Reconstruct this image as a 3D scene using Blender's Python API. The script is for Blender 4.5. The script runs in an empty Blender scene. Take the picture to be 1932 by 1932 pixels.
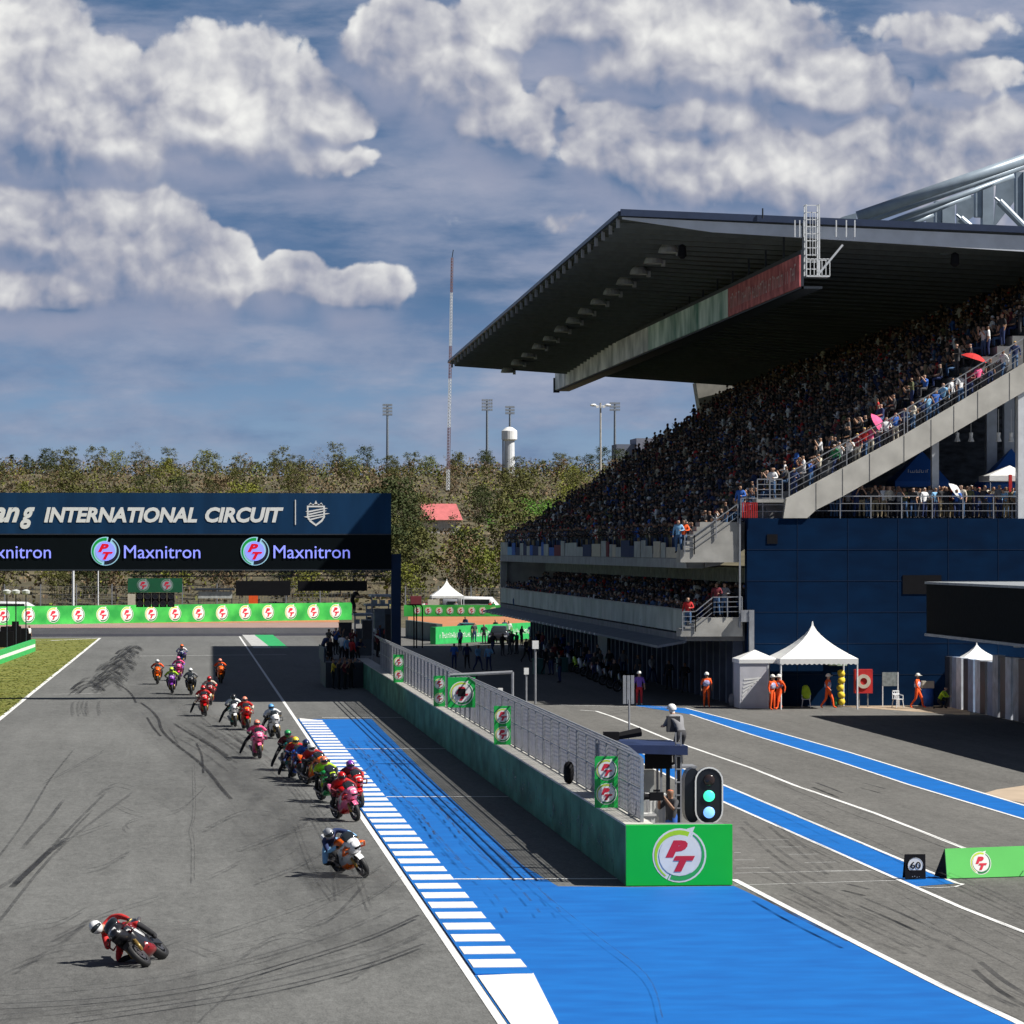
import bpy, math, random, numpy as np
from math import sin, cos, tan, pi, radians as R, sqrt, atan, atan2, hypot
from mathutils import Vector, Matrix
random.seed(7)
sc = bpy.context.scene
col = sc.collection
# ------------------------------------------------------------ camera
F = 7000.; VX = 340.; HZ = 1036.; H = 8.0
TH = atan((966 - VX) / F); S_, C_ = sin(TH), cos(TH)
cam = bpy.data.cameras.new("camera"); camo = bpy.data.objects.new("camera", cam); col.objects.link(camo)
camo.location = (0, 0, H); camo.rotation_euler = (pi / 2, 0, -TH)
cam.sensor_width = 36; cam.lens = F / 1932 * 36; cam.shift_y = (HZ - 966) / 1932
cam.clip_start = 1; cam.clip_end = 9000
sc.camera = camo
# ------------------------------------------------------------ sun, exposure
SUN_EL, SUN_AZ = R(49), R(110)      # azimuth clockwise from +Y
sd = Vector((sin(SUN_AZ) * cos(SUN_EL), cos(SUN_AZ) * cos(SUN_EL), sin(SUN_EL)))
sun = bpy.data.lights.new("sun", 'SUN'); sun.energy = 5.0; sun.angle = R(0.5); sun.color = (1, .965, .905)
suno = bpy.data.objects.new("sun", sun); col.objects.link(suno); suno.location = (60, -20, 80)
suno.rotation_euler = (-sd).to_track_quat('-Z', 'Y').to_euler()
sc.view_settings.view_transform = 'Standard'; sc.view_settings.look = 'None'
sc.view_settings.exposure = 0.55; sc.view_settings.gamma = 1
sc.cycles.max_bounces = 5; sc.cycles.transparent_max_bounces = 12
def srgb(r, g, b):
    f = lambda c: (c / 255 / 12.92) if c / 255 <= .04045 else ((c / 255 + .055) / 1.055) ** 2.4
    return (f(r), f(g), f(b), 1)
# ------------------------------------------------------------ world: Nishita sky with cumulus banks laid out by azimuth and elevation
def make_world():
    w = bpy.data.worlds.new("World"); sc.world = w; w.use_nodes = True
    nt = w.node_tree; N = nt.nodes; L = nt.links; N.clear()
    try: w.cycles.sampling_method = 'MANUAL'; w.cycles.sample_map_resolution = 256
    except Exception: pass
    def nd(t, tree=nt, **k):
        n = tree.nodes.new(t)
        for a, b in k.items(): setattr(n, a, b)
        return n
    def mk(tree):
        def m(op, a, b=None, c=None, clamp=False):
            n = tree.nodes.new('ShaderNodeMath'); n.operation = op; n.use_clamp = clamp
            for i, x in enumerate((a, b, c)):
                if x is None: continue
                if isinstance(x, (int, float)): n.inputs[i].default_value = x
                else: tree.links.new(x, n.inputs[i])
            return n.outputs[0]
        return m
    # group: vector (x,y in thousands) -> broad shape, detail
    g = bpy.data.node_groups.new("cloud_density", 'ShaderNodeTree')
    g.interface.new_socket("P", in_out='INPUT', socket_type='NodeSocketVector')
    g.interface.new_socket("Broad", in_out='OUTPUT', socket_type='NodeSocketFloat')
    g.interface.new_socket("Detail", in_out='OUTPUT', socket_type='NodeSocketFloat')
    g.interface.new_socket("Lump", in_out='OUTPUT', socket_type='NodeSocketFloat')
    gi = g.nodes.new('NodeGroupInput'); go = g.nodes.new('NodeGroupOutput'); m = mk(g)
    # warp
    wn = nd('ShaderNodeTexNoise', g, noise_dimensions='2D'); wn.inputs['Scale'].default_value = 7; wn.inputs['Detail'].default_value = 3
    g.links.new(gi.outputs[0], wn.inputs['Vector'])
    wv = nd('ShaderNodeVectorMath', g, operation='SUBTRACT'); g.links.new(wn.outputs['Color'], wv.inputs[0]); wv.inputs[1].default_value = (.5, .5, .5)
    ws = nd('ShaderNodeVectorMath', g, operation='SCALE'); g.links.new(wv.outputs[0], ws.inputs[0]); ws.inputs['Scale'].default_value = .055
    wa = nd('ShaderNodeVectorMath', g, operation='ADD'); g.links.new(gi.outputs[0], wa.inputs[0]); g.links.new(ws.outputs[0], wa.inputs[1])
    sp = g.nodes.new('ShaderNodeSeparateXYZ'); g.links.new(wa.outputs[0], sp.inputs[0]); X, Y = sp.outputs[0], sp.outputs[1]
    # cx, cy, rx, ry_up, ry_down, weight  (thousands of a pixel at this focal length)
    blobs = [(.02, .17, .17, .20, .12, 1.1), (.10, .24, .16, .14, .10, .9), (.24, .25, .15, .12, .08, .9), (.20, .15, .09, .08, .06, .8), (.42, .22, .16, .17, .09, 1.1), (.53, .20, .12, .10, .10, .9),
             (.62, .22, .09, .08, .06, .85), (.68, .235, .05, .04, .03, .5), (.76, .10, .12, .10, .07, .95), (.86, .14, .12, .12, .08, .95), (.95, .24, .11, .10, .07, .95), (.94, .05, .10, .09, .05, .8),
             (1.12, .05, .10, .09, .05, 1.), (1.26, .10, .17, .14, .08, .95), (1.40, .12, .17, .16, .08, .95), (1.55, .17, .16, .09, .06, .8), (1.69, .19, .04, .04, .03, .6),
             (1.14, .29, .10, .06, .06, .75), (1.28, .32, .18, .08, .08, .85), (1.50, .32, .24, .09, .10, .95), (1.70, .30, .22, .09, .12, .95), (1.88, .30, .14, .10, .14, .9),
             (1.78, .07, .20, .05, .06, .5), (1.84, .15, .14, .04, .05, .5), (.08, .44, .18, .10, .07, .9), (.22, .46, .18, .11, .10, 1.), (.38, .50, .13, .09, .08, .9), (.10, .55, .22, .06, .05, .8), (.54, .52, .09, .05, .05, .75), (.68, .54, .10, .05, .05, .75),
             (.86, .415, .30, .045, .03, .20), (1.1, .42, .2, .03, .03, .33), (1.30, .215, .30, .04, .05, .62), (.62, .30, .14, .05, .05, .55), (1.05, .17, .09, .06, .05, .5)]
    acc = None
    for cx, cy, rx, ru, rd, wt in blobs:
        dx = m('DIVIDE', m('SUBTRACT', X, cx), rx)
        dy = m('SUBTRACT', Y, cy)
        up = m('DIVIDE', m('MINIMUM', dy, 0.), ru); dn = m('DIVIDE', m('MAXIMUM', dy, 0.), rd*1.25)
        q = m('ADD', m('MULTIPLY', dx, dx), m('ADD', m('MULTIPLY', up, up), m('MULTIPLY', dn, dn)))
        e = m('MULTIPLY', m('EXPONENT', m('MULTIPLY', q, -1.1)), wt)
        acc = e if acc is None else m('SMOOTH_MAX', acc, e, .10)
    g.links.new(acc, go.inputs[0])
    def vor(scale, sm):
        v = nd('ShaderNodeTexVoronoi', g, voronoi_dimensions='2D', feature='SMOOTH_F1'); v.inputs['Scale'].default_value = scale
        v.inputs['Smoothness'].default_value = sm; g.links.new(wa.outputs[0], v.inputs['Vector'])
        return m('SUBTRACT', .42, m('MULTIPLY', v.outputs['Distance'], v.outputs['Distance']))
    def noi(scale, det, ro, src=None):
        n = nd('ShaderNodeTexNoise', g, noise_dimensions='2D'); n.inputs['Scale'].default_value = scale; n.inputs['Detail'].default_value = det; n.inputs['Roughness'].default_value = ro
        g.links.new(src or gi.outputs[0], n.inputs['Vector']); return m('SUBTRACT', n.outputs[0], .5)
    v1, v2, v3 = vor(9., .5), vor(22., .4), vor(52., .3)
    n1 = noi(9, 9, .6); n2 = noi(8, 6, .5, wa.outputs[0])
    det = m('ADD', m('ADD', m('MULTIPLY', v1, .46), m('MULTIPLY', v2, .28)), m('ADD', m('MULTIPLY', v3, .15), m('MULTIPLY', n1, .75)))
    g.links.new(det, go.inputs[1])
    lump = m('ADD', m('ADD', m('MULTIPLY', v1, .62), m('MULTIPLY', v2, .34)), m('ADD', m('MULTIPLY', v3, .13), m('MULTIPLY', n2, .75)))
    g.links.new(lump, go.inputs[2])
    # main tree
    m = mk(nt)
    tc = nd('ShaderNodeTexCoord'); s = nd('ShaderNodeSeparateXYZ'); L.new(tc.outputs['Generated'], s.inputs[0])
    az = m('ARCTAN2', s.outputs[0], s.outputs[1]); el = m('ARCSINE', s.outputs[2])
    qx = m('ADD', m('MULTIPLY', m('SUBTRACT', az, TH), F / 1000), .966)
    qy = m('SUBTRACT', HZ / 1000, m('MULTIPLY', el, F / 1000))
    def at_off(dx, dy):
        c = nd('ShaderNodeCombineXYZ'); L.new(m('ADD', qx, dx), c.inputs[0]); L.new(m('ADD', qy, dy), c.inputs[1])
        gn = nd('ShaderNodeGroup'); gn.node_tree = g; L.new(c.outputs[0], gn.inputs[0]); return gn.outputs[0], gn.outputs[1], gn.outputs[2], c.outputs[0]
    b0, d0, l0, pv = at_off(0, 0); b1, d1, l1, _ = at_off(.016, -.024); b2, d2, l2, _ = at_off(.02, -.055)
    def ss(v, lo, hi, a=0., b=1.):
        r = nd('ShaderNodeMapRange', interpolation_type='SMOOTHSTEP')
        for i, x in enumerate((v, lo, hi, a, b)):
            if isinstance(x, (int, float)): r.inputs[i].default_value = x
            else: L.new(x, r.inputs[i])
        return r.outputs[0]
    under = ss(m('SUBTRACT', b2, b0), .0, .42)                     # 1 along flat bases, 0 along tops
    upper = ss(m('SUBTRACT', b0, b2), -.02, .30)
    dens = m('ADD', m('SUBTRACT', m('MULTIPLY', b0, 2.1), .46), m('MULTIPLY', d0, m('SUBTRACT', .86, m('MULTIPLY', under, .40))))
    mask = ss(dens, m('SUBTRACT', .26, m('MULTIPLY', under, .30)), m('ADD', .48, m('MULTIPLY', under, .62)))
    mask = m('MULTIPLY', mask, ss(b0, .10, .26))
    rim = m('MULTIPLY', ss(dens, 1.25, .40), m('ADD', .25, m('MULTIPLY', upper, .75)))
    big = nd('ShaderNodeTexNoise', noise_dimensions='2D'); big.inputs['Scale'].default_value = 5.5; big.inputs['Detail'].default_value = 6; L.new(pv, big.inputs['Vector'])
    sh = m('ADD', m('MULTIPLY', m('SUBTRACT', l0, l1), .68), m('MULTIPLY', rim, .34))
    sh = m('ADD', sh, m('MULTIPLY', m('SUBTRACT', l0, l2), .12))
    sh = m('ADD', sh, m('MULTIPLY', m('SUBTRACT', big.outputs[0], .5), .95))
    sh = m('ADD', sh, m('MULTIPLY', ss(qx, 1.2, .1), .10))
    sh = m('ADD', sh, m('MULTIPLY', ss(qy, .50, .10), .12))
    sh = m('ADD', sh, m('SUBTRACT', .44, m('MULTIPLY', under, .30)))
    sh = m('SUBTRACT', sh, m('MULTIPLY', ss(b0, .75, .35), .22))
    cr = nd('ShaderNodeValToRGB'); L.new(sh, cr.inputs[0]); e = cr.color_ramp.elements
    e[0].position = 0.05; e[0].color = srgb(96, 122, 158); e[1].position = .96; e[1].color = srgb(244, 244, 241)
    for p, c in ((.22, (134, 145, 170)), (.40, (166, 169, 184)), (.58, (194, 195, 202)), (.76, (221, 221, 222))):
        x = e.new(p); x.color = srgb(*c)
    sky = nd('ShaderNodeTexSky', sky_type='NISHITA'); sky.sun_disc = False; sky.sun_elevation = SUN_EL; sky.sun_rotation = SUN_AZ
    sky.air_density = 1.0; sky.dust_density = .6; sky.ozone_density = 3.0
    tint = nd('ShaderNodeMix', data_type='RGBA', blend_type='MULTIPLY'); tint.inputs[0].default_value = 1
    L.new(sky.outputs[0], tint.inputs[6])
    tr = nd('ShaderNodeMapRange'); L.new(el, tr.inputs['Value']); tr.inputs['From Max'].default_value = .16
    tcol = nd('ShaderNodeValToRGB'); L.new(tr.outputs[0], tcol.inputs[0]); te = tcol.color_ramp.elements
    te[0].color = SKY_T[0]; te[1].color = SKY_T[2]; x = te.new(.45); x.color = SKY_T[1]
    L.new(tcol.outputs[0], tint.inputs[7])
    sc1 = nd('ShaderNodeMix', data_type='RGBA', blend_type='MULTIPLY'); sc1.inputs[0].default_value = 1
    L.new(cr.outputs[0], sc1.inputs[6]); k = CLOUD_K; sc1.inputs[7].default_value = (k, k, k, 1)
    # thin grey-blue layer cloud drawn out along the horizon
    mp = nd('ShaderNodeMapping'); mp.inputs['Scale'].default_value = (1.5, 6.0, 1); L.new(pv, mp.inputs[0])
    mp2 = nd('ShaderNodeMapping'); mp2.inputs['Scale'].default_value = (1.0, 2.6, 1); mp2.inputs['Location'].default_value = (3.1, 1.7, 0); L.new(pv, mp2.inputs[0])
    sn = nd('ShaderNodeTexNoise', noise_dimensions='2D'); sn.inputs['Scale'].default_value = 1.9; sn.inputs['Detail'].default_value = 7; sn.inputs['Roughness'].default_value = .55; L.new(mp.outputs[0], sn.inputs['Vector'])
    sn2 = nd('ShaderNodeTexNoise', noise_dimensions='2D'); sn2.inputs['Scale'].default_value = 3.2; sn2.inputs['Detail'].default_value = 8; sn2.inputs['Roughness'].default_value = .58; L.new(mp2.outputs[0], sn2.inputs['Vector'])
    layer = m('MULTIPLY', ss(sn.outputs[0], .28, .60), m('ADD', .70, m('MULTIPLY', ss(qx, .5, 1.6), .3)))
    scol = nd('ShaderNodeMix', data_type='RGBA', blend_type='MULTIPLY'); scol.inputs[0].default_value = 1
    scr = nd('ShaderNodeValToRGB'); L.new(m('ADD', m('MULTIPLY', m('SUBTRACT', sn2.outputs[0], .5), 2.2), .45), scr.inputs[0]); scr.color_ramp.elements[0].color = srgb(104, 128, 164); scr.color_ramp.elements[1].color = srgb(172, 176, 194); L.new(scr.outputs[0], scol.inputs[6])
    scol.inputs[7].default_value = (k, k, k, 1)
    pre = nd('ShaderNodeMix', data_type='RGBA'); L.new(layer, pre.inputs[0]); L.new(tint.outputs[2], pre.inputs[6]); L.new(scol.outputs[2], pre.inputs[7])
    bel = nd('ShaderNodeMix', data_type='RGBA'); L.new(m('MULTIPLY', ss(m('ADD', b2, m('MULTIPLY', l2, .25)), .22, .85), .85), bel.inputs[0])
    bcol = nd('ShaderNodeMix', data_type='RGBA', blend_type='MULTIPLY'); bcol.inputs[0].default_value = 1
    bcol.inputs[6].default_value = srgb(148, 156, 180); bcol.inputs[7].default_value = (k, k, k, 1)
    L.new(pre.outputs[2], bel.inputs[6]); L.new(bcol.outputs[2], bel.inputs[7]); pre = bel
    fin = nd('ShaderNodeMix', data_type='RGBA'); L.new(m('MULTIPLY', mask, m('SUBTRACT', .97, m('MULTIPLY', under, .30))), fin.inputs[0]); L.new(pre.outputs[2], fin.inputs[6]); L.new(sc1.outputs[2], fin.inputs[7])
    dk = nd('ShaderNodeMix', data_type='RGBA', blend_type='MULTIPLY'); dk.inputs[0].default_value = 1; L.new(fin.outputs[2], dk.inputs[6])
    zc = nd('ShaderNodeCombineXYZ'); zf = ss(el, .17, .55, 1., .38)       # the unseen zenith is dimmed so that shaded places get less skylight
    for i in range(3): L.new(zf, zc.inputs[i])
    L.new(zc.outputs[0], dk.inputs[7]); fin = dk
    bg = nd('ShaderNodeBackground'); bg.inputs['Strength'].default_value = SKY_STR; L.new(fin.outputs[2], bg.inputs[0])
    out = nd('ShaderNodeOutputWorld'); L.new(bg.outputs[0], out.inputs[0])
SKY_STR = .07
CLOUD_K = .68 / SKY_STR          # brings the cloud ramp to its seen brightness at this exposure
SKY_T = [(.66, .88, 1.50, 1), (.20, .31, .55, 1), (.19, .33, .48, 1)]
make_world()
# ------------------------------------------------------------ coordinates
def P(px, py, t):                       # a point seen at (px,py) of the 1932 px picture, t metres in front of the camera
    u = (px - 966) * t / F
    return Vector((t * S_ + u * C_, t * C_ - u * S_, H + (HZ - py) * t / F))
def G(px, py, z=0.):                    # the ground point there
    t = (H - z) * F / (py - HZ); p = P(px, py, t); return Vector((p.x, p.y, z))
def AY(px, py, Y):                      # point at world Y
    t = Y / (C_ - (px - 966) / F * S_); return P(px, py, t)
def AX(px, py, X):
    t = X / (S_ + (px - 966) / F * C_); return P(px, py, t)
# ------------------------------------------------------------ mesh builder
class MB:
    def __init__(s): s.v = []; s.f = []; s.m = []
    def add(s, vs, fs, mi=0):
        o = len(s.v); s.v += [tuple(x) for x in vs]; s.f += [tuple(i + o for i in f) for f in fs]; s.m += [mi] * len(fs)
        return s
    def bb(s, x0, x1, y0, y1, z0, z1, mi=0):
        return s.add([(x0,y0,z0),(x1,y0,z0),(x1,y1,z0),(x0,y1,z0),(x0,y0,z1),(x1,y0,z1),(x1,y1,z1),(x0,y1,z1)],
              [(0,3,2,1),(4,5,6,7),(0,1,5,4),(1,2,6,5),(2,3,7,6),(3,0,4,7)], mi)
    def box(s, c, d, mi=0, rz=0, M=None):
        x, y, z = d[0]/2, d[1]/2, d[2]/2; q = []
        for a, b, e in ((-x,-y,-z),(x,-y,-z),(x,y,-z),(-x,y,-z),(-x,-y,z),(x,-y,z),(x,y,z),(-x,y,z)):
            if M is not None: p = M @ Vector((a, b, e))
            else: p = (a*cos(rz)-b*sin(rz), a*sin(rz)+b*cos(rz), e)
            q.append((c[0]+p[0], c[1]+p[1], c[2]+p[2]))
        return s.add(q, [(0,3,2,1),(4,5,6,7),(0,1,5,4),(1,2,6,5),(2,3,7,6),(3,0,4,7)], mi)
    def beam(s, a, b, w, h, mi=0):
        a, b = Vector(a), Vector(b); d = b - a; z = d.normalized()
        x = z.cross(Vector((0,0,1))); x = x.normalized() if x.length > 1e-4 else Vector((1,0,0)); y = z.cross(x)
        return s.box((a+b)/2, (w, h, d.length), mi, M=Matrix((x, y, z)).transposed())
    def tube(s, a, b, r, r2=None, seg=8, mi=0, cap=True):
        a, b = Vector(a), Vector(b); r2 = r if r2 is None else r2; z = (b-a).normalized()
        x = z.orthogonal().normalized(); y = z.cross(x); v = []
        for p, q in ((a, r), (b, r2)):
            for i in range(seg):
                an = 2*pi*i/seg; v.append(p + x*(q*cos(an)) + y*(q*sin(an)))
        f = [(i, (i+1) % seg, seg+(i+1) % seg, seg+i) for i in range(seg)]
        if cap: f += [tuple(range(seg))[::-1], tuple(range(seg, 2*seg))]
        return s.add(v, f, mi)
    def poly(s, pts, mi=0): return s.add(pts, [tuple(range(len(pts)))], mi)
    def prism(s, pts, d, mi=0):
        n = len(pts); d = Vector(d); v = [Vector(p) for p in pts] + [Vector(p)+d for p in pts]
        return s.add(v, [tuple(range(n))[::-1], tuple(range(n, 2*n))] + [(i, (i+1) % n, n+(i+1) % n, n+i) for i in range(n)], mi)
    def ball(s, c, r, seg=10, rings=6, mi=0, z0=-1., z1=1.):
        rx, ry, rz = r if hasattr(r, '__len__') else (r, r, r); v = []; f = []
        a0, a1 = math.asin(z0), math.asin(z1)
        for j in range(rings+1):
            a = a0 + (a1-a0)*j/rings
            for i in range(seg):
                b = 2*pi*i/seg; v.append((c[0]+rx*cos(a)*cos(b), c[1]+ry*cos(a)*sin(b), c[2]+rz*sin(a)))
        for j in range(rings):
            for i in range(seg): f.append((j*seg+i, j*seg+(i+1) % seg, (j+1)*seg+(i+1) % seg, (j+1)*seg+i))
        return s.add(v, f, mi)
    def lathe(s, c, prof, seg=16, mi=0, axis='z'):
        v = []; f = []; n = len(prof)
        for r, z in prof:
            for i in range(seg):
                b = 2*pi*i/seg; p = (r*cos(b), r*sin(b), z)
                if axis == 'x': p = (p[2], p[0], p[1])
                elif axis == 'y': p = (p[0], p[2], p[1])
                v.append((c[0]+p[0], c[1]+p[1], c[2]+p[2]))
        for j in range(n-1):
            for i in range(seg): f.append((j*seg+i, j*seg+(i+1) % seg, (j+1)*seg+(i+1) % seg, (j+1)*seg+i))
        return s.add(v, f, mi)
    def loft(s, rings, mi=0, cap=True):
        n = len(rings[0]); v = [p for r in rings for p in r]; f = []
        for j in range(len(rings)-1):
            for i in range(n): f.append((j*n+i, j*n+(i+1) % n, (j+1)*n+(i+1) % n, (j+1)*n+i))
        if cap: f += [tuple(range(n))[::-1], tuple(range((len(rings)-1)*n, len(rings)*n))]
        return s.add(v, f, mi)
    def strip(s, pts, w, z, mi=0, w2=None):       # flat ribbon along ground points
        L = []; Rr = []; n = len(pts)
        for i, p in enumerate(pts):
            a = Vector(pts[max(i-1, 0)]); b = Vector(pts[min(i+1, n-1)]); d = (b-a); d.z = 0; d.normalize()
            ww = w if w2 is None else w + (w2-w)*i/(n-1)
            nn = Vector((-d.y, d.x, 0))*ww/2; p = Vector(p)
            L.append((p.x+nn.x, p.y+nn.y, z)); Rr.append((p.x-nn.x, p.y-nn.y, z))
        return s.add(L + Rr, [(n+i, n+i+1, i+1, i) for i in range(n-1)], mi)
    def arc(s, o, ux, uy, off, r0, r1, a0, a1, mi=0, seg=16, taper=0):
        nrm = ux.cross(uy).normalized()*off; v = []
        for i in range(seg+1):
            a = R(a0 + (a1-a0)*i/seg); k = (i/seg) if taper > 0 else ((1-i/seg) if taper < 0 else 1)
            ri = r1 - (r1-r0)*(.25+.75*k)
            for r in (ri, r1): v.append(Vector(o)+nrm+ux*(r*cos(a))+uy*(r*sin(a)))
        return s.add(v, [(2*i, 2*i+1, 2*i+3, 2*i+2) for i in range(seg)], mi)
    def disc(s, o, ux, uy, off, r, mi=0, seg=20):
        nrm = ux.cross(uy).normalized()*off
        return s.poly([Vector(o)+nrm+ux*(r*cos(2*pi*i/seg))+uy*(r*sin(2*pi*i/seg)) for i in range(seg)], mi)
    def text(s, txt, o, ux, uy, w, h, mi=0, off=0., shear=0., bold=0., ex=0.):
        vs, fs = text_mesh(txt, shear, bold)
        if not vs: return s
        x0 = min(v[0] for v in vs); x1 = max(v[0] for v in vs); y0 = min(v[1] for v in vs); y1 = max(v[1] for v in vs)
        sx = w/(x1-x0) if w else h/(y1-y0); sy = h/(y1-y0) if h else sx
        if txt in BASE: y0b, y1b = BASE[txt]; sy = h/(y1b-y0b); y0 = y0b
        n = ux.cross(uy).normalized()
        s.add([Vector(o)+ux*((v[0]-x0)*sx)+uy*((v[1]-y0)*sy)+n*off for v in vs], fs, mi)
        return s
    def logo(s, o, ux, uy, r, mi, e=.004):        # circle mark: mi = dict of slot numbers
        u, v = ux*r, uy*r; o = Vector(o)
        s.arc(o, u, v, e, .70, 1.04, 62, 242, mi['w'], 14, 0)
        s.arc(o, u, v, e, .70, 1.04, -116, 60, mi['w'], 14, 0)
        s.poly([o+u.cross(v).normalized()*e*.5+u*x+v*y for x, y in ((.40,.62),(.60,1.10),(.30,1.02),(.2,.9))], mi['w'])
        s.arc(o, u, v, e*2, .76, .97, 66, 236, mi['l'], 14, -1)
        s.arc(o, u, v, e*2, .76, .97, -112, 56, mi['g'], 14, -1)
        s.disc(o, u, v, e*3, .79, mi['w'])
        s.text("P", o-u*.54-v*.08, u, v, .86, .66, mi['r'], e*4, .35, .085)
        s.text("T", o-u*.24-v*.62, u, v, .84, .60, mi['r'], e*5, .35, .085)
        return s
    def scribble(s, o, ux, uy, w, h, mi=0, off=0., seed=1, word=4):      # print too worn or far to read: strokes, no letters
        rr = random.Random(seed); n = ux.cross(uy).normalized()*off; o = Vector(o)+n; x = 0.
        while x < w:
            if rr.random() < 1./word/1.6: x += h*.5
            cw = h*rr.uniform(.30,.55); t = h*.13; hh = h*rr.uniform(.6,1.)
            s.poly([o+ux*x, o+ux*(x+t), o+ux*(x+t+.1*h)+uy*hh, o+ux*(x+.1*h)+uy*hh], mi)
            if rr.random() < .7: zz = hh*rr.choice((.0,.45,.86)); s.poly([o+n*.2+ux*x+uy*zz, o+n*.2+ux*(x+cw)+uy*zz, o+n*.2+ux*(x+cw)+uy*(zz+t), o+n*.2+ux*x+uy*(zz+t)], mi)
            x += cw+h*.12
        return s
    def build(s, name, mats, parent=None, smooth=False, local=False, origin=None):
        me = bpy.data.meshes.new(name); vs = s.v
        if parent is None:
            if origin is None:
                a = np.array(vs); origin = ((a[:,0].min()+a[:,0].max())/2, (a[:,1].min()+a[:,1].max())/2, a[:,2].min())
            o = Vector(origin)
        else: o = Vector((0,0,0)) if local else wloc(parent)
        vs = [(v[0]-o.x, v[1]-o.y, v[2]-o.z) for v in vs]
        me.from_pydata(vs, [], s.f)
        if not isinstance(mats, (list, tuple)): mats = [mats]
        for k in mats: me.materials.append(k)
        me.polygons.foreach_set('material_index', s.m)
        if smooth: me.polygons.foreach_set('use_smooth', [True]*len(s.f))
        me.update()
        ob = bpy.data.objects.new(name, me); col.objects.link(ob)
        if parent is None: ob.location = o
        else: ob.parent = parent
        return ob
def wloc(o):
    l = Vector(o.location)
    while o.parent: o = o.parent; l += Vector(o.location)
    return l
BASE = {}
_tm = {}
def text_mesh(txt, shear, bold):
    k = (txt, shear, bold)
    if k in _tm: return _tm[k]
    cu = bpy.data.curves.new("t", 'FONT'); cu.body = txt; cu.shear = shear; cu.offset = bold; cu.resolution_u = 3
    cu.fill_mode = 'FRONT' if hasattr(cu, 'fill_mode') else cu.fill_mode
    ob = bpy.data.objects.new("t", cu); col.objects.link(ob)
    bpy.context.view_layer.update()
    dg = bpy.context.evaluated_depsgraph_get(); me = bpy.data.meshes.new_from_object(ob.evaluated_get(dg))
    _tm[k] = ([tuple(v.co) for v in me.vertices], [tuple(p.vertices) for p in me.polygons])
    bpy.data.objects.remove(ob); bpy.data.curves.remove(cu); bpy.data.meshes.remove(me)
    return _tm[k]
def tag(o, label=None, cat=None, group=None, kind=None):
    for k, v in (('label', label), ('category', cat), ('group', group), ('kind', kind)):
        if v: o[k] = v
    return o
def thing(name, label, cat, loc=(0,0,0), rot=(0,0,0), group=None):
    o = bpy.data.objects.new(name, None); col.objects.link(o); o.location = loc; o.rotation_euler = rot
    o.empty_display_size = .5
    return tag(o, label, cat, group)
# ------------------------------------------------------------ materials
def pm(name, c, rough=.65, var=.12, scale=2.5, metal=0., bump=0., c2=None, emis=0., alpha=None, stretch=None, detail=5, spec=None, coat=0):
    m = bpy.data.materials.new(name); m.use_nodes = True; nt = m.node_tree; b = nt.nodes['Principled BSDF']
    c = tuple(c[:3]); b.inputs['Roughness'].default_value = rough; b.inputs['Metallic'].default_value = metal
    if spec is not None: b.inputs['Specular IOR Level'].default_value = spec
    if coat: b.inputs['Coat Weight'].default_value = coat
    tc = nt.nodes.new('ShaderNodeTexCoord'); n = nt.nodes.new('ShaderNodeTexNoise')
    n.inputs['Scale'].default_value = scale; n.inputs['Detail'].default_value = detail
    src = tc.outputs['Object']
    if stretch:
        mp = nt.nodes.new('ShaderNodeMapping'); mp.inputs['Scale'].default_value = stretch; nt.links.new(src, mp.inputs[0]); src = mp.outputs[0]
    nt.links.new(src, n.inputs['Vector'])
    r = nt.nodes.new('ShaderNodeValToRGB'); nt.links.new(n.outputs[0], r.inputs[0])
    lo = tuple(x*(1-var) for x in c) + (1,) ; hi = tuple(min(1, x*(1+var)) for x in (c2[:3] if c2 else c)) + (1,)
    r.color_ramp.elements[0].position = .32; r.color_ramp.elements[1].position = .68
    r.color_ramp.elements[0].color = lo; r.color_ramp.elements[1].color = hi
    nt.links.new(r.outputs[0], b.inputs['Base Color'])
    if emis: nt.links.new(r.outputs[0], b.inputs['Emission Color']); b.inputs['Emission Strength'].default_value = emis
    if bump:
        bp = nt.nodes.new('ShaderNodeBump'); bp.inputs['Strength'].default_value = bump; nt.links.new(n.outputs[0], bp.inputs['Height']); nt.links.new(bp.outputs[0], b.inputs['Normal'])
    if alpha is not None:
        mr = nt.nodes.new('ShaderNodeMapRange'); nt.links.new(n.outputs[0], mr.inputs[0]); mr.inputs[1].default_value = .3; mr.inputs[2].default_value = .7
        mr.inputs[3].default_value = alpha[0]; mr.inputs[4].default_value = alpha[1]; nt.links.new(mr.outputs[0], b.inputs['Alpha'])
    return m
MT = {}
def M_(name, *a, **k):
    if name not in MT: MT[name] = pm(name, *a, **k)
    return MT[name]
W = M_('white_paint', (.78,.78,.76), .5, .06)
RED = M_('sign_red', (.62,.02,.05), .5, .05)
LIME = M_('sign_lime', (.50,.66,.05), .5, .05)
GRN = M_('sign_green', (.01,.42,.07), .45, .12, .8)
GRN2 = M_('sign_dark_green', (.02,.20,.06), .5, .08)
BLK = M_('matt_black', (.008,.008,.010), .7, .1, spec=.12)
NAVY = M_('navy_panel', (.004,.018,.055), .6, .15, 1.2, spec=.15)
STEEL = M_('galvanised_steel', (.30,.31,.33), .5, .15, 3, metal=.35)
DSTEEL = M_('dark_steel', (.03,.038,.05), .6, .15, 3, spec=.25)
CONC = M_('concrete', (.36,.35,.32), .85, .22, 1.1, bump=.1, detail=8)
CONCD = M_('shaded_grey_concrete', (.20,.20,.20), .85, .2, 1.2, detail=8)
WSTEEL = M_('white_steel', (.68,.70,.72), .45, .08)
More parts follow.
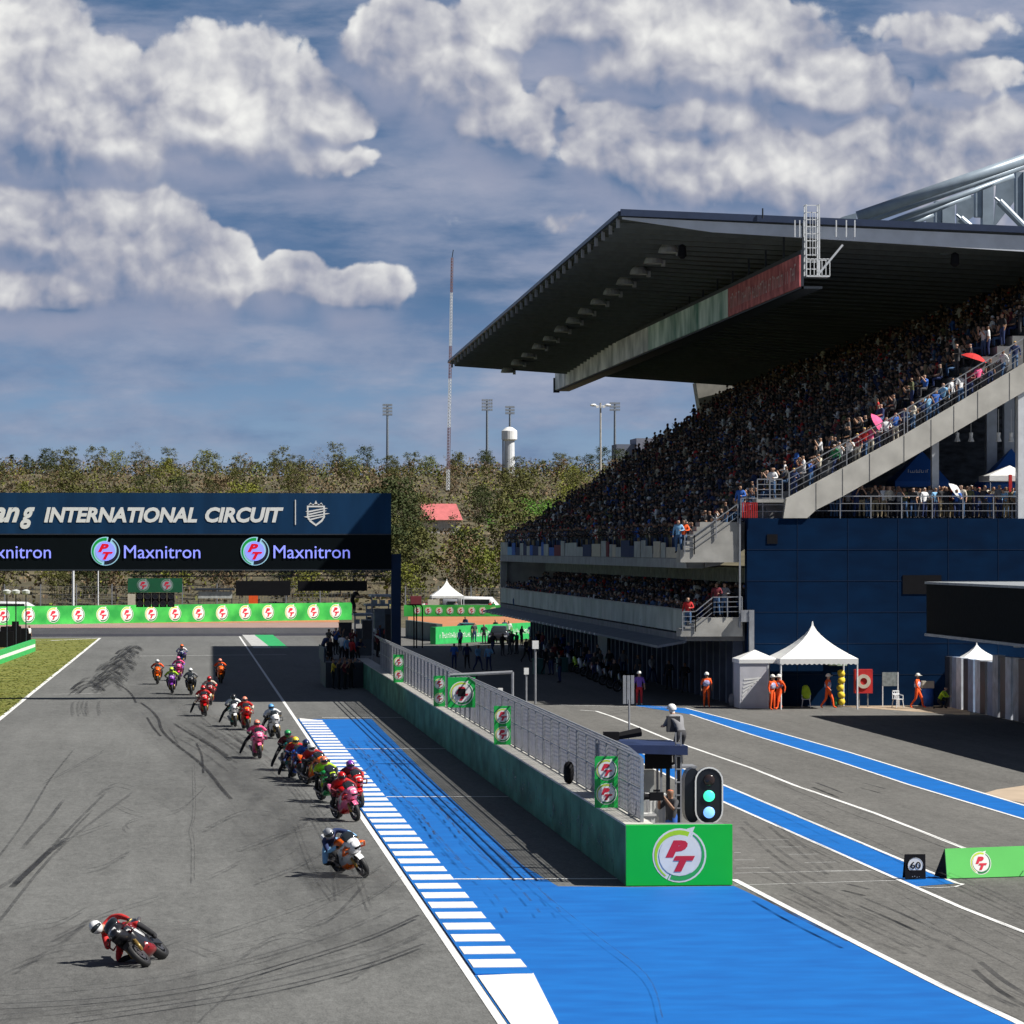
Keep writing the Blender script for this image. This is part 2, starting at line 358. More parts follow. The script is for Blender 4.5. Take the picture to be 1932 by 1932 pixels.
LOGO = {'w': 1, 'l': 2, 'g': 3, 'r': 4}
LM = [W, LIME, GRN2, RED]
# ============================================================ GROUND
def hz(y): return 0. if y < 472 else min(.062*(y-472), 25.4) - max(0, y-960)*.02
def build_ground():
    xs = [-3500,-1500,-700,-350] + list(range(-200, 221, 12)) + [350,700,1500,3500]
    ys = [-300,0,200,400,440,472] + list(range(484, 1000, 14)) + [1100,1400,2200,6000]
    b = MB(); n = len(xs); rr = random.Random(3)
    for y in ys:
        for x in xs: b.v.append((x, y, max(-30, hz(y) + (rr.uniform(-.5, .9) if 490 < y < 1000 else 0) - .03)))
    for j in range(len(ys)-1):
        for i in range(n-1): b.f.append((j*n+i, j*n+i+1, (j+1)*n+i+1, (j+1)*n+i)); b.m.append(0)
    tag(b.build('ground', pm('dry_scrub_earth', (.06,.055,.028), .95, .35, .09, c2=(.09,.075,.04), detail=10), origin=(0,0,0), smooth=True), kind='structure')
build_ground()
def asphalt(name, c, streak=.16):
    m = bpy.data.materials.new(name); m.use_nodes = True; nt = m.node_tree; L = nt.links; b = nt.nodes['Principled BSDF']
    b.inputs['Roughness'].default_value = .82; b.inputs['Specular IOR Level'].default_value = .25
    tc = nt.nodes.new('ShaderNodeTexCoord')
    def noise(scale, det, sc3=None, rough=.6):
        src = tc.outputs['Object']
        if sc3: mp = nt.nodes.new('ShaderNodeMapping'); mp.inputs['Scale'].default_value = sc3; L.new(src, mp.inputs[0]); src = mp.outputs[0]
        n = nt.nodes.new('ShaderNodeTexNoise'); n.inputs['Scale'].default_value = scale; n.inputs['Detail'].default_value = det; n.inputs['Roughness'].default_value = rough
        L.new(src, n.inputs['Vector']); return n.outputs[0]
    def M(op, a, c):
        n = nt.nodes.new('ShaderNodeMath'); n.operation = op
        for i, x in enumerate((a, c)):
            if isinstance(x, (int, float)): n.inputs[i].default_value = x
            else: L.new(x, n.inputs[i])
        return n.outputs[0]
    big = noise(.12, 6, (1, .35, 1)); fine = noise(7, 6, (1, .25, 1), .75); st = noise(1.3, 5, (1, .03, 1)); grit = noise(30, 3, (1, .18, 1), .8)
    f = M('ADD', M('MULTIPLY', M('SUBTRACT', big, .5), .75), M('MULTIPLY', M('SUBTRACT', fine, .5), 1.25))
    mid = noise(2.0, 6, (1, .3, 1), .7); f = M('ADD', f, M('MULTIPLY', M('SUBTRACT', mid, .5), .7))
    f = M('ADD', f, M('MULTIPLY', M('SUBTRACT', st, .5), streak*2.4)); f = M('ADD', f, M('MULTIPLY', M('SUBTRACT', grit, .5), 1.4)); f = M('ADD', f, 1.)
    mx = nt.nodes.new('ShaderNodeVectorMath'); mx.operation = 'SCALE'; mx.inputs[0].default_value = c[:3]; L.new(f, mx.inputs['Scale'])
    L.new(mx.outputs[0], b.inputs['Base Color']); return m
A_TR = asphalt('track_asphalt', (.126,.127,.122)); A_PIT = asphalt('pit_lane_asphalt', (.124,.121,.113), .2); A_DK = asphalt('dark_asphalt', (.06,.06,.065))
def flat(name, pts, z, m, **k):
    b = MB(); b.poly([(p[0], p[1], z) for p in pts]); o = b.build(name, m, origin=(0,0,0)); tag(o, kind='structure', **k); return o
far_l = G(-260, 1176); far_r = G(1120, 1176)
flat('track', [(-26, 20), (10.7, 20), (10.7, 215), (12.5, 402), (far_l.x, far_l.y)], 0., A_TR)
flat('pit_lane', [(10.7, 20), (90, 20), (90, 300), (30, 300), (20, 402), (12.5, 402), (10.7, 215)], 0., A_PIT)
flat('cross_road', [G(-260, 1198), G(640, 1198), G(640, 1184), G(-260, 1185)], .004, A_DK)
flat('dark_road_band', [G(-260, 1203), G(640, 1199), G(640, 1195), G(-260, 1197)], .009, asphalt('dark_band_asphalt', (.035,.035,.045)))  # narrow darker band across the far road
flat('run_off', [G(-260, 1185.5), G(640, 1184), G(640, 1174), G(-260, 1179)], .004, pm('terracotta_verge', (.30,.20,.17), .9, .15, .5))
flat('gravel_verge', [G(-260, 1179), G(640, 1174), G(640, 1169), G(-260, 1175)], .009, pm('orange_verge', (.42,.17,.07), .9, .15, .5))
flat('orange_run_off', [G(770, 1190), G(1010, 1186), G(1010, 1163.5), G(770, 1163.5)], .009, pm('orange_gravel', (.50,.19,.06), .9, .22, .35, c2=(.36,.16,.08)))
flat('grey_run_off', [G(770, 1206), G(1010, 1190), G(1010, 1186), G(770, 1190)], .013, A_PIT)
# grass infield
gm = pm('mown_grass', (.085,.115,.012), .9, .12, .35, c2=(.19,.18,.03), stretch=(.3,1.6,1), detail=8)
gp = [G(0,1356), G(40,1325), G(80,1292), G(130,1252), G(189,1205), G(60,1205), G(-260,1205), (-45, 120), (-19, 120)]
flat('grass_infield', gp, .012, gm)
rr = random.Random(5)
gb = MB(); edge = lambda y: -3.9-(0)                                  # mown tufts standing on the infield
for i in range(9000):
    px = rr.uniform(-60, 186); py = rr.uniform(1208, 1350)
    if py > 1356-px*.80+0: continue
    p = G(px, py); h = rr.uniform(.02, .05); a = rr.uniform(0, pi); d = Vector((cos(a), sin(a), 0))*.12
    gb.add([(p.x-d.x, p.y-d.y, .012), (p.x+d.x, p.y+d.y, .012), (p.x, p.y, h)], [(0,1,2)], 0)
tag(gb.build('grass', pm('grass_blades', (.10,.135,.015), .9, .1, .35, c2=(.17,.17,.03), stretch=(.4,1.6,1)), origin=(0,0,0)), kind='stuff')
flat('old_asphalt_patch', [G(-80,1772), G(0,1761), G(120,1746), G(260,1748), G(376,1753), G(372,1830), G(368,1932), G(366,1990), G(-80,1990)], .003, asphalt('older_asphalt', (.110,.110,.106)))
# ------------------------------------------------------------ painted markings
PAINT = pm('worn_white_road_paint', (.72,.72,.70), .6, .12, 3.0, detail=9)
PAINTW = pm('rubbed_white_road_paint', (.42,.42,.41), .7, .3, 2.0, detail=9)
BLUE = pm('blue_road_paint', (.003,.108,.40), .65, .05, 1.1, stretch=(.7,1.2,1), detail=12, c2=(.004,.130,.44), spec=.3)
STRB = pm('blue_strip_paint', (.005,.13,.45), .55, .12, 1.0, detail=9, spec=.3)
GPAINT = pm('green_road_paint', (.02,.34,.10), .6, .15, 1.0)
KX0, KX1, BX1, WX = 5.50, 6.60, 8.62, 10.57
def yat(px, py): return G(px, py).y
ytop = G(600, 1357).y; yend = G(1000, 1673).y
b = MB()
b.poly([(KX0, 62, .006), (KX1+.05, 62, .006), (KX1+.05, ytop, .006), (KX0, ytop, .006)])
e1 = [G(1385,1672), G(1500,1725), G(1640,1797), G(1780,1868), G(1913,1931), G(1990,1975)]
b.poly([(KX1+.05, 40, .006), (20, 40, .006), (e1[-1].x, e1[-1].y, .006)] + [(p.x, p.y, .006) for p in e1[::-1][1:]] + [(WX-.02, G(1180,1672).y-.3, .006), (BX1+.3, yend, .006), (BX1, yend+6, .006), (BX1+.05, 125, .006), (BX1+.35, ytop, .006), (KX1+.05, ytop, .006)])
tag(b.build('blue_painted_run_off', BLUE, origin=(0,0,0)), kind='structure')
# kerb: raised striped blocks
kb = thing('kerb', 'low kerb of white blocks on blue along the pit side of the track', 'kerb', (6, 100, 0))
b = MB(); b.bb(KX0+.02, KX1, G(893,1838).y-.2, ytop-1.5, .006, .03); b.build('kerb_base', STRB, kb)
b = MB(); y = G(885,1829).y; per = 2.35
while y < ytop-2.6:
    b.bb(KX0+.06, KX1-.02, y, y+1.36, .03, .042); y += per
y0 = G(893,1838).y
b.prism([(KX0+.03, 60, .012), (KX1-.5, 60, .012), (KX1-.25, G(965,1932).y, .012), (KX1+.02, y0-.1, .012), (KX0+.04, y0-.4, .012)], (0,0,.012))
b.prism([(KX0+.05, ytop-2.0, .012), (KX1-.02, ytop-2.0, .012), (KX0+.1, ytop+.6, .012)], (0,0,.02))
b.build('kerb_stripes', PAINT, kb)
b = MB()
b.strip([(5.40, 40, 0), (5.40, 340, 0)], .15, .010)                      # track edge, pit side
b.strip([G(189,1204), G(130,1252), G(80,1292), G(0,1357), G(-60,1402), G(-170,1480)], .22, .018)
b.strip([G(95,1209), G(189,1204.5)], .35, .018); b.strip([G(10,1209), G(120,1208)], .25, .02)
tag(b.build('track_edge_lines', PAINT, origin=(0,0,0)), kind='structure')
b = MB()
for py, xa in ((1353.6, KX1+.1), (1412.8, KX1), (1503.7, KX1), (1660, KX1)):
    yy = G(760, py).y; b.strip([(xa, yy, 0), (WX-.02, yy-.3, 0)], .22, .014)
b.strip([G(244,1238), G(540,1235)], .3, .006)
tag(b.build('cross_lines', PAINT, origin=(0,0,0)), kind='structure')
b = MB(); b.strip([G(100,1310), G(190,1308)], .25, .006, 0)
for a, c in (((2221,2461.6),(2310,2461)),((2268,2482),(2351,2482)),((2310,2503.5),(2398,2503)),((2356,2528),(2449,2526)),((2403,2551.5),(2552,2551)),((2151,2498),(2170,2498)),((2151,2520),(2212,2520)),((2156,2544),(2254,2543)),((2151,2558.5),(2552,2551.5)),((2151,2594),(2636,2579.5))):
    b.strip([G(a[0]/1.5528, a[1]/1.5528), G(c[0]/1.5528, c[1]/1.5528)], .09, .006)
tag(b.build('faded_marking_lines', PAINTW, origin=(0,0,0)), kind='structure')
# pit exit strips
def ribbon2(up, lo, z, m, name):
    n = min(len(up), len(lo)); b = MB()
    for i in range(n-1):
        b.poly([(*G(*up[i])[:2], z), (*G(*lo[i])[:2], z), (*G(*lo[i+1])[:2], z), (*G(*up[i+1])[:2], z)])
    return tag(b.build(name, m, origin=(0,0,0)), kind='structure')
u1 = [(1120,1392),(1204,1419),(1286,1449),(1364,1481),(1535,1553),(1706,1625),(1805,1667)]
l1 = [(1110,1401),(1197,1434),(1286,1476),(1364,1513),(1530,1587),(1697,1661),(1724,1673)]
ribbon2(u1, l1, .006, STRB, 'blue_exit_strip')
u3 = [(1200,1330),(1293,1336),(1417,1368),(1600,1419),(1802,1481),(1932,1520),(2100,1570)]
l3 = [(1200,1332),(1302,1348),(1417,1386),(1570,1433),(1715,1481),(1932,1546),(2100,1597)]
ribbon2(u3, l3, .006, STRB, 'blue_lane_strip')
b = MB(); V = lambda L: [G(*p) for p in L]
b.strip(V(u1[1:]+[(1817,1669)]), .12, .012); b.strip(V(l1), .12, .012); b.strip(V([(1724,1673),(1763,1676),(1802,1674),(1817,1669)]), .08, .013)
b.strip(V([(1697,1661),(1815,1713),(1932,1759),(2050,1806)]), .14, .010)
b.strip(V([(1385,1660),(1500,1720),(1640,1792),(1780,1863),(1913,1926),(1990,1966)]), .17, .012)
b.strip(V([(1095,1340),(1125,1342),(1155,1352),(1188,1365),(1263,1396),(1417,1449),(1497,1481),(1652,1535),(1820,1601),(1960,1656)]), .15, .008)
b.strip(V([(1040,1330)]+u3[1:]), .12, .012); b.strip(V(l3[1:]), .12, .012)
tag(b.build('pit_lane_lines', PAINT, origin=(0,0,0)), kind='structure')
flat('beige_patch', V([(1845,1500),(1880,1490),(1960,1478),(2100,1470),(2100,1560),(1932,1515)]), .005, pm('beige_concrete_apron', (.42,.33,.24), .9, .12, 1))
flat('apron', V([(1395,1331),(1560,1331),(1830,1350),(1830,1333),(1600,1327),(1395,1327)]), .005, pm('sandy_apron', (.34,.26,.18), .9, .3, .8))
b = MB()
b.poly([(*G(480,1198)[:2], .014), (*G(515,1198)[:2], .014), (*G(545,1223)[:2], .014), (*G(512,1223)[:2], .014)], 0)
b.poly([(*G(457,1198)[:2], .014), (*G(480,1198)[:2], .014), (*G(512,1223)[:2], .014), (*G(478,1223)[:2], .014)], 1)
tag(b.build('painted_corner_apron', [GPAINT, PAINTW], origin=(0,0,0)), kind='structure')
# ------------------------------------------------------------ rubber left by tyres
SK = pm('tyre_rubber_mark', (.012,.012,.013), .75, .2, 1.5, alpha=(.30,.92), stretch=(2,.5,1), detail=7)
SK2 = pm('faint_tyre_mark', (.02,.02,.02), .75, .2, 1.5, alpha=(.04,.50), stretch=(2,.5,1), detail=7)
def smooth(pts, k=6):
    pts = [Vector(p) for p in pts]; out = []
    for i in range(len(pts)-1):
        p0, p1, p2, p3 = pts[max(i-1,0)], pts[i], pts[i+1], pts[min(i+2, len(pts)-1)]
        for j in range(k):
            t = j/k; out.append(.5*((2*p1)+(p2-p0)*t+(2*p0-5*p1+4*p2-p3)*t*t+(3*p1-3*p2+p3-p0)*t**3))
    out.append(pts[-1]); return out
Z6 = lambda x, y: (x/2.76/1.5528, (y/2.76+1900)/1.5528)      # a point noted on an enlarged view of the photograph's lower left
Z7 = lambda x, y: (x/2.415/1.5528, (y/2.415+1650)/1.5528)
b = MB(); zz = [.020]
def sk(pts, w, mi=0, cv=None, k=5):
    zz[0] += .0006; b.strip(smooth([G(*(cv(*p) if cv else p)) for p in pts], k), w, zz[0], mi)
sk([(950,290),(1020,330),(1070,380),(1100,440)], .12, 0, Z6); sk([(1140,440),(1220,500),(1280,570),(1300,640),(1340,700),(1440,790),(1560,880),(1640,950),(1720,1040),(1790,1130),(1870,1220)], .13, 0, Z6)
sk([(1410,610),(1520,680),(1640,750),(1760,830),(1860,910)], .12, 0, Z6); sk([(1190,560),(1240,640),(1300,710)], .10, 0, Z6)
sk([(1590,770),(1630,860),(1640,940),(1645,1010)], .08, 0, Z6); sk([(1370,660),(1410,720),(1450,790)], .07, 1, Z6)
for i in range(26):
    x = 1380+rr.uniform(0, 560); y = 470+rr.uniform(0, 260)+(x-1380)*.12; l = rr.uniform(120, 480)
    sk([(x,y),(x+l*.5,y+l*.30+rr.uniform(-12,12)),(x+l,y+l*.66)], rr.uniform(.05,.11), 1, Z6)
for bx, by, n, sp in ((600, 880, 11, (37,-33)), (760, 860, 11, (20,-30))):       # braking scuffs: rows of short hooked marks
    for i in range(n):
        x = bx+sp[0]*i*.9; y = by+sp[1]*i*.85
        for q in range(4):
            xx = x+rr.uniform(-70,60)*(1-i*.045); yy = y+rr.uniform(-16,16); s = (1-i*.05)
            sk([(xx-90*s, yy+50*s), (xx-40*s, yy+8*s), (xx+20*s, yy-8*s), (xx+70*s, yy+6*s), (xx+95*s, yy+30*s)], rr.uniform(.08,.24), rr.choice((0,1,1,1)), Z7)
for x in (520, 560, 705, 620, 590): sk([(x, 985), (x-6, 1030), (x+rr.uniform(0,24), 1085)], .10, 1, Z7)
sk([(120,1932),(300,1760),(430,1640),(545,1560)], .16, 0, Z6); sk([(545,1560),(640,1440),(750,1330)], .07, 1, Z6)
sk([(0,1700),(90,1580),(230,1380),(400,1090),(490,970),(600,830)], .07, 1, Z6); sk([(200,1620),(330,1470),(400,1400),(520,1240)], .12, 1, Z6)
sk([(1570,950),(1580,1200),(1575,1380),(1550,1480),(1570,1600),(1570,1900)], .035, 1, Z6)
sk([(950,1280),(1050,1330),(1180,1365),(1250,1368)], .06, 1, Z6); sk([(1150,1385),(1050,1420),(1020,1460),(1045,1490)], .07, 1, Z6)
# lower foreground arcs
for pts, w, mi in (([(0,1745),(120,1600),(250,1500)], .09, 1), ([(-20,1690),(60,1640),(160,1540),(200,1500)], .10, 1), ([(0,1905),(200,1893),(400,1865),(560,1820),(700,1775),(790,1735)], .09, 0),
   ([(0,1926),(180,1908),(380,1880),(560,1842),(720,1800),(810,1762)], .13, 1), ([(140,1932),(330,1905),(520,1873),(690,1830),(800,1790)], .10, 0), ([(0,1880),(160,1870),(330,1850),(480,1815),(640,1765),(760,1712)], .10, 1),
   ([(380,1932),(480,1850),(600,1810),(700,1795),(800,1800)], .05, 1), ([(190,1766),(376,1752)], .05, 1), ([(0,1760),(120,1740),(260,1742),(376,1752)], .06, 1),
   ([(380,1780),(500,1740),(640,1690),(720,1640)], .06, 1), ([(400,1800),(560,1765),(700,1700),(760,1660)], .05, 1), ([(640,1700),(620,1600),(560,1500),(500,1440)], .07, 1), ([(700,1720),(650,1600),(560,1480)], .06, 1),
   ([(560,1560),(590,1640),(630,1700)], .05, 1), ([(930,1600),(1010,1680),(1120,1770),(1220,1850),(1250,1932)], .03, 1)): sk(pts, w, mi)
for i in range(26):
    x = rr.uniform(0, 640); y = rr.uniform(1480, 1900); l = rr.uniform(60, 200); sk([(x,y),(x+l*.5,y-l*rr.uniform(.02,.3)),(x+l,y-l*rr.uniform(.1,.55))], rr.uniform(.04,.12), 1)
for x0 in (7.05, 7.75, 8.2):                                     # wheel tracks on the blue
    for j in range(24): zz[0] += .0003; y = 80+j*2.6+j*j*.02; b.strip([(x0+.1*sin(j*.7), y, 0), (x0+.1*sin(j*.7+.5), y+rr.uniform(1.0,2.2), 0)], .06, zz[0], 1 if j < 8 else 0)
    b.strip([(x0, 92, 0), (x0, 155, 0)], .07, zz[0]+.002, 1)
for pts, w, mi in (([(1460,1560),(1520,1610),(1570,1650)], .12, 1), ([(1430,1700),(1500,1740),(1600,1790)], .09, 0), ([(1505,1690),(1580,1730),(1640,1765),(1720,1800)], .12, 1), ([(1850,1830),(1900,1870),(1960,1905)], .13, 0), ([(1600,1680),(1640,1690)], .14, 0),
   ([(1470,1475),(1600,1530),(1740,1580),(1850,1622),(1932,1655)], .03, 0), ([(1150,1350),(1230,1338),(1290,1336)], .09, 1), ([(1130,1352),(1200,1342),(1260,1339)], .07, 1), ([(1340,1420),(1400,1440),(1460,1462)], .06, 1), ([(1460,1640),(1530,1690),(1600,1730)], .10, 1), ([(1700,1700),(1800,1760),(1932,1830)], .05, 1),
   ([(1540,1485),(1590,1505)], .12, 0), ([(1630,1486),(1670,1497)], .10, 0), ([(1405,1560),(1490,1630),(1560,1668)], .12, 1)): sk(pts, w, mi)
for i in range(24):
    x = rr.uniform(1400, 1900); y = 1500+(x-1400)*.55+rr.uniform(-60, 160); l = rr.uniform(60, 260); sk([(x,y),(x+l*.5,y+l*.22),(x+l,y+l*.46)], rr.uniform(.04,.1), 1)
for pts, w in (([(-40,1930),(200,1895),(420,1850),(620,1790),(790,1745)], 1.6), ([(200,1960),(420,1900),(620,1840),(800,1790)], 1.4), ([(300,1480),(420,1560),(560,1680),(700,1790)], 1.5), ([(240,1330),(330,1400),(470,1520),(620,1680)], 1.7), ([(250,1250),(300,1330),(400,1420),(560,1560),(700,1700)], 2.2), ([(340,1300),(420,1400),(560,1540),(680,1690)], 1.8)): sk(pts, w, 2)
tag(b.build('tyre_marks', [SK, SK2, pm('rubbered_line', (.03,.03,.032), .8, .2, 1.2, alpha=(.02,.16), stretch=(1.6,.2,1), detail=9)], origin=(0,0,0)), kind='structure')
# ============================================================ PIT WALL
wy0, wy1 = G(1180,1672).y, 222.
pw = thing('pit_wall', 'long low concrete pit wall wrapped in faded dark green vinyl, topped by a wire fence', 'wall', (10.8, wy0, 0))
VIN = pm('faded_green_vinyl', (.02,.15,.08), .8, .3, .9, c2=(.06,.22,.14), stretch=(1,.6,1.3), detail=9)
b = MB(); b.bb(WX, WX+.6, wy0+.12, wy1, 0, 1.42); b.build('wall_core', CONC, pw)
b = MB(); n = 54; L = (wy1-wy0-.1)/n
for i in range(n):
    y = wy0+.1+L*i; dx = .004*(i % 3); b.bb(WX-.03-dx, WX-.002, y, y+L-.015, .02, 1.44, 0)
b.build('vinyl_wrap', VIN, pw)
b = MB(); fl = pm('ghosted_lettering', (.13,.20,.19), .6, .3, 2, alpha=(.1,.7)); ux, uz = Vector((0,-1,0)), Vector((0,0,1))
for i in range(14): b.scribble(Vector((WX-.035, wy0+3.6+i*2.4, .35)), ux, uz, 1.5, .62, 0, .014, i, 6)
b.build('faded_lettering', fl, pw)
b = MB(); b.bb(WX-.04, WX+.64, wy0+.12, wy1, 1.42, 1.47); b.build('wall_coping', pm('pale_coping', (.55,.53,.48), .8, .2, 2), pw)
# end board
p0, p1 = G(1180.5,1672), G(1383.5,1672); xa, xb, yb = p0.x, p1.x, wy0
eb = thing('advertising_board', 'large bright green board with round PT logo closing the end of the pit wall', 'board', ((xa+xb)/2, yb, 0))
UX, UZ = Vector((1,0,0)), Vector((0,0,1))
b = MB(); b.bb(xa, xb, yb-.1, yb+.1, .02, 1.45); gb_ = pm('bright_green_vinyl', (.0,.52,.05), .4, .06, .6); b.build('board_panel', gb_, eb)
b = MB(); b.logo(((xa+xb)/2+.0, yb-.1, .73), UX, UZ, .62, LOGO, .004); b.build('logo', [gb_, W, pm('logo_lime', (.42,.72,.03), .5, .05), pm('logo_green', (.03,.40,.10), .5, .05), RED], eb)
b = MB(); b.bb(xa+.03, xb-.02, yb+.1, yb+1.6, 0, 1.38); b.build('backing_block', CONCD, eb)
# fence on the wall
FX = WX+.42
fe = thing('debris_fence', 'tall galvanised wire debris fence standing on the pit wall', 'fence', (FX, wy0+.6, 1.47))
fy0, fy1 = wy0+.6, 205.
mesh_m = pm('chain_link_mesh', (.34,.34,.37), .6, .15, 3, metal=.2)
post_y = []; y = fy0
while y < fy1: post_y.append(y); y += 2.4
for i, y in enumerate(post_y):
    b = MB(); b.bb(FX-.04, FX+.04, y-.05, y+.05, 1.47, 3.0); b.beam((FX, y, 3.0), (FX-.32, y, 3.26), .06, .06); b.build('post', STEEL, fe)
b = MB()
for z in (1.53, 2.25, 2.98): b.bb(FX-.02, FX+.02, fy0, fy1, z-.02, z+.02)
b.bb(FX-.34, FX-.30, fy0, fy1, 3.24, 3.28); b.bb(FX-.19, FX-.15, fy0, fy1, 3.11, 3.14)
b.build('rail', STEEL, fe)
b = MB(); y = fy0; i = 0
while y < fy1:                                        # upright mesh wires; close-set, so the run reads grey and half open
    s = .16 if y < 140 else .24
    b.bb(FX+.024, FX+.024+.018, y, y+(.085 if i % 2 else .05), 1.50, 2.98); y += s; i += 1
for k in range(12): b.bb(FX+.045, FX+.052, fy0, fy1, 1.56+k*.12, 1.575+k*.12)
y = fy0
while y < fy1: b.beam((FX-.01, y, 3.0), (FX-.31, y, 3.25), .012, .03); y += .34
b.build('wire_mesh', mesh_m, fe)
# small logo boards on the fence
def fence_board(px0, px1, py0, py1, label, kindn='banner', big=False, two=True, X=None):
    t = 77000./(px1-340)-.6 if X is None else X
    a, c = P(px0, py1, t), P(px1, py0, t); w = c.x-a.x; h = c.z-a.z; cx, cy = (a.x+c.x)/2, a.y
    r = thing('advertising_banner', label, 'panel', (cx, cy, a.z), group='green logo panels along the pit fence')
    b = MB(); b.bb(cx-w/2, cx+w/2, cy-.03, cy+.03, a.z, c.z); b.build('panel', GRN, r)
    b = MB()
    if two:
        rad = min(w*.44, h*.22)
        b.logo((cx, cy-.03, a.z+h*.27), UX, UZ, rad, LOGO, .004); b.build('logo', [GRN]+LM, r); b = MB(); b.logo((cx, cy-.03, a.z+h*.74), UX, UZ, rad, LOGO, .004)
    else:
        b.logo((cx, cy-.03, a.z+h*.47), UX, UZ, w*.42, LOGO, .005)
    b.build('logo', [GRN]+LM, r)
    if not two: b = MB(); b.box((cx, cy-.07, a.z+h*.5), (w*.28, .03, h*.26)); b.build('dark_square', BLK, r)
    return r
fence_board(1122,1166,1427,1524, 'nearest tall green panel with two round logos on the pit fence')
fence_board(932,964,1332,1405, 'green panel with two round logos midway along the pit fence')
fence_board(818,840,1275,1333, 'narrow green two-logo panel right beside the big square panel')
fence_board(742,762,1235,1288, 'farthest small green two-logo panel near the gantry leg')
fence_board(845,897,1278,1335, 'big square green panel with one logo and a black square in it', two=False, X=137.4)
# goalpost frame carrying the square panel
r = thing('hanging_frame', 'grey goalpost frame over the pit lane fence carrying the square panel', 'frame', P(967,1310,137.6))
a = P(849,1274,137.6); c = P(967,1268,137.6); d = P(967,1335,137.6); b = MB(); b.tube(a, c, .06); b.tube(c, (c.x, c.y, 0), .05); b.build('frame_tube', STEEL, r)
b = MB(); b.tube((a.x+.2, a.y, a.z), (a.x+.2, a.y, a.z-.25), .02); b.tube((a.x+1, a.y, a.z), (a.x+1, a.y, a.z-.25), .02); b.build('hanger', BLK, r)
# ============================================================ START GANTRY
gy = 197.; TG = 197.
gx0, gx1 = -15., AY(738,1000,gy).x
zt, zm, zb = AY(400,930,gy).z, AY(400,1007,gy).z, AY(400,1074,gy).z
ga = thing('start_gantry', 'dark navy start line gantry across the track with white lettering and screen', 'gantry', (gx1+.3, gy, 0))
b = MB(); b.bb(gx0, gx1, gy, gy+.9, zm, zt); b.build('name_panel', pm('navy_vinyl', (.006,.038,.100), .7, .18, .6, stretch=(2,1,.4), spec=.15), ga)
b = MB(); b.bb(gx0, gx1, gy+.02, gy+.9, zb, zm-.06); b.build('led_screen', pm('led_black', (.003,.006,.008), .8, .1, 2, spec=.08), ga)
b = MB(); b.bb(gx0, gx1, gy-.03, gy+.9, zm-.06, zm); b.bb(gx0, gx1+.02, gy+.01, gy+.92, zb-.08, zb); b.build('panel_trim', DSTEEL, ga)
b = MB(); px1 = AY(757,1000,gy).x; b.bb(gx1+.03, px1, gy+.2, gy+.8, 0, AY(750,1045,gy).z); b.build('leg', NAVY, ga)
b = MB(); b.bb(-15.6, -15.03, gy+.2, gy+.8, 0, AY(750,1045,gy).z); b.build('leg', NAVY, ga)
TXT = pm('raised_white_letters', (.85,.85,.82), .5, .03)
def put(b, txt, x0, x1, yb_, yt, mi=0, shear=0, bold=0, Y=gy, off=.02, base=None):
    a = AY(x0, yb_, Y); c = AY(x1, yt, Y)
    b.text(txt, a, UX, UZ, c.x-a.x, (c.z-a.z) if yt is not None else None, mi, off, shear, bold)
b = MB(); put(b, "INTERNATIONAL", 83, 372, 986, 957, 0, .22, .042); b.build('lettering', TXT, ga); b = MB(); put(b, "CIRCUIT", 387, 535, 986, 957, 0, .22, .042); b.build('lettering', TXT, ga); b = MB()
put(b, "an", -14, 37, 986, 957, 0, .35, .035); put(b, "g", 38, 66, 998, 957, 0, .35, .035)
b.build('lettering', TXT, ga); b = MB(); a = AY(556.5, 990, gy); b.bb(a.x, a.x+.05, gy-.03, gy-.004, a.z, AY(556,943,gy).z)
b.build('divider_line', TXT, ga)
# crest: shield with crown and swept lines
b = MB(); cc = AY(596, 968, gy); k = .028
sh = [(-17,-14),(17,-14),(17,8),(12,16),(0,25),(-12,16),(-17,8)]; shi = [(-14,-11),(14,-11),(14,7),(10,13),(0,21),(-10,13),(-14,7)]
Q = lambda x, y, o=.01: (cc.x+x*k, gy-o, cc.z-y*k)
for i in range(7): j = (i+1) % 7; b.poly([Q(*sh[i]), Q(*sh[j]), Q(*shi[j]), Q(*shi[i])])
for yy, s_ in ((-6,1.),(-1,.9),(4,1.15),(9,.8)): b.poly([Q(-20*s_,yy+3,.014), Q(18*s_,yy-4,.014), Q(23*s_,yy-3,.014), Q(-14*s_,yy+5,.014)])
for dx in (-10,0,10): b.poly([Q(dx-4,-15), Q(dx,-24+abs(dx)*.4), Q(dx+4,-15)])
b.poly([Q(-12,-17), Q(12,-17), Q(12,-15), Q(-12,-15)])
b.build('crest', TXT, ga)
def led(name, c, e): return pm(name, c, .4, .02, 1, emis=e)
LP = led('led_violet', (.22,.25,.85), .62); LR = led('led_red', (.6,.0,.01), .35); LG = led('led_green', (.0,.22,.03), .5); LW = led('led_pale', (.22,.24,.80), .6); LE = led('led_outline', (.25,.45,.55), .5); LD = led('led_dark', (.01,.01,.03), .1)
b = MB()
for k in (-1, 0, 1):
    dx = 282*k; put(b, "Maxnitron", 234+dx, 378+dx, 1053.5, 1029, 0, 0, 0, off=.02); b.build('screen_lettering', LP, ga); b = MB()
b = MB()
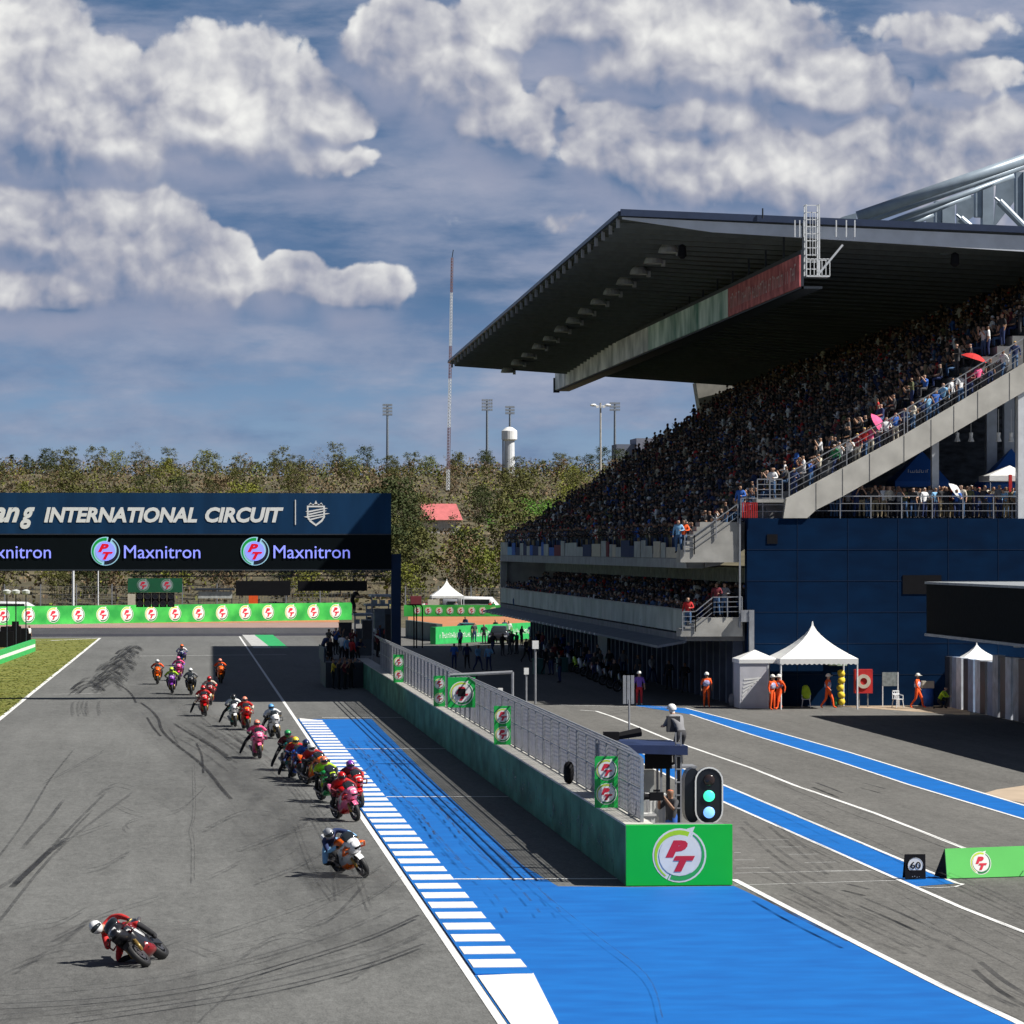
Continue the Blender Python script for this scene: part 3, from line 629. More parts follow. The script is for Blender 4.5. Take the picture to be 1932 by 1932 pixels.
for k in (-1, 0, 1):
    o = AY(199+282*k, 1040, gy); r_ = .76; u, v = UX*r_, UZ*r_; o = Vector((o.x, gy, o.z))
    b.arc(o, u, v, .01, .5, 1.0, 78, 262, 3, 16); b.arc(o, u, v, .01, .5, 1.0, -100, 64, 3, 16)
    b.arc(o, u, v, .02, .72, .94, 84, 254, 2, 16, -1); b.arc(o, u, v, .02, .62, .94, -96, 58, 4, 16, -1); b.disc(o, u, v, .03, .68, 1)
    b.text("P", o-u*.52-v*.06, u, v, .76, .58, 0, .04, .35, .06); b.text("T", o-u*.22-v*.58, u, v, .74, .54, 0, .05, .35, .06)
    b.build('screen_logo', [LR, LW, LG, LE, LD], ga); b = MB()
# truss, start lights, dead screens hung under the gantry
b = MB(); z0 = AY(400,1087,gy).z; z1 = AY(400,1079,gy).z; xa_, xb_ = AY(244,1080,gy).x, AY(728,1080,gy).x
for z in (z0, z1):
    for y in (gy+.3, gy+.7): b.bb(xa_, xb_, y-.03, y+.03, z-.03, z+.03)
x = xa_
while x < xb_-.4: b.beam((x, gy+.3, z0), (x+.4, gy+.3, z1), .03, .03); x += .4
for px in (256, 330, 430, 500, 560, 640, 722): q = AY(px,1080,gy).x; b.bb(q-.05, q+.05, gy+.4, gy+.6, z1, zb-.08)
b.build('truss', DSTEEL, ga)
sl = thing('start_lights', 'green logo board over black start lights hung below the gantry', 'start lights', (AY(292,1100,gy).x, gy, AY(292,1146,gy).z))
a, c = AY(241,1118,gy-.1), AY(344,1091,gy-.1); b = MB(); b.bb(a.x, c.x, gy+.1, gy+.3, a.z, c.z); DG = pm('deep_green_board', (.005,.10,.04), .5, .1); b.build('board', DG, sl)
b = MB()
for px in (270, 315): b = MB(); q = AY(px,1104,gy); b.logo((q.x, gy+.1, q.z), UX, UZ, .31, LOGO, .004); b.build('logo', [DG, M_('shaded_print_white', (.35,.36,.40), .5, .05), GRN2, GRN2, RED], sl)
for i in range(5):
    q = AY(263+i*14.7+.6, 1132, gy); b = MB(); b.bb(q.x-.19, q.x+.19, gy+.12, gy+.34, q.z-.38, q.z+.38); h = b.build('lamp_housing', BLK, sl)
    b = MB()
    for dz in (-.18, .19): b.lathe((q.x, gy+.12, q.z+dz), [(.135,0),(.15,-.02),(.15,-.10),(.135,-.10),(.13,-.02),(0,-.012)], 14, 0, 'y')
    b.build('lamp', pm('unlit_lamp', (.06,.05,.055), .3, .1), h)
for (x0, x1, y0, y1, lb) in ((445,548,1096,1124,'taller black switched-off screen hung under the gantry'), (562,693,1096,1115,'wide low black screen hung under the gantry near its leg')):
    a, c = AY(x0,y1,gy), AY(x1,y0,gy); r = thing('display_screen', lb, 'screen', ((a.x+c.x)/2, gy+.2, a.z), group='dark screens under the gantry')
    b = MB(); b.bb(a.x, c.x, gy+.15, gy+.4, a.z, c.z); b.build('screen_case', BLK, r)
    b = MB()
    for q in (.2, .8): xx = a.x+(c.x-a.x)*q; b.bb(xx-.03, xx+.03, gy+.25, gy+.3, c.z, z0)
    b.build('hanger', DSTEEL, r)
# ============================================================ PEOPLE (figures shared by everything below)
def skin_fig(name, J, E, rad, lab, extra=None, sub=1):
    """continuous body grown over a joint skeleton; returns mesh with material slots 0 skin 1 top 2 bottom 3 shoes 4 hair"""
    keys = list(J); me = bpy.data.meshes.new(name)
    me.from_pydata([J[k] for k in keys], [(keys.index(a), keys.index(b)) for a, b in E], [])
    ob = bpy.data.objects.new(name, me); col.objects.link(ob)
    md = ob.modifiers.new("s", 'SKIN'); md.use_smooth_shade = True
    sv = me.skin_vertices[0].data
    for i, k in enumerate(keys):
        r = rad[k]; sv[i].radius = r if isinstance(r, tuple) else (r, r); sv[i].use_root = (k == 'pel')
    ss_ = ob.modifiers.new("u", 'SUBSURF'); ss_.levels = sub; ss_.render_levels = sub
    bpy.context.view_layer.update(); dg = bpy.context.evaluated_depsgraph_get()
    m2 = bpy.data.meshes.new_from_object(ob.evaluated_get(dg)); m2.name = name
    bpy.data.objects.remove(ob); bpy.data.meshes.remove(me)
    P3 = [(Vector(J[a]), Vector(J[b]), lab.get((a, b), 1)) for a, b in E]
    H_ = Vector(J['head'])
    for p in m2.polygons:
        c = p.center; best = 9; k = 1
        for a, b, l in P3:
            d = b-a; t = max(0, min(1, (c-a).dot(d)/max(d.length_squared, 1e-9))); q = (c-(a+d*t)).length
            if q < best: best = q; k = l
        if k == 0 and (c-H_).length < .17 and extra and extra(c-H_): k = 4
        p.material_index = k; p.use_smooth = True
    return m2
EDGES = [('pel','wai'),('wai','che'),('che','nek'),('nek','jaw'),('jaw','head'),('head','top'),
         ('che','shL'),('shL','elL'),('elL','haL'),('haL','fiL'),('che','shR'),('shR','elR'),('elR','haR'),('haR','fiR'),
         ('pel','hiL'),('hiL','knL'),('knL','anL'),('anL','toL'),('pel','hiR'),('hiR','knR'),('knR','anR'),('anR','toR')]
RAD = dict(pel=(.15,.11), wai=(.14,.10), che=(.17,.12), nek=.055, jaw=.075, head=(.095,.105), top=.07, shL=.075, shR=.075, elL=.05, elR=.05, haL=.036, haR=.036, fiL=.028, fiR=.028,
           hiL=.10, hiR=.10, knL=.065, knR=.065, anL=.045, anR=.045, toL=.035, toR=.035)
LAB = {('nek','jaw'):0,('jaw','head'):0,('head','top'):0,('elL','haL'):0,('elR','haR'):0,('haL','fiL'):0,('haR','fiR'):0,('pel','hiL'):2,('pel','hiR'):2,('hiL','knL'):2,('hiR','knR'):2,('knL','anL'):2,('knR','anR'):2,('anL','toL'):3,('anR','toR'):3,('pel','wai'):1}
LABL = dict(LAB); LABL.update({('elL','haL'):1,('elR','haR'):1})
def pose(**k):
    J = dict(pel=(0,0,.95), wai=(0,0,1.10), che=(0,0,1.32), nek=(0,-.01,1.48), jaw=(0,-.03,1.56), head=(0,-.03,1.64), top=(0,-.02,1.70),
             shL=(.19,0,1.40), elL=(.26,.02,1.13), haL=(.27,-.06,.90), fiL=(.27,-.09,.81), shR=(-.19,0,1.40), elR=(-.26,.02,1.13), haR=(-.27,-.06,.90), fiR=(-.27,-.09,.81),
             hiL=(.10,0,.90), knL=(.11,-.02,.50), anL=(.12,.02,.09), toL=(.14,-.15,.04), hiR=(-.10,0,.90), knR=(-.11,-.02,.50), anR=(-.12,.02,.09), toR=(-.14,-.15,.04))
    J.update(k); return J
hair_f = lambda d: d.z > .03 or (d.y > .035 and d.z > -.08)
def fig(name, J, lab=LAB, rad=None, extra=hair_f, sub=1):
    r = dict(RAD); r.update(rad or {}); return skin_fig(name, J, EDGES, r, lab, extra, sub)
def shift(J, dz, keys=None): return {k: (v[0], v[1], v[2]+dz) for k, v in J.items()}
FIG = {}
FIG['stand'] = fig('person_body', pose())
FIG['stand2'] = fig('person_body', pose(elL=(.30,-.05,1.18), haL=(.16,-.26,1.16), fiL=(.10,-.32,1.18), anL=(.17,.02,.09), toL=(.20,-.14,.04)), LABL)
FIG['phone'] = fig('person_body', pose(elL=(.27,-.16,1.22), haL=(.10,-.30,1.50), fiL=(.06,-.33,1.57), elR=(-.27,-.16,1.22), haR=(-.10,-.30,1.50), fiR=(-.06,-.33,1.57)))
FIG['walk'] = fig('person_body', pose(knL=(.11,-.20,.52), anL=(.12,-.26,.12), toL=(.13,-.42,.07), knR=(-.11,.06,.50), anR=(-.12,.34,.14), toR=(-.13,.22,.04), elL=(.27,.14,1.15), haL=(.27,.10,.92), elR=(-.27,-.06,1.14), haR=(-.27,-.24,.98), fiR=(-.27,-.31,.93), fiL=(.27,.08,.84)), LABL)
FIG['lean'] = fig('person_body', pose(pel=(0,.18,.93), wai=(0,.08,1.07), che=(0,-.10,1.24), nek=(0,-.20,1.36), jaw=(0,-.25,1.42), head=(0,-.27,1.50), top=(0,-.27,1.56), shL=(.19,-.12,1.30), shR=(-.19,-.12,1.30), elL=(.25,-.26,1.08), elR=(-.25,-.26,1.08), haL=(.20,-.44,1.05), haR=(-.20,-.44,1.05), fiL=(.18,-.50,1.04), fiR=(-.18,-.50,1.04), hiL=(.10,.15,.88), hiR=(-.10,.15,.88)))
SIT = dict(pel=(0,.0,.50), wai=(0,.0,.66), che=(0,-.02,.90), nek=(0,-.04,1.06), jaw=(0,-.06,1.13), head=(0,-.06,1.21), top=(0,-.05,1.27), shL=(.19,-.02,.97), shR=(-.19,-.02,.97), elL=(.24,-.10,.73), elR=(-.24,-.10,.73), haL=(.16,-.32,.66), haR=(-.16,-.32,.66), fiL=(.12,-.37,.66), fiR=(-.12,-.37,.66),
           hiL=(.10,-.05,.50), hiR=(-.10,-.05,.50), knL=(.13,-.42,.50), knR=(-.13,-.42,.50), anL=(.13,-.40,.10), anR=(-.13,-.40,.10), toL=(.14,-.55,.05), toR=(-.14,-.55,.05))
FIG['sit'] = fig('person_body', pose(**SIT))
S2 = dict(SIT); S2.update(elL=(.28,-.18,.86), haL=(.12,-.30,1.10), fiL=(.08,-.33,1.17), elR=(-.28,-.16,.84), haR=(-.14,-.30,1.06), fiR=(-.09,-.33,1.12)); FIG['sit2'] = fig('person_body', pose(**S2))
FIG['crouch'] = fig('person_body', pose(pel=(0,.12,.42), wai=(0,.02,.56), che=(0,-.12,.76), nek=(0,-.20,.90), jaw=(0,-.25,.96), head=(0,-.26,1.03), top=(0,-.26,1.09), shL=(.19,-.14,.83), shR=(-.19,-.14,.83), elL=(.27,-.30,.62), elR=(-.27,-.30,.62), haL=(.10,-.46,.62), haR=(-.10,-.46,.62), fiL=(.05,-.50,.64), fiR=(-.05,-.50,.64), hiL=(.10,.10,.42), hiR=(-.10,.10,.42), knL=(.18,-.28,.48), knR=(-.18,-.20,.10), anL=(.16,-.14,.09), anR=(-.14,.26,.09), toL=(.17,-.30,.04), toR=(-.14,.36,.03)), LABL)
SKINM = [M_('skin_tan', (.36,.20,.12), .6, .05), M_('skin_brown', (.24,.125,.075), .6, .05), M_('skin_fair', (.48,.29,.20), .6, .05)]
HAIR = M_('black_hair', (.012,.010,.010), .5, .1)
CL = {k: M_('cloth_'+k, c, .85, .12, 4) for k, c in dict(black=(.015,.015,.018), charcoal=(.05,.05,.055), grey=(.20,.20,.21), white=(.70,.70,.70), cream=(.55,.50,.40), navy=(.015,.03,.10), blue=(.03,.12,.45), sky=(.20,.42,.65), denim=(.05,.11,.22),
      red=(.50,.02,.02), maroon=(.16,.02,.03), orange=(.85,.10,.01), pink=(.75,.10,.25), olive=(.10,.11,.05), green=(.02,.20,.07), lime=(.42,.65,.03), khaki=(.28,.22,.13), teal=(.03,.25,.25), violet=(.18,.08,.35), yellow=(.75,.55,.04)).items()}
pr = random.Random(11)
def person(loc, rz, fg, top, bot, label, group=None, shoes='black', sk=None, hair=None, scale=1., name='person', rot=None):
    if group is None: pass
    o = bpy.data.objects.new(name, FIG[fg]); col.objects.link(o)
    if not len(FIG[fg].materials):
        for i in range(5): FIG[fg].materials.append(SKINM[0])
    ms = [sk or pr.choice(SKINM), CL[top], CL[bot], CL[shoes], hair or HAIR]
    for i, m in enumerate(ms): o.material_slots[i].link = 'OBJECT'; o.material_slots[i].material = m
    o.location = loc; o.rotation_euler = rot or (0, 0, rz); o.scale = (scale,)*3
    return tag(o, label, 'person', group)
def cap(o, fg_head, m, r=.118, name='helmet', brim=True):
    b = MB(); b.ball(fg_head, (r, r*1.08, r*1.02), 12, 6, 0, z0=-.25)
    if brim: b.box((fg_head[0], fg_head[1]-r*1.25, fg_head[2]+.0), (r*1.3, r*.8, .015), 0)
    return b.build(name, m, o, smooth=True, local=True)
CLM = [CL[k] for k in ('maroon','sky','blue','navy','cream')]
# ============================================================ GRANDSTAND
Y0, Y1 = 188., 299.
GX, WXb = 25.8, 28.75                # front edge of the decks, left edge of the blue end wall
gs = thing('grandstand', 'huge covered grandstand of grey concrete with cantilever roof above the pit garages', 'grandstand', (36, Y0, 0))
BLW = pm('navy_painted_panels', (.001,.013,.044), .8, .1, .7, stretch=(1,1,2), c2=(.001,.016,.052), spec=.08, detail=8)
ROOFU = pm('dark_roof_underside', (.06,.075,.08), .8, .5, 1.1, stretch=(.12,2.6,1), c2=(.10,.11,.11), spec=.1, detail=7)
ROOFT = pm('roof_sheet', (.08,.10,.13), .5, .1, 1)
FASC = pm('pale_fascia', (.62,.66,.72), .5, .1, 1)
# roof
def rz_(X, Y, top=True): f = (Y-187)/(Y1-187); return (25.05-.035*(X-22.4))*(1-f)+(23.15-.062*(X-21.7))*f
nl, nr_, fl_, fr_ = (22.35, 187.6), (64., 187.6), (21.75, 300.), (64., 300.)
b = MB(); v = []
def rp(p, dz): return (p[0], p[1], rz_(*p)+dz)
b.add([rp(nl,0), rp(nr_,0), rp(fr_,0), rp(fl_,0), rp(nl,-.12), rp(nr_,-.30), rp(fr_,-.30), rp(fl_,-.12)], [(0,1,2,3)[::-1],(4,5,6,7),(0,4,7,3),(1,2,6,5),(2,3,7,6),(0,1,5,4)], 0)
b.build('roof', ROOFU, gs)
b = MB(); y = 190.
while y < 299.5:                                                     # purlins seen as fine lines across the soffit
    f = (y-187.6)/112.4; xl = nl[0]*(1-f)+fl_[0]*f
    a, c = Vector((xl+.25, y, rz_(xl, y)-.30)), Vector((63.5, y, rz_(63.5, y)-.46)); b.beam(a, c, .16, .26); y += 2.4
b.build('purlins', pm('dark_purlin', (.13,.15,.155), .8, .1), gs)
b = MB(); y = 189.
while y < 299.8:
    f = (y-187.6)/112.4; xl = nl[0]*(1-f)+fl_[0]*f; z = rz_(xl, y); b = MB(); b.bb(xl-.06, xl+.10, y-.1, y+.1, z-.55, z-.06); b.build('edge_bracket', STEEL, gs); y += 3.2
b = MB(); pts = [(22.4,0),(27,.0),(43,.0),(64,.0)]; th_ = [.10,.55,.82,.92]; tp = [.16,.18,.22,.25]
for i in range(3):
    (x0,_),(x1,_) = pts[i], pts[i+1]; z0, z1 = rz_(x0,187), rz_(x1,187)
    b.add([(x0,187.5,z0-tp[i]-th_[i]),(x1,187.5,z1-tp[i+1]-th_[i+1]),(x1,187.5,z1-tp[i+1]),(x0,187.5,z0-tp[i]),(x0,187.58,z0-tp[i]-th_[i]),(x1,187.58,z1-tp[i+1]-th_[i+1]),(x1,187.58,z1-tp[i+1]),(x0,187.58,z0-tp[i])],
          [(0,1,2,3),(4,7,6,5),(0,4,5,1),(3,2,6,7),(0,3,7,4),(1,5,6,2)])
b.build('fascia', FASC, gs)
b = MB(); b.beam((22.3,187.4,rz_(22.3,187)+.06), (64,187.4,rz_(64,187)+.08), .3, .34); b.beam((22.3,187.5,rz_(22.3,187)+.04), (21.7,300,rz_(21.7,300)+.04), .22, .2); b.build('roof_edge_trim', pm('dark_edge_metal', (.03,.045,.09), .4, .1), gs)
b = MB(); b.tube(P(1439,412,189), P(1439,393,189), .04); b.build('lightning_rod', DSTEEL, gs)
# hanging banner box under the roof
BX_ = AX(1511,500,31.2); bz0, bz1 = 21.15, 22.85; by0 = AX(1511,500,31.2).y
yr = lambda px: AX(px, 600, 31.2).y
ya, yc_, yd, ye = by0, yr(1376), yr(1225), yr(1049)
BM = [pm('faded_red_banner', (.42,.05,.06), .7, .3, 1.2, c2=(.50,.14,.14)), pm('faded_green_banner', (.10,.38,.28), .7, .4, .5, c2=(.62,.72,.66), stretch=(1,.8,.5)), pm('stained_white_banner', (.55,.58,.60), .7, .4, .6, c2=(.85,.86,.86), stretch=(1,.6,.6)), DSTEEL]
for nm, y_0, y_1, m_ in (('red_banner', ya, yc_, BM[0]), ('green_banner', yc_+.03, yd, BM[1]), ('white_banner', yd+.03, ye, BM[2])):
    b = MB(); b.bb(31.12, 31.2, y_0, y_1, bz0+.1, bz1); b.build(nm, m_, gs)
b = MB(); b.bb(31.22, 32.3, ya, ye, bz0, bz0+.12); b.bb(31.2, 31.35, ya, ye, bz0-.0, bz1+.25); b.bb(31.0,31.5,ye+.02,ye+.3,bz0-.1,rz_(31,299)-.3)
y = ya+.2
while y < ye: b.bb(31.3, 31.4, y, y+.12, bz1, rz_(31, y)-.3); y += 6
b.build('banner_truss', DSTEEL, gs)
b = MB(); uy = Vector((0,-1,0))
b.scribble(Vector((31.12, yc_-1.2, bz0+.5)), uy, UZ, (yc_-ya)-2.4, .85, 0, .02, 3, 7)
b.build('banner_lettering', pm('faded_print', (.62,.45,.44), .7, .2), gs)
# dome lamps
for i in range(14):
    y = 198.5*(1.0315**i)
    if y > 299: break
    x = 26.2; z = rz_(x, y)-.75; b = MB(); b.lathe((x, y, z), [(.02,.56),(.17,.54),(.34,.44),(.47,.27),(.55,.04),(.50,.02),(.39,.2),(.0,.27)], 14); b.tube((x,y,z+.6),(x,y,rz_(x,y)-.2),.04)
    b.box((x+.55, y, z+.05), (.22,.18,.34)); b.build('dome_lamp', pm('lamp_aluminium', (.42,.43,.43), .5, .2, metal=.0) if i == 0 else MTL, gs, smooth=False)
    if i == 0: MTL = bpy.data.materials['lamp_aluminium']
b = MB(); p = P(1287,468,192); b.lathe((p.x,p.y,p.z-.2), [(.05,.4),(.2,.3),(.24,-.2),(.1,-.35),(0,-.35)], 10); b.build('loudspeaker', BLK, gs)
p = P(1475,470,190); b = MB(); b.lathe((p.x+9.,p.y,p.z-.5), [(.05,.4),(.2,.3),(.24,-.2),(.1,-.35),(0,-.35)], 10); b.build('loudspeaker', BLK, gs)
# cat ladder with basket
b = MB(); t_ = 188.
xl, xr = P(1522,400,t_).x, P(1547,400,t_).x; zt_, zb_ = P(1530,385,t_).z, P(1530,520,t_).z; yl = 186.6
for x in (xl, xr):
    for y in (yl, yl-.55): b.bb(x-.035, x+.035, y-.035, y+.035, zb_, zt_)
z = zb_
while z < zt_: b.bb(xl, xr, yl-.02, yl+.02, z, z+.05); b.bb(xl, xl+.04, yl-.55, yl, z, z+.03) ; b.bb(xr-.04, xr, yl-.55, yl, z, z+.03); z += .36
for x in (xl+.2, (xl+xr)/2, xr-.2): b.bb(x-.015, x+.015, yl-.56, yl-.53, zb_+1.0, zt_-.4)
xb2 = P(1567,500,t_).x; zb2 = P(1530,487,t_).z
b.bb(xl, xb2, yl-.6, yl+.3, zb_-.05, zb_+.03); b.bb(xl, xb2, yl-.6, yl-.56, zb2-.04, zb2); b.bb(xl, xb2, yl+.26, yl+.3, zb2-.04, zb2); b.bb(xb2-.04, xb2, yl-.6, yl+.3, zb2-.04, zb2)
for i in range(7): x = xl+(xb2-xl)*i/6; b.bb(x-.02, x+.02, yl-.6, yl-.56, zb_, zb2)
b.beam(P(1546,515,t_-1.4), P(1590,462,t_-1.4), .14, .1)
for px in (1500,1509,1517,1578,1597,1613): q = P(px,434,t_-.9); b.bb(q.x-.03, q.x+.03, q.y, q.y+.05, q.z-.35, q.z+.5)
b.build('cat_ladder', WSTEEL, gs)
# mast truss over the roof
TRM = pm('light_steel_tube', (.27,.33,.39), .4, .1, 2, metal=.1)
b = MB(); E_ = lambda px, py, t: P(px, py, t)
for (x0,y0,x1,y1,r,t) in ((1618,409,1975,286,.30,193),(1618,424,1975,299,.17,195),(1651,431,1913,331,.15,196),(1675,433,1831,369,.14,197),(1701,434,1761,404,.13,198)): b.tube(E_(x0,y0,t), E_(x1,y1,t), r, seg=12)
b.build('mast_tubes', TRM, gs, smooth=True)
b = MB()
for x0, x1, yt in ((1776,1800,380),(1852,1873,352),(1928,1950,325)):
    b = MB(); a = E_(x0, 445, 199); c = E_(x1, yt, 199); b.bb(a.x, c.x, a.y-.3, a.y+.3, 23.8, c.z); b.bb(a.x-.36, a.x-.02, a.y-.2, a.y+.3, a.z+1.0 if x0 > 1776 else 24.2, c.z); b.build('mast_column', TRM, gs)
b = MB()
for x0, y0, x1, y1 in ((1812,412,1850,445),(1885,380,1940,436)): b = MB(); b.tube(E_(x0,y0,195), E_(x1,y1,195), .2, seg=10); b.tube(E_(x0-8,y0-7,195), E_(x0,y0,195), .07, seg=6); b.build('mast_brace', TRM, gs)
for pts in (((1755,430),(1745,412),(1762,403),(1785,430)), ((1805,430),(1805,378),(1838,367),(1850,400)), ((1875,430),(1880,345),(1915,332),(1928,362)), ((1560,424),(1590,409),(1615,402),(1618,426))): b = MB(); b.prism([E_(*q, 200) for q in pts], (0,.1,0)); b.build('gusset_plate', TRM, gs)
# seating tier (stepped), decks, walls
NR = 29; RX, RZ = .80, .535; TX, TZ = GX+.9, 7.75
prof = [(GX, 7.75)]
for i in range(NR): prof += [(TX+RX*i, TZ+RZ*i), (TX+RX*i, TZ+RZ*(i+1))]
prof += [(TX+RX*NR+1.2, TZ+RZ*NR), (TX+RX*NR+1.2, TZ+RZ*NR-.9), (TX+.6, 7.05), (GX, 7.05)]
n = len(prof); b = MB(); b.v = [(x, Y0+.05, z) for x, z in prof]+[(x, Y1, z) for x, z in prof]
b.f = [(i, n+i, n+(i+1) % n, (i+1) % n) for i in range(n)]
for i in range(NR):                                                  # end faces as strips so the stepped outline stays clean
    for o in (0, n):
        xa, za = TX+RX*i, TZ+RZ*(i+1); low = lambda x: 7.05 + max(0, x-TX-.6)*(TZ+RZ*NR-.9-7.05)/(RX*NR+.6)
        k = len(b.v); yy = Y0+.05 if o == 0 else Y1; b.v += [(xa, yy, low(xa)), (xa+RX, yy, low(xa+RX)), (xa+RX, yy, za), (xa, yy, za)]; b.f.append((k, k+1, k+2, k+3))
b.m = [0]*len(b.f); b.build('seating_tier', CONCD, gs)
b = MB(); b.bb(GX-.02, GX+.9, Y0+.3, Y1, 7.02, 7.5); b.build('tier_fascia', pm('pale_fascia_concrete', (.30,.31,.31), .8, .2, 1), gs)
b = MB(); b.bb(TX+RX*NR+.9, TX+RX*NR+1.3, Y0-.2, Y1, TZ+RZ*NR+.004, TZ+RZ*NR+1.9); b.build('back_wall', pm('back_wall_grey', (.11,.12,.12), .8, .3, .6), gs)
b = MB(); y = Y0+2
while y < Y1: b.bb(TX+RX*NR+.3, TX+RX*NR+.7, y, y+.35, TZ+RZ*NR, TZ+RZ*NR+3.4); y += 5.2
b.build('back_columns', CONCD, gs)
b = MB(); zb1 = TZ+RZ*NR+1.95; b.bb(TX+RX*NR+.82, TX+RX*NR+.9, Y0, Y1, zb1, zb1+.12); b.build('back_rail', STEEL, gs)
# pier behind the far end
b = MB(); c4 = [(1313,722),(1405,690),(1416,770),(1322,778)]; b.prism([E_(x,y,303) for x, y in c4], (0,2,0)); b.build('end_pier', CONC, gs)
# blue end wall
zw = AY(1500,978,Y0-.9).z
b = MB(); b.bb(WXb, 66, Y0-.9, Y0-.1, 0, zw); 
b.build('blue_end_wall', BLW, gs)
b = MB()
for k in range(1, 6): z = zw*k/6; b.bb(WXb, 66, Y0-.915, Y0-.903, z-.008, z+.008)

for k in range(1, 14): x = WXb+2.6*k; b.bb(x-.006, x+.006, Y0-.915, Y0-.9045, .02, zw)
b.build('panel_joints', pm('navy_joint', (.003,.016,.05), .6, .1), gs)
for x0, x1, y0_, y1_ in ((1447,1467,1008,1026),(1703,1776,1085,1121)):
    a, c = AY(x0,y1_,Y0-.9), AY(x1,y0_,Y0-.9); b = MB(); b.bb(a.x, c.x, Y0-.93, Y0-.905, a.z, c.z); b.build('wall_opening', BLK, gs)
# terrace deck and concourse wall behind, the interior's shade put into its colour
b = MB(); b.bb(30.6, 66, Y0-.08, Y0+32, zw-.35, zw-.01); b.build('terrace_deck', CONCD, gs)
b = MB(); b.prism([(31.2,Y0+17,zw), (66,Y0+17,zw), (66,Y0+17,23.0), (TX+RX*NR+1.2,Y0+17,TZ+RZ*NR-.95), (31.2,Y0+17,zw+.2)], (0,.4,0)); b.build('concourse_wall', pm('shade_dark_wall', (.02,.028,.04), .7, .6, 1.6, c2=(.05,.06,.075), stretch=(1,1,2.5)), gs)
b = MB(); b.bb(65.8, 66.2, Y0-.9, Y0+17, zw, 23.5); b.build('side_wall', CONCD, gs)
b = MB(); a, c = AY(1757,970,Y0+1.2), AY(1770,800,Y0+1.2); b.bb(a.x, c.x, Y0+1, Y0+1.36, zw, 15.6); b.build('column', WSTEEL, gs)
a = AY(1919,970,Y0-.6); b = MB(); b.bb(a.x, a.x+.8, Y0-.85, Y0-.2, zw, AY(1932,733,Y0-.9).z-.1); b.build('column', WSTEEL, gs)
for px in (1862, 1895): a = AY(px,900,Y0+6); b = MB(); b.bb(a.x, a.x+.55, Y0+6, Y0+6.5, zw, 17.5); b.build('column', pm('pale_column', (.40,.45,.52), .6, .1), gs)
for px in (1806, 1832, 1884, 1908):
    a = AY(px, 830, Y0+3); b = MB(); b.lathe((a.x, a.y, a.z-.1), [(.02,.5),(.11,.48),(.09,.25),(.17,.02),(.0,0)], 10); b.tube((a.x,a.y,a.z+.4),(a.x,a.y,a.z+1.6),.015); b.build('pendant_lamp', pm('pendant_white', (.75,.77,.78), .4, .05), gs)
# main stair stringer at the near end
ys_ = Y0-1.0
up_ = [(1478,977.5),(1484,940),(1489,938),(1706,821),(1932,686),(1975,660)]
lo_ = [(1975,713),(1932,739),(1710,869),(1587,938),(1540,962),(1523,977.5)]
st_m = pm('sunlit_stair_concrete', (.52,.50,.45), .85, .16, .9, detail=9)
b = MB()
L_ = [AY(x,y,ys_) for x, y in up_+lo_]
n = len(L_); b.v = [tuple(p) for p in L_]+[(p.x, p.y+.5, p.z) for p in L_]
quads = [(0,1,2,10,11),(2,3,8,9,10),(3,4,7,8),(4,5,6,7)]
for q in quads: b.f.append(q[::-1]); b.f.append(tuple(i+n for i in q))
b.f += [(i, (i+1) % n, n+(i+1) % n, n+i)[::-1] for i in range(n)]; b.m = [0]*len(b.f); b.build('stair_stringer', st_m, gs)
b = MB()
for px in (1540,1590,1641,1706,1757,1800,1845,1905):
    yt = 938-(px-1489)*.545 if px < 1706 else 821-(px-1706)*.598; a = AY(px, yt+1, ys_-.01); c = AY(px, yt+52, ys_-.01); b = MB(); b.bb(a.x-.012, a.x+.012, ys_-.012, ys_-.003, c.z, a.z); b.build('stringer_joint', M_('joint_dark', (.10,.10,.10), .8, .1), gs)
def railing(path, Yp, h, nr_=4, parent=gs, post=None, m=STEEL, name='railing', r=.024):
    """path: px points of the foot of the rail; posts every `post` px"""
    b = MB(); P3 = [AY(x, y, Yp) for x, y in path]
    for i in range(len(P3)-1):
        a, c = P3[i], P3[i+1]
        for k in range(1, nr_+1): b.beam((a.x,a.y,a.z+h*k/nr_), (c.x,c.y,c.z+h*k/nr_), r*2 if k == nr_ else r*1.2, r*2 if k == nr_ else r*1.2)
        ln = (c-a).length; q = max(1, round(ln/(post or 1.5)))
        for k in range(q+1): p = a+(c-a)*k/q; b.bb(p.x-r, p.x+r, p.y-r, p.y+r, p.z-.02, p.z+h)
    return b.build(name, m, parent)
railing([(1489,937),(1706,820)], ys_+.1, 1.22, 4, post=3.4); railing([(1712,816),(1932,684),(1975,659)], ys_+.1, 1.25, 4, post=3.0)
railing([(1398,977),(1480,977)], ys_+.2, 1.0, 3, post=1.4); railing([(1527,977.5),(1932,977.5),(1975,977.5)], Y0-.8, 1.12, 3, post=1.6)
# lookout platform
a, c = AY(1427,948,ys_), AY(1478,941,ys_); b = MB(); b.bb(a.x, c.x, ys_-.1, ys_+1.4, a.z, c.z-.02); b.build('platform', CONC, gs)
railing([(1429,943),(1476,943)], ys_, 1.05, 4, post=.8); railing([(1429,943),(1476,943)], ys_+1.3, 1.05, 4, post=.8)
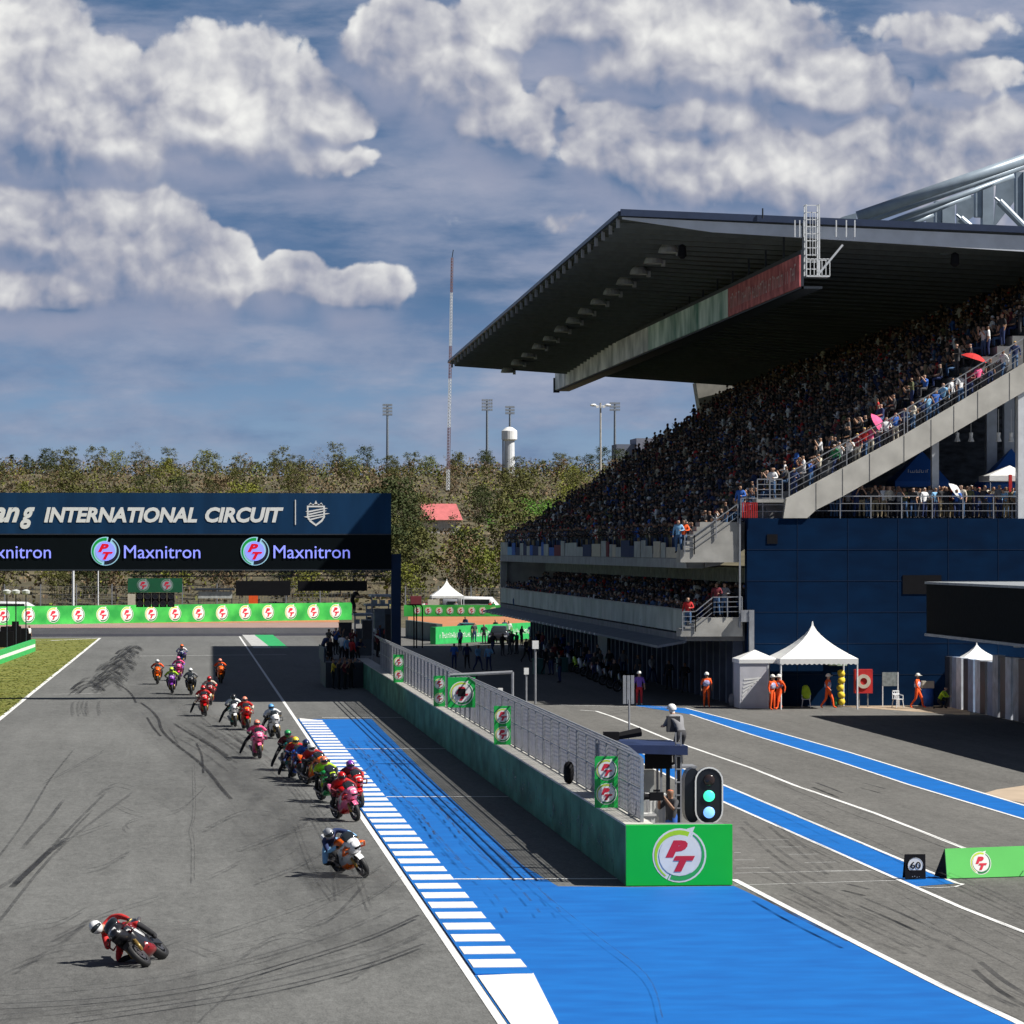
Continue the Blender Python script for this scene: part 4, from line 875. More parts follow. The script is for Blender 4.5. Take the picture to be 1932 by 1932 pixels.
# small stairs at deck ends
def stairs(x0, x1, ylo, yhi, bot, steps, label):
    b = MB(); Yq = Y0-.9
    for i in range(steps):
        xa = x0+(x1-x0)*(.38)*i/steps if i else x0; za = ylo+(yhi-ylo)*(i+1)/steps; a, c = AY(xa, bot, Yq), AY(x1, za, Yq); b.bb(a.x+.001*i, c.x, Yq+.003*i, Yq+1.6, a.z+.002*i, c.z)
    b.build('deck_end_stair', CONC, gs)
stairs(1284, 1395.5, 1046, 985, 1061, 7, '')
stairs(1284, 1401, 1191, 1165, 1201, 5, '')
railing([(1292,1045),(1310,1045),(1392,986)], Y0-.95, .95, 3, post=1.1); railing([(1288,1191),(1312,1191),(1345,1164),(1400,1163)], Y0-.95, 1.0, 4, post=.9)
b = MB(); a, c = AY(1413,1232,Y0-1.2), AY(1422.5,1151,Y0-1.2); b.bb(a.x, c.x, Y0-1.3, Y0-1.0, 0, c.z); b.bb(a.x-.4, a.x-.003, Y0-1.25, Y0-1.05, c.z-.6, c.z); b.build('downpipe', STEEL, gs)
b = MB(); a = AY(1397.5,1060,Y0-.95); b.bb(a.x-.09, a.x-.0, Y0-1.0, Y0-.91, 4.0, zw); b.build('corner_trim', STEEL, gs)
# lower deck: floor, parapet panels, ceiling columns, back wall
lp = pm('pale_green_parapet', (.34,.40,.36), .6, .18, .5, c2=(.42,.46,.43)); 
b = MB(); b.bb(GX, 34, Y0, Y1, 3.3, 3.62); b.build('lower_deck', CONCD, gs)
b = MB()
for i in range(5): b.bb(GX+2.0+i*.9, 34, Y0+.01, Y1-.01, 3.62+.4*i, 3.62+.4*(i+1))
b.build('lower_seating_steps', CONCD, gs)
y = Y0+.1; i = 0
while y < Y1-1: b = MB(); b.bb(GX-.04-.003*(i % 2), GX+.02, y, y+5.4, 3.72, 4.85); b.build('parapet_panel', lp, gs); y += 5.5; i += 1
b = MB(); b.bb(GX-.10, GX-.05, Y0, Y1, 4.86, 4.92); b.build('parapet_rail', STEEL, gs)
b = MB(); b.bb(33.2, 33.5, Y0, Y1, 3.6, 7.0); b.build('lower_back_wall', CONCD, gs)
b = MB(); y = Y0+1
while y < Y1: b.bb(GX+3.6, GX+3.66, y, y+.22, 6.25, 7.02); y += .62
b.bb(GX+3.61, GX+3.65, Y0+.9, Y1, 6.98, 7.015)
b.build('ventilation_screen', pm('pale_slat', (.36,.40,.34), .7, .25, 2), gs)
b = MB(); a = AX(945, 1080, GX); b.bb(GX-.02, GX+.5, Y1-.6, Y1, 3.6, 7.02); b.bb(GX+.4,34,Y1-.3,Y1-.02,3.6,7.02); b.build('end_column', CONC, gs)
# canopy over garages
b = MB(); b.add([(24.4,Y0+1,3.05),(GX+.1,Y0+1,3.32),(GX+.1,Y1,3.32),(24.4,Y1,3.05),(24.4,Y0+1,2.92),(GX+.1,Y0+1,3.18),(GX+.1,Y1,3.18),(24.4,Y1,2.92)], [(0,1,2,3),(4,7,6,5),(0,3,7,4),(1,5,6,2),(0,4,5,1),(2,6,7,3)]); b.build('garage_canopy', pm('canopy_grey', (.14,.16,.19), .6, .2, 1), gs)
b = MB(); y = Y0+30
while y < Y1: b.ball((24.42,y,2.98), .09, 6, 4); y += 2.6
b.build('canopy_lamps', pm('canopy_lamp_white', (.8,.8,.78), .4, .05), gs)
b = MB(); b.bb(WXb-.02, WXb+.3, Y0-.1, Y1, 0, 3.3); b.build('garage_wall', pm('dark_shutter', (.02,.025,.035), .5, .3, 2), gs)
b = MB(); y = Y0+.5; i = 0
while y < Y1: b = MB(); b.bb(WXb-.5, WXb-.02, y, y+.35, 0, 3.28); b.build('garage_pier', M_('garage_pier', (.08,.10,.15), .6, .3, 1), gs); y += 2.35
b = MB(); y = yy = AX(1148, 1250, WXb-.5).y; b.bb(WXb-.6, WXb-.5, y, y+5.5, 0, 3.2); b.build('garage_door_panel', pm('pale_door', (.22,.24,.25), .6, .2), gs)
b = MB(); y = Y0+.4; i = 0; rq = random.Random(9)
while y < Y1-2:
    w_ = rq.uniform(1.4, 5.0); b.bb(GX-.03-.003*(i % 3), GX+.02, y, y+w_, 7.54, 8.35+rq.uniform(-.25,.2), rq.choice((0,0,0,1,2,3,4,5))); y += w_+rq.choice((.02,.02,.5)); i += 1
b.build('rail_banners', [pm('pale_banner', (.40,.42,.40), .8, .2, 1), CLM[0], CLM[1], CLM[2], CLM[3], CLM[4]], gs)
# ------------------------------------------------------------ crowd
def crowd_template(stand):
    b = MB(); z0 = .88 if stand else .42
    r8 = lambda cy, z, w, d: [(w*cos(a), cy+d*sin(a), z) for a in [pi/6+2*pi*i/6 for i in range(6)]]
    b.loft([r8(0,z0,.17,.11), r8(-.02,z0+.32,.20,.13), r8(-.03,z0+.50,.21,.11), r8(-.04,z0+.58,.07,.06)], 1)
    hz_ = z0+.72; b.ball((0,-.06,hz_), (.085,.10,.115), 6, 3, 0); b.ball((0,-.035,hz_+.025), (.098,.105,.118), 6, 2, 4, z0=.0)
    for s in (-1, 1):
        b.tube((s*.20,-.02,z0+.50), (s*.26,-.10,z0+.24), .05, .045, 4, 1, False); b.tube((s*.26,-.10,z0+.24), (s*.16,-.28,z0+.22+.16*(s > 0)), .04, .038, 4, 1, False); b.tube((s*.16,-.28,z0+.22+.16*(s > 0)), (s*.13,-.34,z0+.22+.19*(s > 0)), .035, .03, 4, 0)
        if stand: b.tube((s*.1,0,z0+.02), (s*.11,0,.02), .09, .06, 5, 2, False)
        else: b.tube((s*.1,0,z0+.05), (s*.13,-.42,z0+.07), .09, .07, 5, 2); b.tube((s*.13,-.42,z0+.05), (s*.13,-.40,.03), .06, .05, 5, 2, False)
    return np.array(b.v, float), b.f, b.m
T_SIT, T_ST = crowd_template(False), crowd_template(True)
ckeys = ['black']*20+['charcoal']*9+['navy']*4+['grey']*3+['white']*3+['maroon']+['denim','blue','red','khaki','olive','cream']
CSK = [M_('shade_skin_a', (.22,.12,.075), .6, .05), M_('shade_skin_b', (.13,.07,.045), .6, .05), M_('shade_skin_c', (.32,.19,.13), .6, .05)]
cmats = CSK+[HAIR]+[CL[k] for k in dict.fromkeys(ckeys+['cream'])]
cidx = {k: 4+i for i, k in enumerate(dict.fromkeys(ckeys+['cream']))}
def bake(name, seats, label):
    rr = random.Random(4); V = []; FF = []; MM = []; o = 0
    for (x, y, z, rot, st) in seats:
        v, f, m = T_ST if st else T_SIT; c, s = cos(rot), sin(rot); k = rr.uniform(.93, 1.06)
        V.append(np.stack([(v[:,0]*c-v[:,1]*s)*k+x, (v[:,0]*s+v[:,1]*c)*k+y, v[:,2]*k+z], 1))
        top, bot, sk_ = cidx[rr.choice(ckeys)], cidx[rr.choice(['black','denim','charcoal','navy','khaki'])], rr.randrange(3); hr = 3 if rr.random() < .8 else cidx[rr.choice(['white','red','black','blue','cream'])]
        mp = {0: sk_, 1: top, 2: bot, 4: hr}
        FF += [tuple(i+o for i in q) for q in f]; MM += [mp[i] for i in m]; o += len(v)
    me = bpy.data.meshes.new(name); me.from_pydata(np.concatenate(V).tolist(), [], FF)
    for q in cmats: me.materials.append(q)
    me.polygons.foreach_set('material_index', MM); me.update()
    ob = bpy.data.objects.new(name, me); col.objects.link(ob); return tag(ob, label, 'crowd', kind='stuff')
seats = []; near = []
for i in range(NR):
    y = Y0+.7
    while y < Y1-.4:
        if pr.random() < .93:
            st = pr.random() < .22; s = (TX+RX*i+.45+pr.uniform(-.1,.1), y+pr.uniform(-.08,.08), TZ+RZ*(i+1) if False else TZ+RZ*i+(RZ if True else 0)-0.0, -pi/2+pr.uniform(-.35,.5), st)
            seats.append(s)
        y += .56
for i in range(6):
    y = Y0+1.0; x = GX+.5+.95*i; z = 3.62 if i < 2 else 3.62+.4*(i-1)
    while y < Y1-.8:
        if pr.random() < .9: seats.append((x+pr.uniform(-.12,.12), y, z, -pi/2+pr.uniform(-.4,.5), pr.random() < (.9 if i < 3 else .35)))
        y += .58
# front standing row at the upper rail
y = Y0+1.2
while y < Y1-.5:
    if pr.random() < .9: seats.append((GX+.42, y, 7.75, -pi/2+pr.uniform(-.3,.4), True))
    y += .6
def vis(s): x, y, z = s[0], s[1], s[2]; t = x*S_+y*C_; px = 966+F*(x*C_-y*S_)/t; return px, HZ-F*(z+1.1-H)/t, t
near = [s for s in seats if vis(s)[0] < 1925 and s[1] < 192.8 and not (s[2] < 8 and s[0] > WXb-.3)]
near.sort(key=lambda s: s[1]); near = near[:115]; ns = set(id(s) for s in near)
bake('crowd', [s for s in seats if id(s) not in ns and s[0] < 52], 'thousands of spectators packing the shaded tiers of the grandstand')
for s in near:
    fg_ = pr.choice(['stand','stand2','phone']) if s[4] else pr.choice(['sit','sit','sit2'])
    person((s[0], s[1], s[2]), s[3], fg_, pr.choice(ckeys), pr.choice(['black','denim','charcoal','navy']), 'spectator in the dense shaded crowd on the grandstand tiers', 'spectators packed on the grandstand tiers', scale=pr.uniform(.94,1.04))
# ============================================================ RACING MOTORCYCLES AND RIDERS (seen from local -Y; contact patch at z = 0)
def ringy(y, w, z0, z1, n=12, p=.75):
    zc, h = (z0+z1)/2, (z1-z0)/2; out = []
    for i in range(n):
        a = 2*pi*i/n; c, s = cos(a), sin(a); out.append((w*math.copysign(abs(c)**p, c), y, zc+h*math.copysign(abs(s)**p, s)))
    return out
def bike_parts():
    D = {}
    def wheel(y, w):
        r = .305; b = MB(); b.lathe((0, y, r), [(r-.075,-w*.42),(r-.03,-w/2),(r-.008,-w*.30),(r,0),(r-.008,w*.30),(r-.03,w/2),(r-.075,w*.42),(r-.075,-w*.42)], 28, 0, 'x'); t = b
        m = MB(); m.lathe((0, y, r), [(r-.078,-w*.40),(r-.10,-w*.36),(r-.10,w*.36),(r-.078,w*.40)], 24, 0, 'x'); m.lathe((0, y, r), [(.0,-.05),(.05,-.05),(.05,.05),(0,.05)], 12, 0, 'x')
        for k in range(5):
            a = 2*pi*k/5; m.beam((0, y+.04*cos(a), r+.04*sin(a)), (0, y+(r-.09)*cos(a), r+(r-.09)*sin(a)), .035, .03)
        m.lathe((w*.38, y, r), [(.08,0),(.155,0),(.155,.008),(.08,.008)], 20, 0, 'x'); return t, m
    D['fw'] = wheel(-.70, .12); D['rw'] = wheel(.70, .19)
    f = MB()       # fairing: nose, flanks and belly
    f.loft([ringy(-.97,.04,.82,.87), ringy(-.90,.12,.76,.95), ringy(-.78,.17,.68,1.04), ringy(-.62,.20,.60,1.08)], 0)
    f.loft([ringy(-.62,.20,.52,1.02), ringy(-.45,.215,.40,.98), ringy(-.25,.21,.27,.90), ringy(-.02,.195,.22,.80), ringy(.16,.17,.22,.58), ringy(.32,.11,.24,.40)], 0)
    f.loft([ringy(-.34,.19,.28,.50), ringy(-.16,.20,.19,.44), ringy(.05,.18,.17,.40), ringy(.24,.13,.19,.34)], 1)
    for s in (-1, 1):                                   # winglets
        f.prism([(s*.14,-.84,.86), (s*.29,-.80,.84), (s*.30,-.68,.84), (s*.18,-.64,.90)], (0,0,.02), 1); f.prism([(s*.17,-.70,.72), (s*.30,-.68,.70), (s*.30,-.57,.70), (s*.19,-.54,.74)], (0,0,.02), 1)
        f.prism([(s*.29,-.80,.84), (s*.30,-.68,.84), (s*.305,-.57,.70), (s*.30,-.68,.70)], (s*.012,0,0), 1)
    for s in (-1, 1):
        f.prism([(s*.216,-.48,.72),(s*.212,-.20,.50),(s*.205,-.08,.56),(s*.216,-.40,.84)], (s*.008,0,0), 3); f.prism([(s*.197,-.02,.60),(s*.172,.16,.42),(s*.168,.18,.50),(s*.192,.02,.70)], (s*.008,0,0), 2)
    f.box((0,-.965,.825), (.16,.03,.05), 2)
    f.prism([(-.10,-.915,.86),(.10,-.915,.86),(.085,-.83,.985),(-.085,-.83,.985)], (0,-.02,.01), 3)      # number panel
    D['fairing'] = f
    w = MB(); w.loft([ringy(-.74,.15,.98,1.07), ringy(-.62,.17,1.0,1.17), ringy(-.50,.15,1.02,1.20)], 0); D['windscreen'] = w
    t = MB(); t.loft([ringy(-.30,.10,.78,.98), ringy(-.15,.17,.74,1.03), ringy(.05,.17,.72,1.0), ringy(.20,.12,.70,.86), ringy(.40,.11,.72,.82)], 0); D['fuel_tank'] = t
    s_ = MB(); s_.loft([ringy(.20,.13,.68,.84), ringy(.50,.15,.76,.90), ringy(.75,.12,.84,1.0), ringy(.98,.05,.93,1.03)], 0); s_.box((0,.45,.895), (.2,.3,.03), 1); D['seat_unit'] = s_
    k = MB()
    for s in (-1, 1): k.tube((s*.11,-.70,.31), (s*.12,-.46,.93), .028, .034, 8); k.tube((s*.12,-.48,.92), (s*.33,-.42,.90), .016, seg=6); k.tube((s*.12,-.60,.56), (s*.115,-.68,.33), .04, seg=8)
    D['fork'] = k
    g = MB(); g.loft([[(x, -.70+(.33)*cos(a), .305+(.33)*sin(a)) for x, in ((-.07,),(.07,))]+[(x, -.70+(.315)*cos(a), .305+.315*sin(a)) for x, in ((.06,),(-.06,))] for a in [R(30+12*i) for i in range(10)]], 0); D['front_mudguard'] = g
    a = MB()
    for s in (-1, 1): a.beam((s*.13,.70,.31), (s*.11,.25,.42), .05, .12)
    a.box((0,.12,.40), (.26,.34,.34)); a.box((0,-.30,.46), (.34,.05,.34)); D['swingarm_and_engine'] = a
    e = MB(); e.tube((-.15,.30,.28), (-.20,.66,.42), .05, .055, 10); e.tube((.10,.62,.86), (.10,.98,.94), .04, .045, 10); D['exhaust'] = e
    return D
BK = bike_parts()
TYRE = M_('tyre_rubber', (.014,.014,.015), .65, .1); RIM = M_('rim_metal', (.10,.10,.11), .4, .1, metal=.6); SCR = M_('smoked_screen', (.02,.025,.03), .12, .05); CARB = M_('carbon', (.02,.02,.022), .35, .15, 12); TI = M_('titanium', (.35,.30,.27), .35, .1, metal=.8)
def paint(k):
    c = {'red':(.50,.008,.010),'orange':(.85,.14,.01),'white':(.72,.72,.72),'black':(.015,.015,.018),'blue':(.02,.08,.42),'lightblue':(.12,.38,.72),'pink':(.75,.16,.30),'purple':(.20,.04,.34),'lime':(.55,.80,.03),'grey':(.25,.26,.28),'navy':(.01,.02,.09),'teal':(.01,.16,.14),'darkred':(.20,.01,.012),'yellow':(.80,.62,.05),'green':(.02,.30,.08),'salmon':(.75,.25,.16),'magenta':(.6,.05,.2)}[k]
    return M_('gloss_'+k, c, .28, .06, 5, coat=.3)
_mesh = {}
def shared(key, mb, name, mats, parent, smooth=True):
    if key not in _mesh:
        o = mb.build(name, mats, parent, smooth=smooth, local=True); _mesh[key] = o.data
    else:
        o = bpy.data.objects.new(name, _mesh[key]); col.objects.link(o); o.parent = parent
    for i, m in enumerate(mats): o.material_slots[i].link = 'OBJECT'; o.material_slots[i].material = m
    return o
RG = 'racing motorcycles streaming down the main straight'
def motorcycle(loc, yaw, lean, c1, c2, num, label, sc_=1.):
    r = thing('motorcycle', label, 'motorcycle', loc, (0, lean, yaw), RG); r.scale = (sc_,)*3
    for k, nm in (('fw','front_wheel'), ('rw','rear_wheel')):
        w = shared(k+'m', BK[k][1], nm, [RIM], r, False); shared(k+'t', BK[k][0], 'tyre', [TYRE], w)
    A, B = paint(c1), paint(c2)
    shared('fa', BK['fairing'], 'fairing', [A, B, BLK, paint(num)], r); shared('ws', BK['windscreen'], 'windscreen', [SCR], r)
    shared('ft', BK['fuel_tank'], 'fuel_tank', [B], r); shared('su', BK['seat_unit'], 'seat_unit', [A, BLK], r, False); shared('fk', BK['fork'], 'fork', [M_('fork_gold', (.30,.20,.06), .35, .1, metal=.5)], r)
    shared('mg', BK['front_mudguard'], 'front_mudguard', [A], r, False); shared('sw', BK['swingarm_and_engine'], 'swingarm', [CARB], r, False); shared('ex', BK['exhaust'], 'exhaust', [TI], r)
    return r
RT = dict(pel=(0,.40,.93), wai=(0,.26,1.03), che=(0,.04,1.16), nek=(0,-.10,1.25), jaw=(0,-.17,1.29), head=(0,-.22,1.33), top=(0,-.22,1.38), shL=(.19,.0,1.18), shR=(-.19,.0,1.18), elL=(.37,-.16,1.00), elR=(-.37,-.16,1.00), haL=(.29,-.41,.93), haR=(-.29,-.41,.93), fiL=(.25,-.46,.91), fiR=(-.25,-.46,.91),
          hiL=(.12,.38,.90), hiR=(-.12,.38,.90), knL=(.27,.0,.76), knR=(-.27,.0,.76), anL=(.22,.42,.44), anR=(-.22,.42,.44), toL=(.23,.28,.40), toR=(-.23,.28,.40))
LO = dict(RT); LO.update(knR=(-.44,-.06,.66), anR=(-.60,.14,.30), toR=(-.66,.0,.20))
HG = dict(RT); HG.update(pel=(-.14,.38,.90), wai=(-.17,.22,1.00), che=(-.20,.0,1.17), nek=(-.27,-.17,1.20), jaw=(-.30,-.25,1.25), head=(-.31,-.31,1.30), top=(-.31,-.31,1.35), shL=(-.02,-.04,1.24), shR=(-.38,.0,1.10), elR=(-.46,-.20,.86), elL=(.18,-.26,1.10), hiR=(-.26,.36,.86), hiL=(-.02,.36,.90), knR=(-.56,.06,.58), anR=(-.28,.40,.42), toR=(-.27,.26,.37), knL=(.24,.02,.80))
RRD = dict(che=(.19,.14), pel=(.15,.13), elL=.06, elR=.06, anL=.06, anR=.06, toL=.045, toR=.045, jaw=.09, head=.10, haL=.045, haR=.045, nek=.08)
RL = {('nek','jaw'):0,('jaw','head'):4,('head','top'):4,('elL','haL'):2,('elR','haR'):2,('haL','fiL'):3,('haR','fiR'):3,('pel','hiL'):1,('pel','hiR'):1,('hiL','knL'):2,('hiR','knR'):2,('knL','anL'):3,('knR','anR'):3,('anL','toL'):3,('anR','toR'):3}
for k, J in (('tuck', RT), ('legout', LO), ('hang', HG)): FIG[k] = fig('person_body', {**pose(), **J}, RL, RRD, None)
HEADS = {'tuck': RT['head'], 'legout': LO['head'], 'hang': HG['head']}
hb = MB(); hb.ball((0,0,0), (.128,.155,.145), 14, 8, 0); hb.loft([ringy(.10,.10,-.02,.12), ringy(.20,.03,.02,.07)], 0)
vb = MB(); vb.ball((0,-.022,-.012), (.130,.162,.080), 14, 5, 0)
def rider(loc, yaw, lean, fg_, top, legs, helm, label, sc_=1.):
    o = person(loc, 0, fg_, top, legs, label, 'riders on the racing motorcycles', rot=(0, lean, yaw), hair=paint(helm)); o.scale = (sc_,)*3
    h = shared('helmet', hb, 'helmet', [paint(helm)], o); h.location = HEADS[fg_]; v = shared('visor', vb, 'visor', [SCR], h)
    return o
# contact point (px), yaw deg (+ = nose to the right), lean deg, pose, fairing, second colour, number panel, suit top, suit legs, helmet, words
RID = [
 (282,1823,-13,46,'hang','black','darkred','white','red','red','white','red and black motorcycle leading the field, leaning hard at lower left','person in red leathers and white and red helmet hanging off the leading motorcycle'),
 (690,1654,22,24,'hang','white','orange','white','navy','sky','grey','white and orange motorcycle running second by the kerb','person in navy and blue leathers and grey helmet on the white and orange motorcycle'),
 (673,1549,20,12,'tuck','pink','red','white','red','maroon','red','pink and red motorcycle third in line beside the kerb','person in bright red helmet on the pink and red motorcycle third in line'),
 (681,1524,16,8,'tuck','red','darkred','white','maroon','red','purple','red motorcycle half hidden behind the third rider, nearest the kerb','person in dark red with a violet helmet behind the bright red helmet'),
 (634,1514,16,10,'tuck','black','green','lime','lime','black','salmon','black motorcycle of the lime green rider in the pack','person in lime green leathers with a pale red helmet in the pack'),
 (616,1483,24,14,'tuck','orange','black','yellow','red','black','white','orange motorcycle with black flanks in the middle of the pack','person in red and black with a white helmet behind the orange motorcycle'),
 (592,1476,14,6,'legout','blue','navy','white','blue','navy','navy','dark blue motorcycle just behind the orange one','person in blue leathers and dark blue helmet, foot off the peg'),
 (571,1470,12,6,'legout','red','blue','white','red','navy','yellow','red nosed motorcycle with blue flanks of the yellow helmeted rider','person in red and blue with a pale yellow helmet'),
 (556,1454,12,6,'legout','orange','teal','white','maroon','black','green','orange motorcycle with teal flanks of the green helmeted rider','person in dark red with a bright green helmet, right leg out'),
 (526,1393,10,10,'legout','white','black','white','white','black','lightblue','white motorcycle close to the white track edge line, right leg out','person in white leathers and light blue helmet with one leg stretched out'),
 (490,1431,6,2,'legout','pink','magenta','white','pink','black','salmon','pink and white motorcycle alone on the left of the pack','person in pink and white leathers with one leg hanging wide'),
 (468,1377,6,4,'tuck','red','red','yellow','red','cream','salmon','bright all red motorcycle beside the building shadow','person in red with an orange and white helmet beside the building shadow'),
 (444,1371,4,2,'legout','white','teal','white','white','black','black','white motorcycle with teal belly at the edge of the shadow','person in white and green with a black helmet at the edge of the shadow'),
 (388,1351,4,4,'legout','red','darkred','white','red','cream','red','red motorcycle with pale nose, leftmost of the middle group','person in red and white with a deep red helmet, leg out, left of the shadow'),
 (398,1330,2,3,'tuck','darkred','red','white','cream','red','red','dark red motorcycle directly behind the pale nosed red one','person in cream and red directly behind the deep red helmet'),
 (418,1289,2,3,'tuck','orange','darkred','black','orange','black','salmon','orange motorcycle fully inside the building shadow','person in orange riding inside the building shadow'),
 (361,1311,0,2,'tuck','black','black','grey','grey','black','white','plain black motorcycle just left of the shadow','person in grey and black with a white helmet'),
 (325,1309,0,2,'tuck','purple','black','white','lime','black','lime','purple motorcycle of the far lime green rider','person in lime green on the purple motorcycle far up the straight'),
 (338,1284,0,2,'tuck','magenta','purple','white','pink','violet','pink','magenta motorcycle right behind the purple one','person in pink and violet right behind the far lime rider'),
 (343,1256,0,0,'tuck','navy','purple','white','white','navy','orange','farthest navy motorcycle at the very back of the field','person in white with an orange helmet at the very back of the field'),
 (297,1291,0,0,'tuck','orange','black','black','orange','black','white','small orange motorcycle at the far left of the field','person in orange with a white helmet at the far left of the field')]
for (px,py,yw,ln,fg_,c1,c2,nm,tp,lg,hm,l1,l2) in RID:
    q = G(px, py, .02); y_, l_ = R(yw), -R(ln)
    fw = Vector((sin(y_), -cos(y_), 0))                     # nose direction; the point noted is the front tyre's
    base = q - fw*.70; base.z = .012
    if ln > 40: base.z = .03
    s_ = 1.0
    motorcycle(base, y_, l_, c1, c2, nm, l1, s_); rider(base, y_, l_, fg_, tp, lg, hm, l2, s_)
# ============================================================ PIT EXIT FURNITURE
# traffic light
tl = P(1332,1556,90.5); z0_, z1_ = tl.z, P(1332,1447,90.5).z; xa, xm, xb = P(1297,1500,90.5).x, P(1311,1500,90.5).x, P(1365,1500,90.5).x
r = thing('traffic_light', 'tall black pit exit light with white rim showing green above blue', 'traffic light', ((xm+xb)/2, tl.y, z0_))
cx_ = (xm+xb)/2; hw = (xb-xm)/2
def pill(w, h, n=10): return [(w*cos(a), (h-w)+w*sin(a)) for a in [pi*i/n for i in range(n+1)]]+[(w*cos(a), -(h-w)+w*sin(a)) for a in [pi+pi*i/n for i in range(n+1)]]
zc = (z0_+z1_)/2; hh = (z1_-z0_)/2
b = MB(); pp = pill(hw-.02, hh-.02); b.prism([(cx_+x, tl.y+.02, zc+z) for x, z in pp], (0,.30,0)); b.prism([(xa+.14+x*.6, tl.y+.12, zc+z*.97) for x, z in pill(hw-.02, hh-.02)], (0,.55,0)); b.build('housing', M_('gloss_black_case', (.012,.014,.018), .3, .1), r)
b = MB(); po, pi_ = pill(hw, hh), pill(hw-.035, hh-.035); n = len(po)
for i in range(n): j = (i+1) % n; b.prism([(cx_+po[i][0],tl.y,zc+po[i][1]), (cx_+po[j][0],tl.y,zc+po[j][1]), (cx_+pi_[j][0],tl.y,zc+pi_[j][1]), (cx_+pi_[i][0],tl.y,zc+pi_[i][1])], (0,.02,0))
b.build('rim', W, r)
for zz_, nm, m_ in ((1472,'unlit_lamp',M_('dark_lens', (.03,.02,.02), .2, .1)), (1502,'green_lamp',M_('lit_green_lens', (.05,.85,.45), .3, .03, emis=.9)), (1533,'blue_lamp',M_('lit_blue_lens', (.18,.42,1.), .3, .03, emis=.95))):
    z_ = P(1340,zz_,90.5).z; b = MB(); b.lathe((cx_,tl.y+.01,z_), [(.14,.01),(.14,-.01),(.12,-.03),(.06,-.045),(0,-.05)], 18, 0, 'y'); b.build(nm, m_, r, smooth=True)
b = MB(); b.tube((cx_-.1, tl.y+.3, 0), (cx_-.1, tl.y+.3, z0_+.1), .05); b.build('pole', STEEL, r)
# speed board
q = G(1727.5, 1660); hgt = 47*q.length/F
r = thing('speed_limit_sign', 'small black board with a white round 60 sign on the blue strip', 'sign', (q.x, q.y, 0)); w_ = .25; hgt = P(1727,1612,q.x*S_+q.y*C_).z
b = MB(); b.prism([(q.x-w_,q.y,.02),(q.x+w_,q.y,.02),(q.x+w_,q.y+.05,hgt),(q.x-w_,q.y+.05,hgt)], (0,.03,0)); b.prism([(q.x-w_,q.y+.35,.02),(q.x+w_,q.y+.35,.02),(q.x+w_,q.y+.09,hgt-.01),(q.x-w_,q.y+.09,hgt-.01)], (0,.03,0)); b.build('board', BLK, r)
b = MB(); o = Vector((q.x, q.y+.03, hgt*.57)); b.disc(o, UX, UZ, .012, .20, 0, 24); b.build('disc', W, r)
b = MB(); b.arc(o, UX, UZ, .018, .185, .20, 0, 359.9, 0, 28); b.text("60", o-UX*.13-UZ*.085, UX, UZ, .26, .17, 0, .022, 0, .015); b.build('number', BLK, r)
b = MB(); b.scribble(o-UX*.12-UZ*.31, UX, UZ, .22, .05, 0, .022, 2, 9); b.build('small_lettering', W, r)
# green barrier at right
a, c = G(1787,1659), G(2080,1650); h_ = .73
r = thing('advertising_board', 'bright green logo board leaning at the right edge of the pit exit', 'board', ((a.x+c.x)/2, a.y, 0))
d = (c-a).normalized(); nrm = Vector((d.y,-d.x,0)); b = MB(); tl_ = a-nrm*.12+Vector((0,0,h_)); tr_ = c-nrm*.12+Vector((0,0,h_+.03))
PG = pm('light_green_vinyl', (.12,.55,.12), .45, .06, .6); b.prism([a+UZ*.02, c+UZ*.02, tr_, tl_], -nrm*.03); b.build('board_panel', PG, r)
b = MB(); b.prism([a+UZ*.02-nrm*.035, a-nrm*.75+UZ*.02, tl_-nrm*.03], d*.04); b.build('end_panel', BLK, r)
b = MB(); uy_ = (tl_-a).normalized()
for k in (.62, 2.3, 3.9): b.logo(a+d*(k+.3)+uy_*.37, d, uy_, .27, LOGO, .004)
b.build('logo', [PG]+LM, r)
# camera platform at the end of the wall
t_ = 97.
def X_(px, t=t_): return P(px, 1400, t).x
pb = P(1240, 1421, t_); pz = P(1240,1409,t_).z; yP = pb.y
r = thing('camera_platform', 'navy roofed camera platform behind the end of the pit wall', 'platform', (pb.x, yP, 0))
x0, x1 = X_(1176), X_(1298)
b = MB(); b.add([(x0,yP-.05,pz-.16),(x1,yP-.05,pz-.22),(x1,yP-.05,pz+.02),(x0,yP-.05,pz+.06),(x0+.1,yP+2.6,pz-.14),(x1-.1,yP+2.6,pz-.2),(x1-.1,yP+2.6,pz+.04),(x0+.1,yP+2.6,pz+.08)], [(0,1,2,3),(4,7,6,5),(3,2,6,7),(0,4,5,1),(0,3,7,4),(1,5,6,2)]); b.build('roof', M_('navy_roof', (.02,.035,.10), .4, .15), r)
b = MB()
for px in (1189, 1283):
    x = X_(px); b.bb(x-.05, x+.05, yP+.1, yP+.2, 0, pz-.2); b.bb(x-.05, x+.05, yP+2.3, yP+2.4, 0, pz-.2); b.bb(x-.04, x+.04, yP+.1, yP+2.4, pz-.3, pz-.22); b.build('frame_post', DSTEEL, r); b = MB()
for k in range(6): b.bb(X_(1276), X_(1286), yP+.05, yP+.09, 1.2+.34*k, 1.24+.34*k)
for px in (1276,1286): b.bb(X_(px)-.02, X_(px)+.02, yP+.06, yP+.1, .2, 3.2)
b.build('ladder', STEEL, r)
b = MB(); b.bb(X_(1199), X_(1245), yP+1.2, yP+1.3, 1.0, 2.15); b.build('back_panel', M_('grey_cabinet', (.34,.35,.34), .6, .12), r)
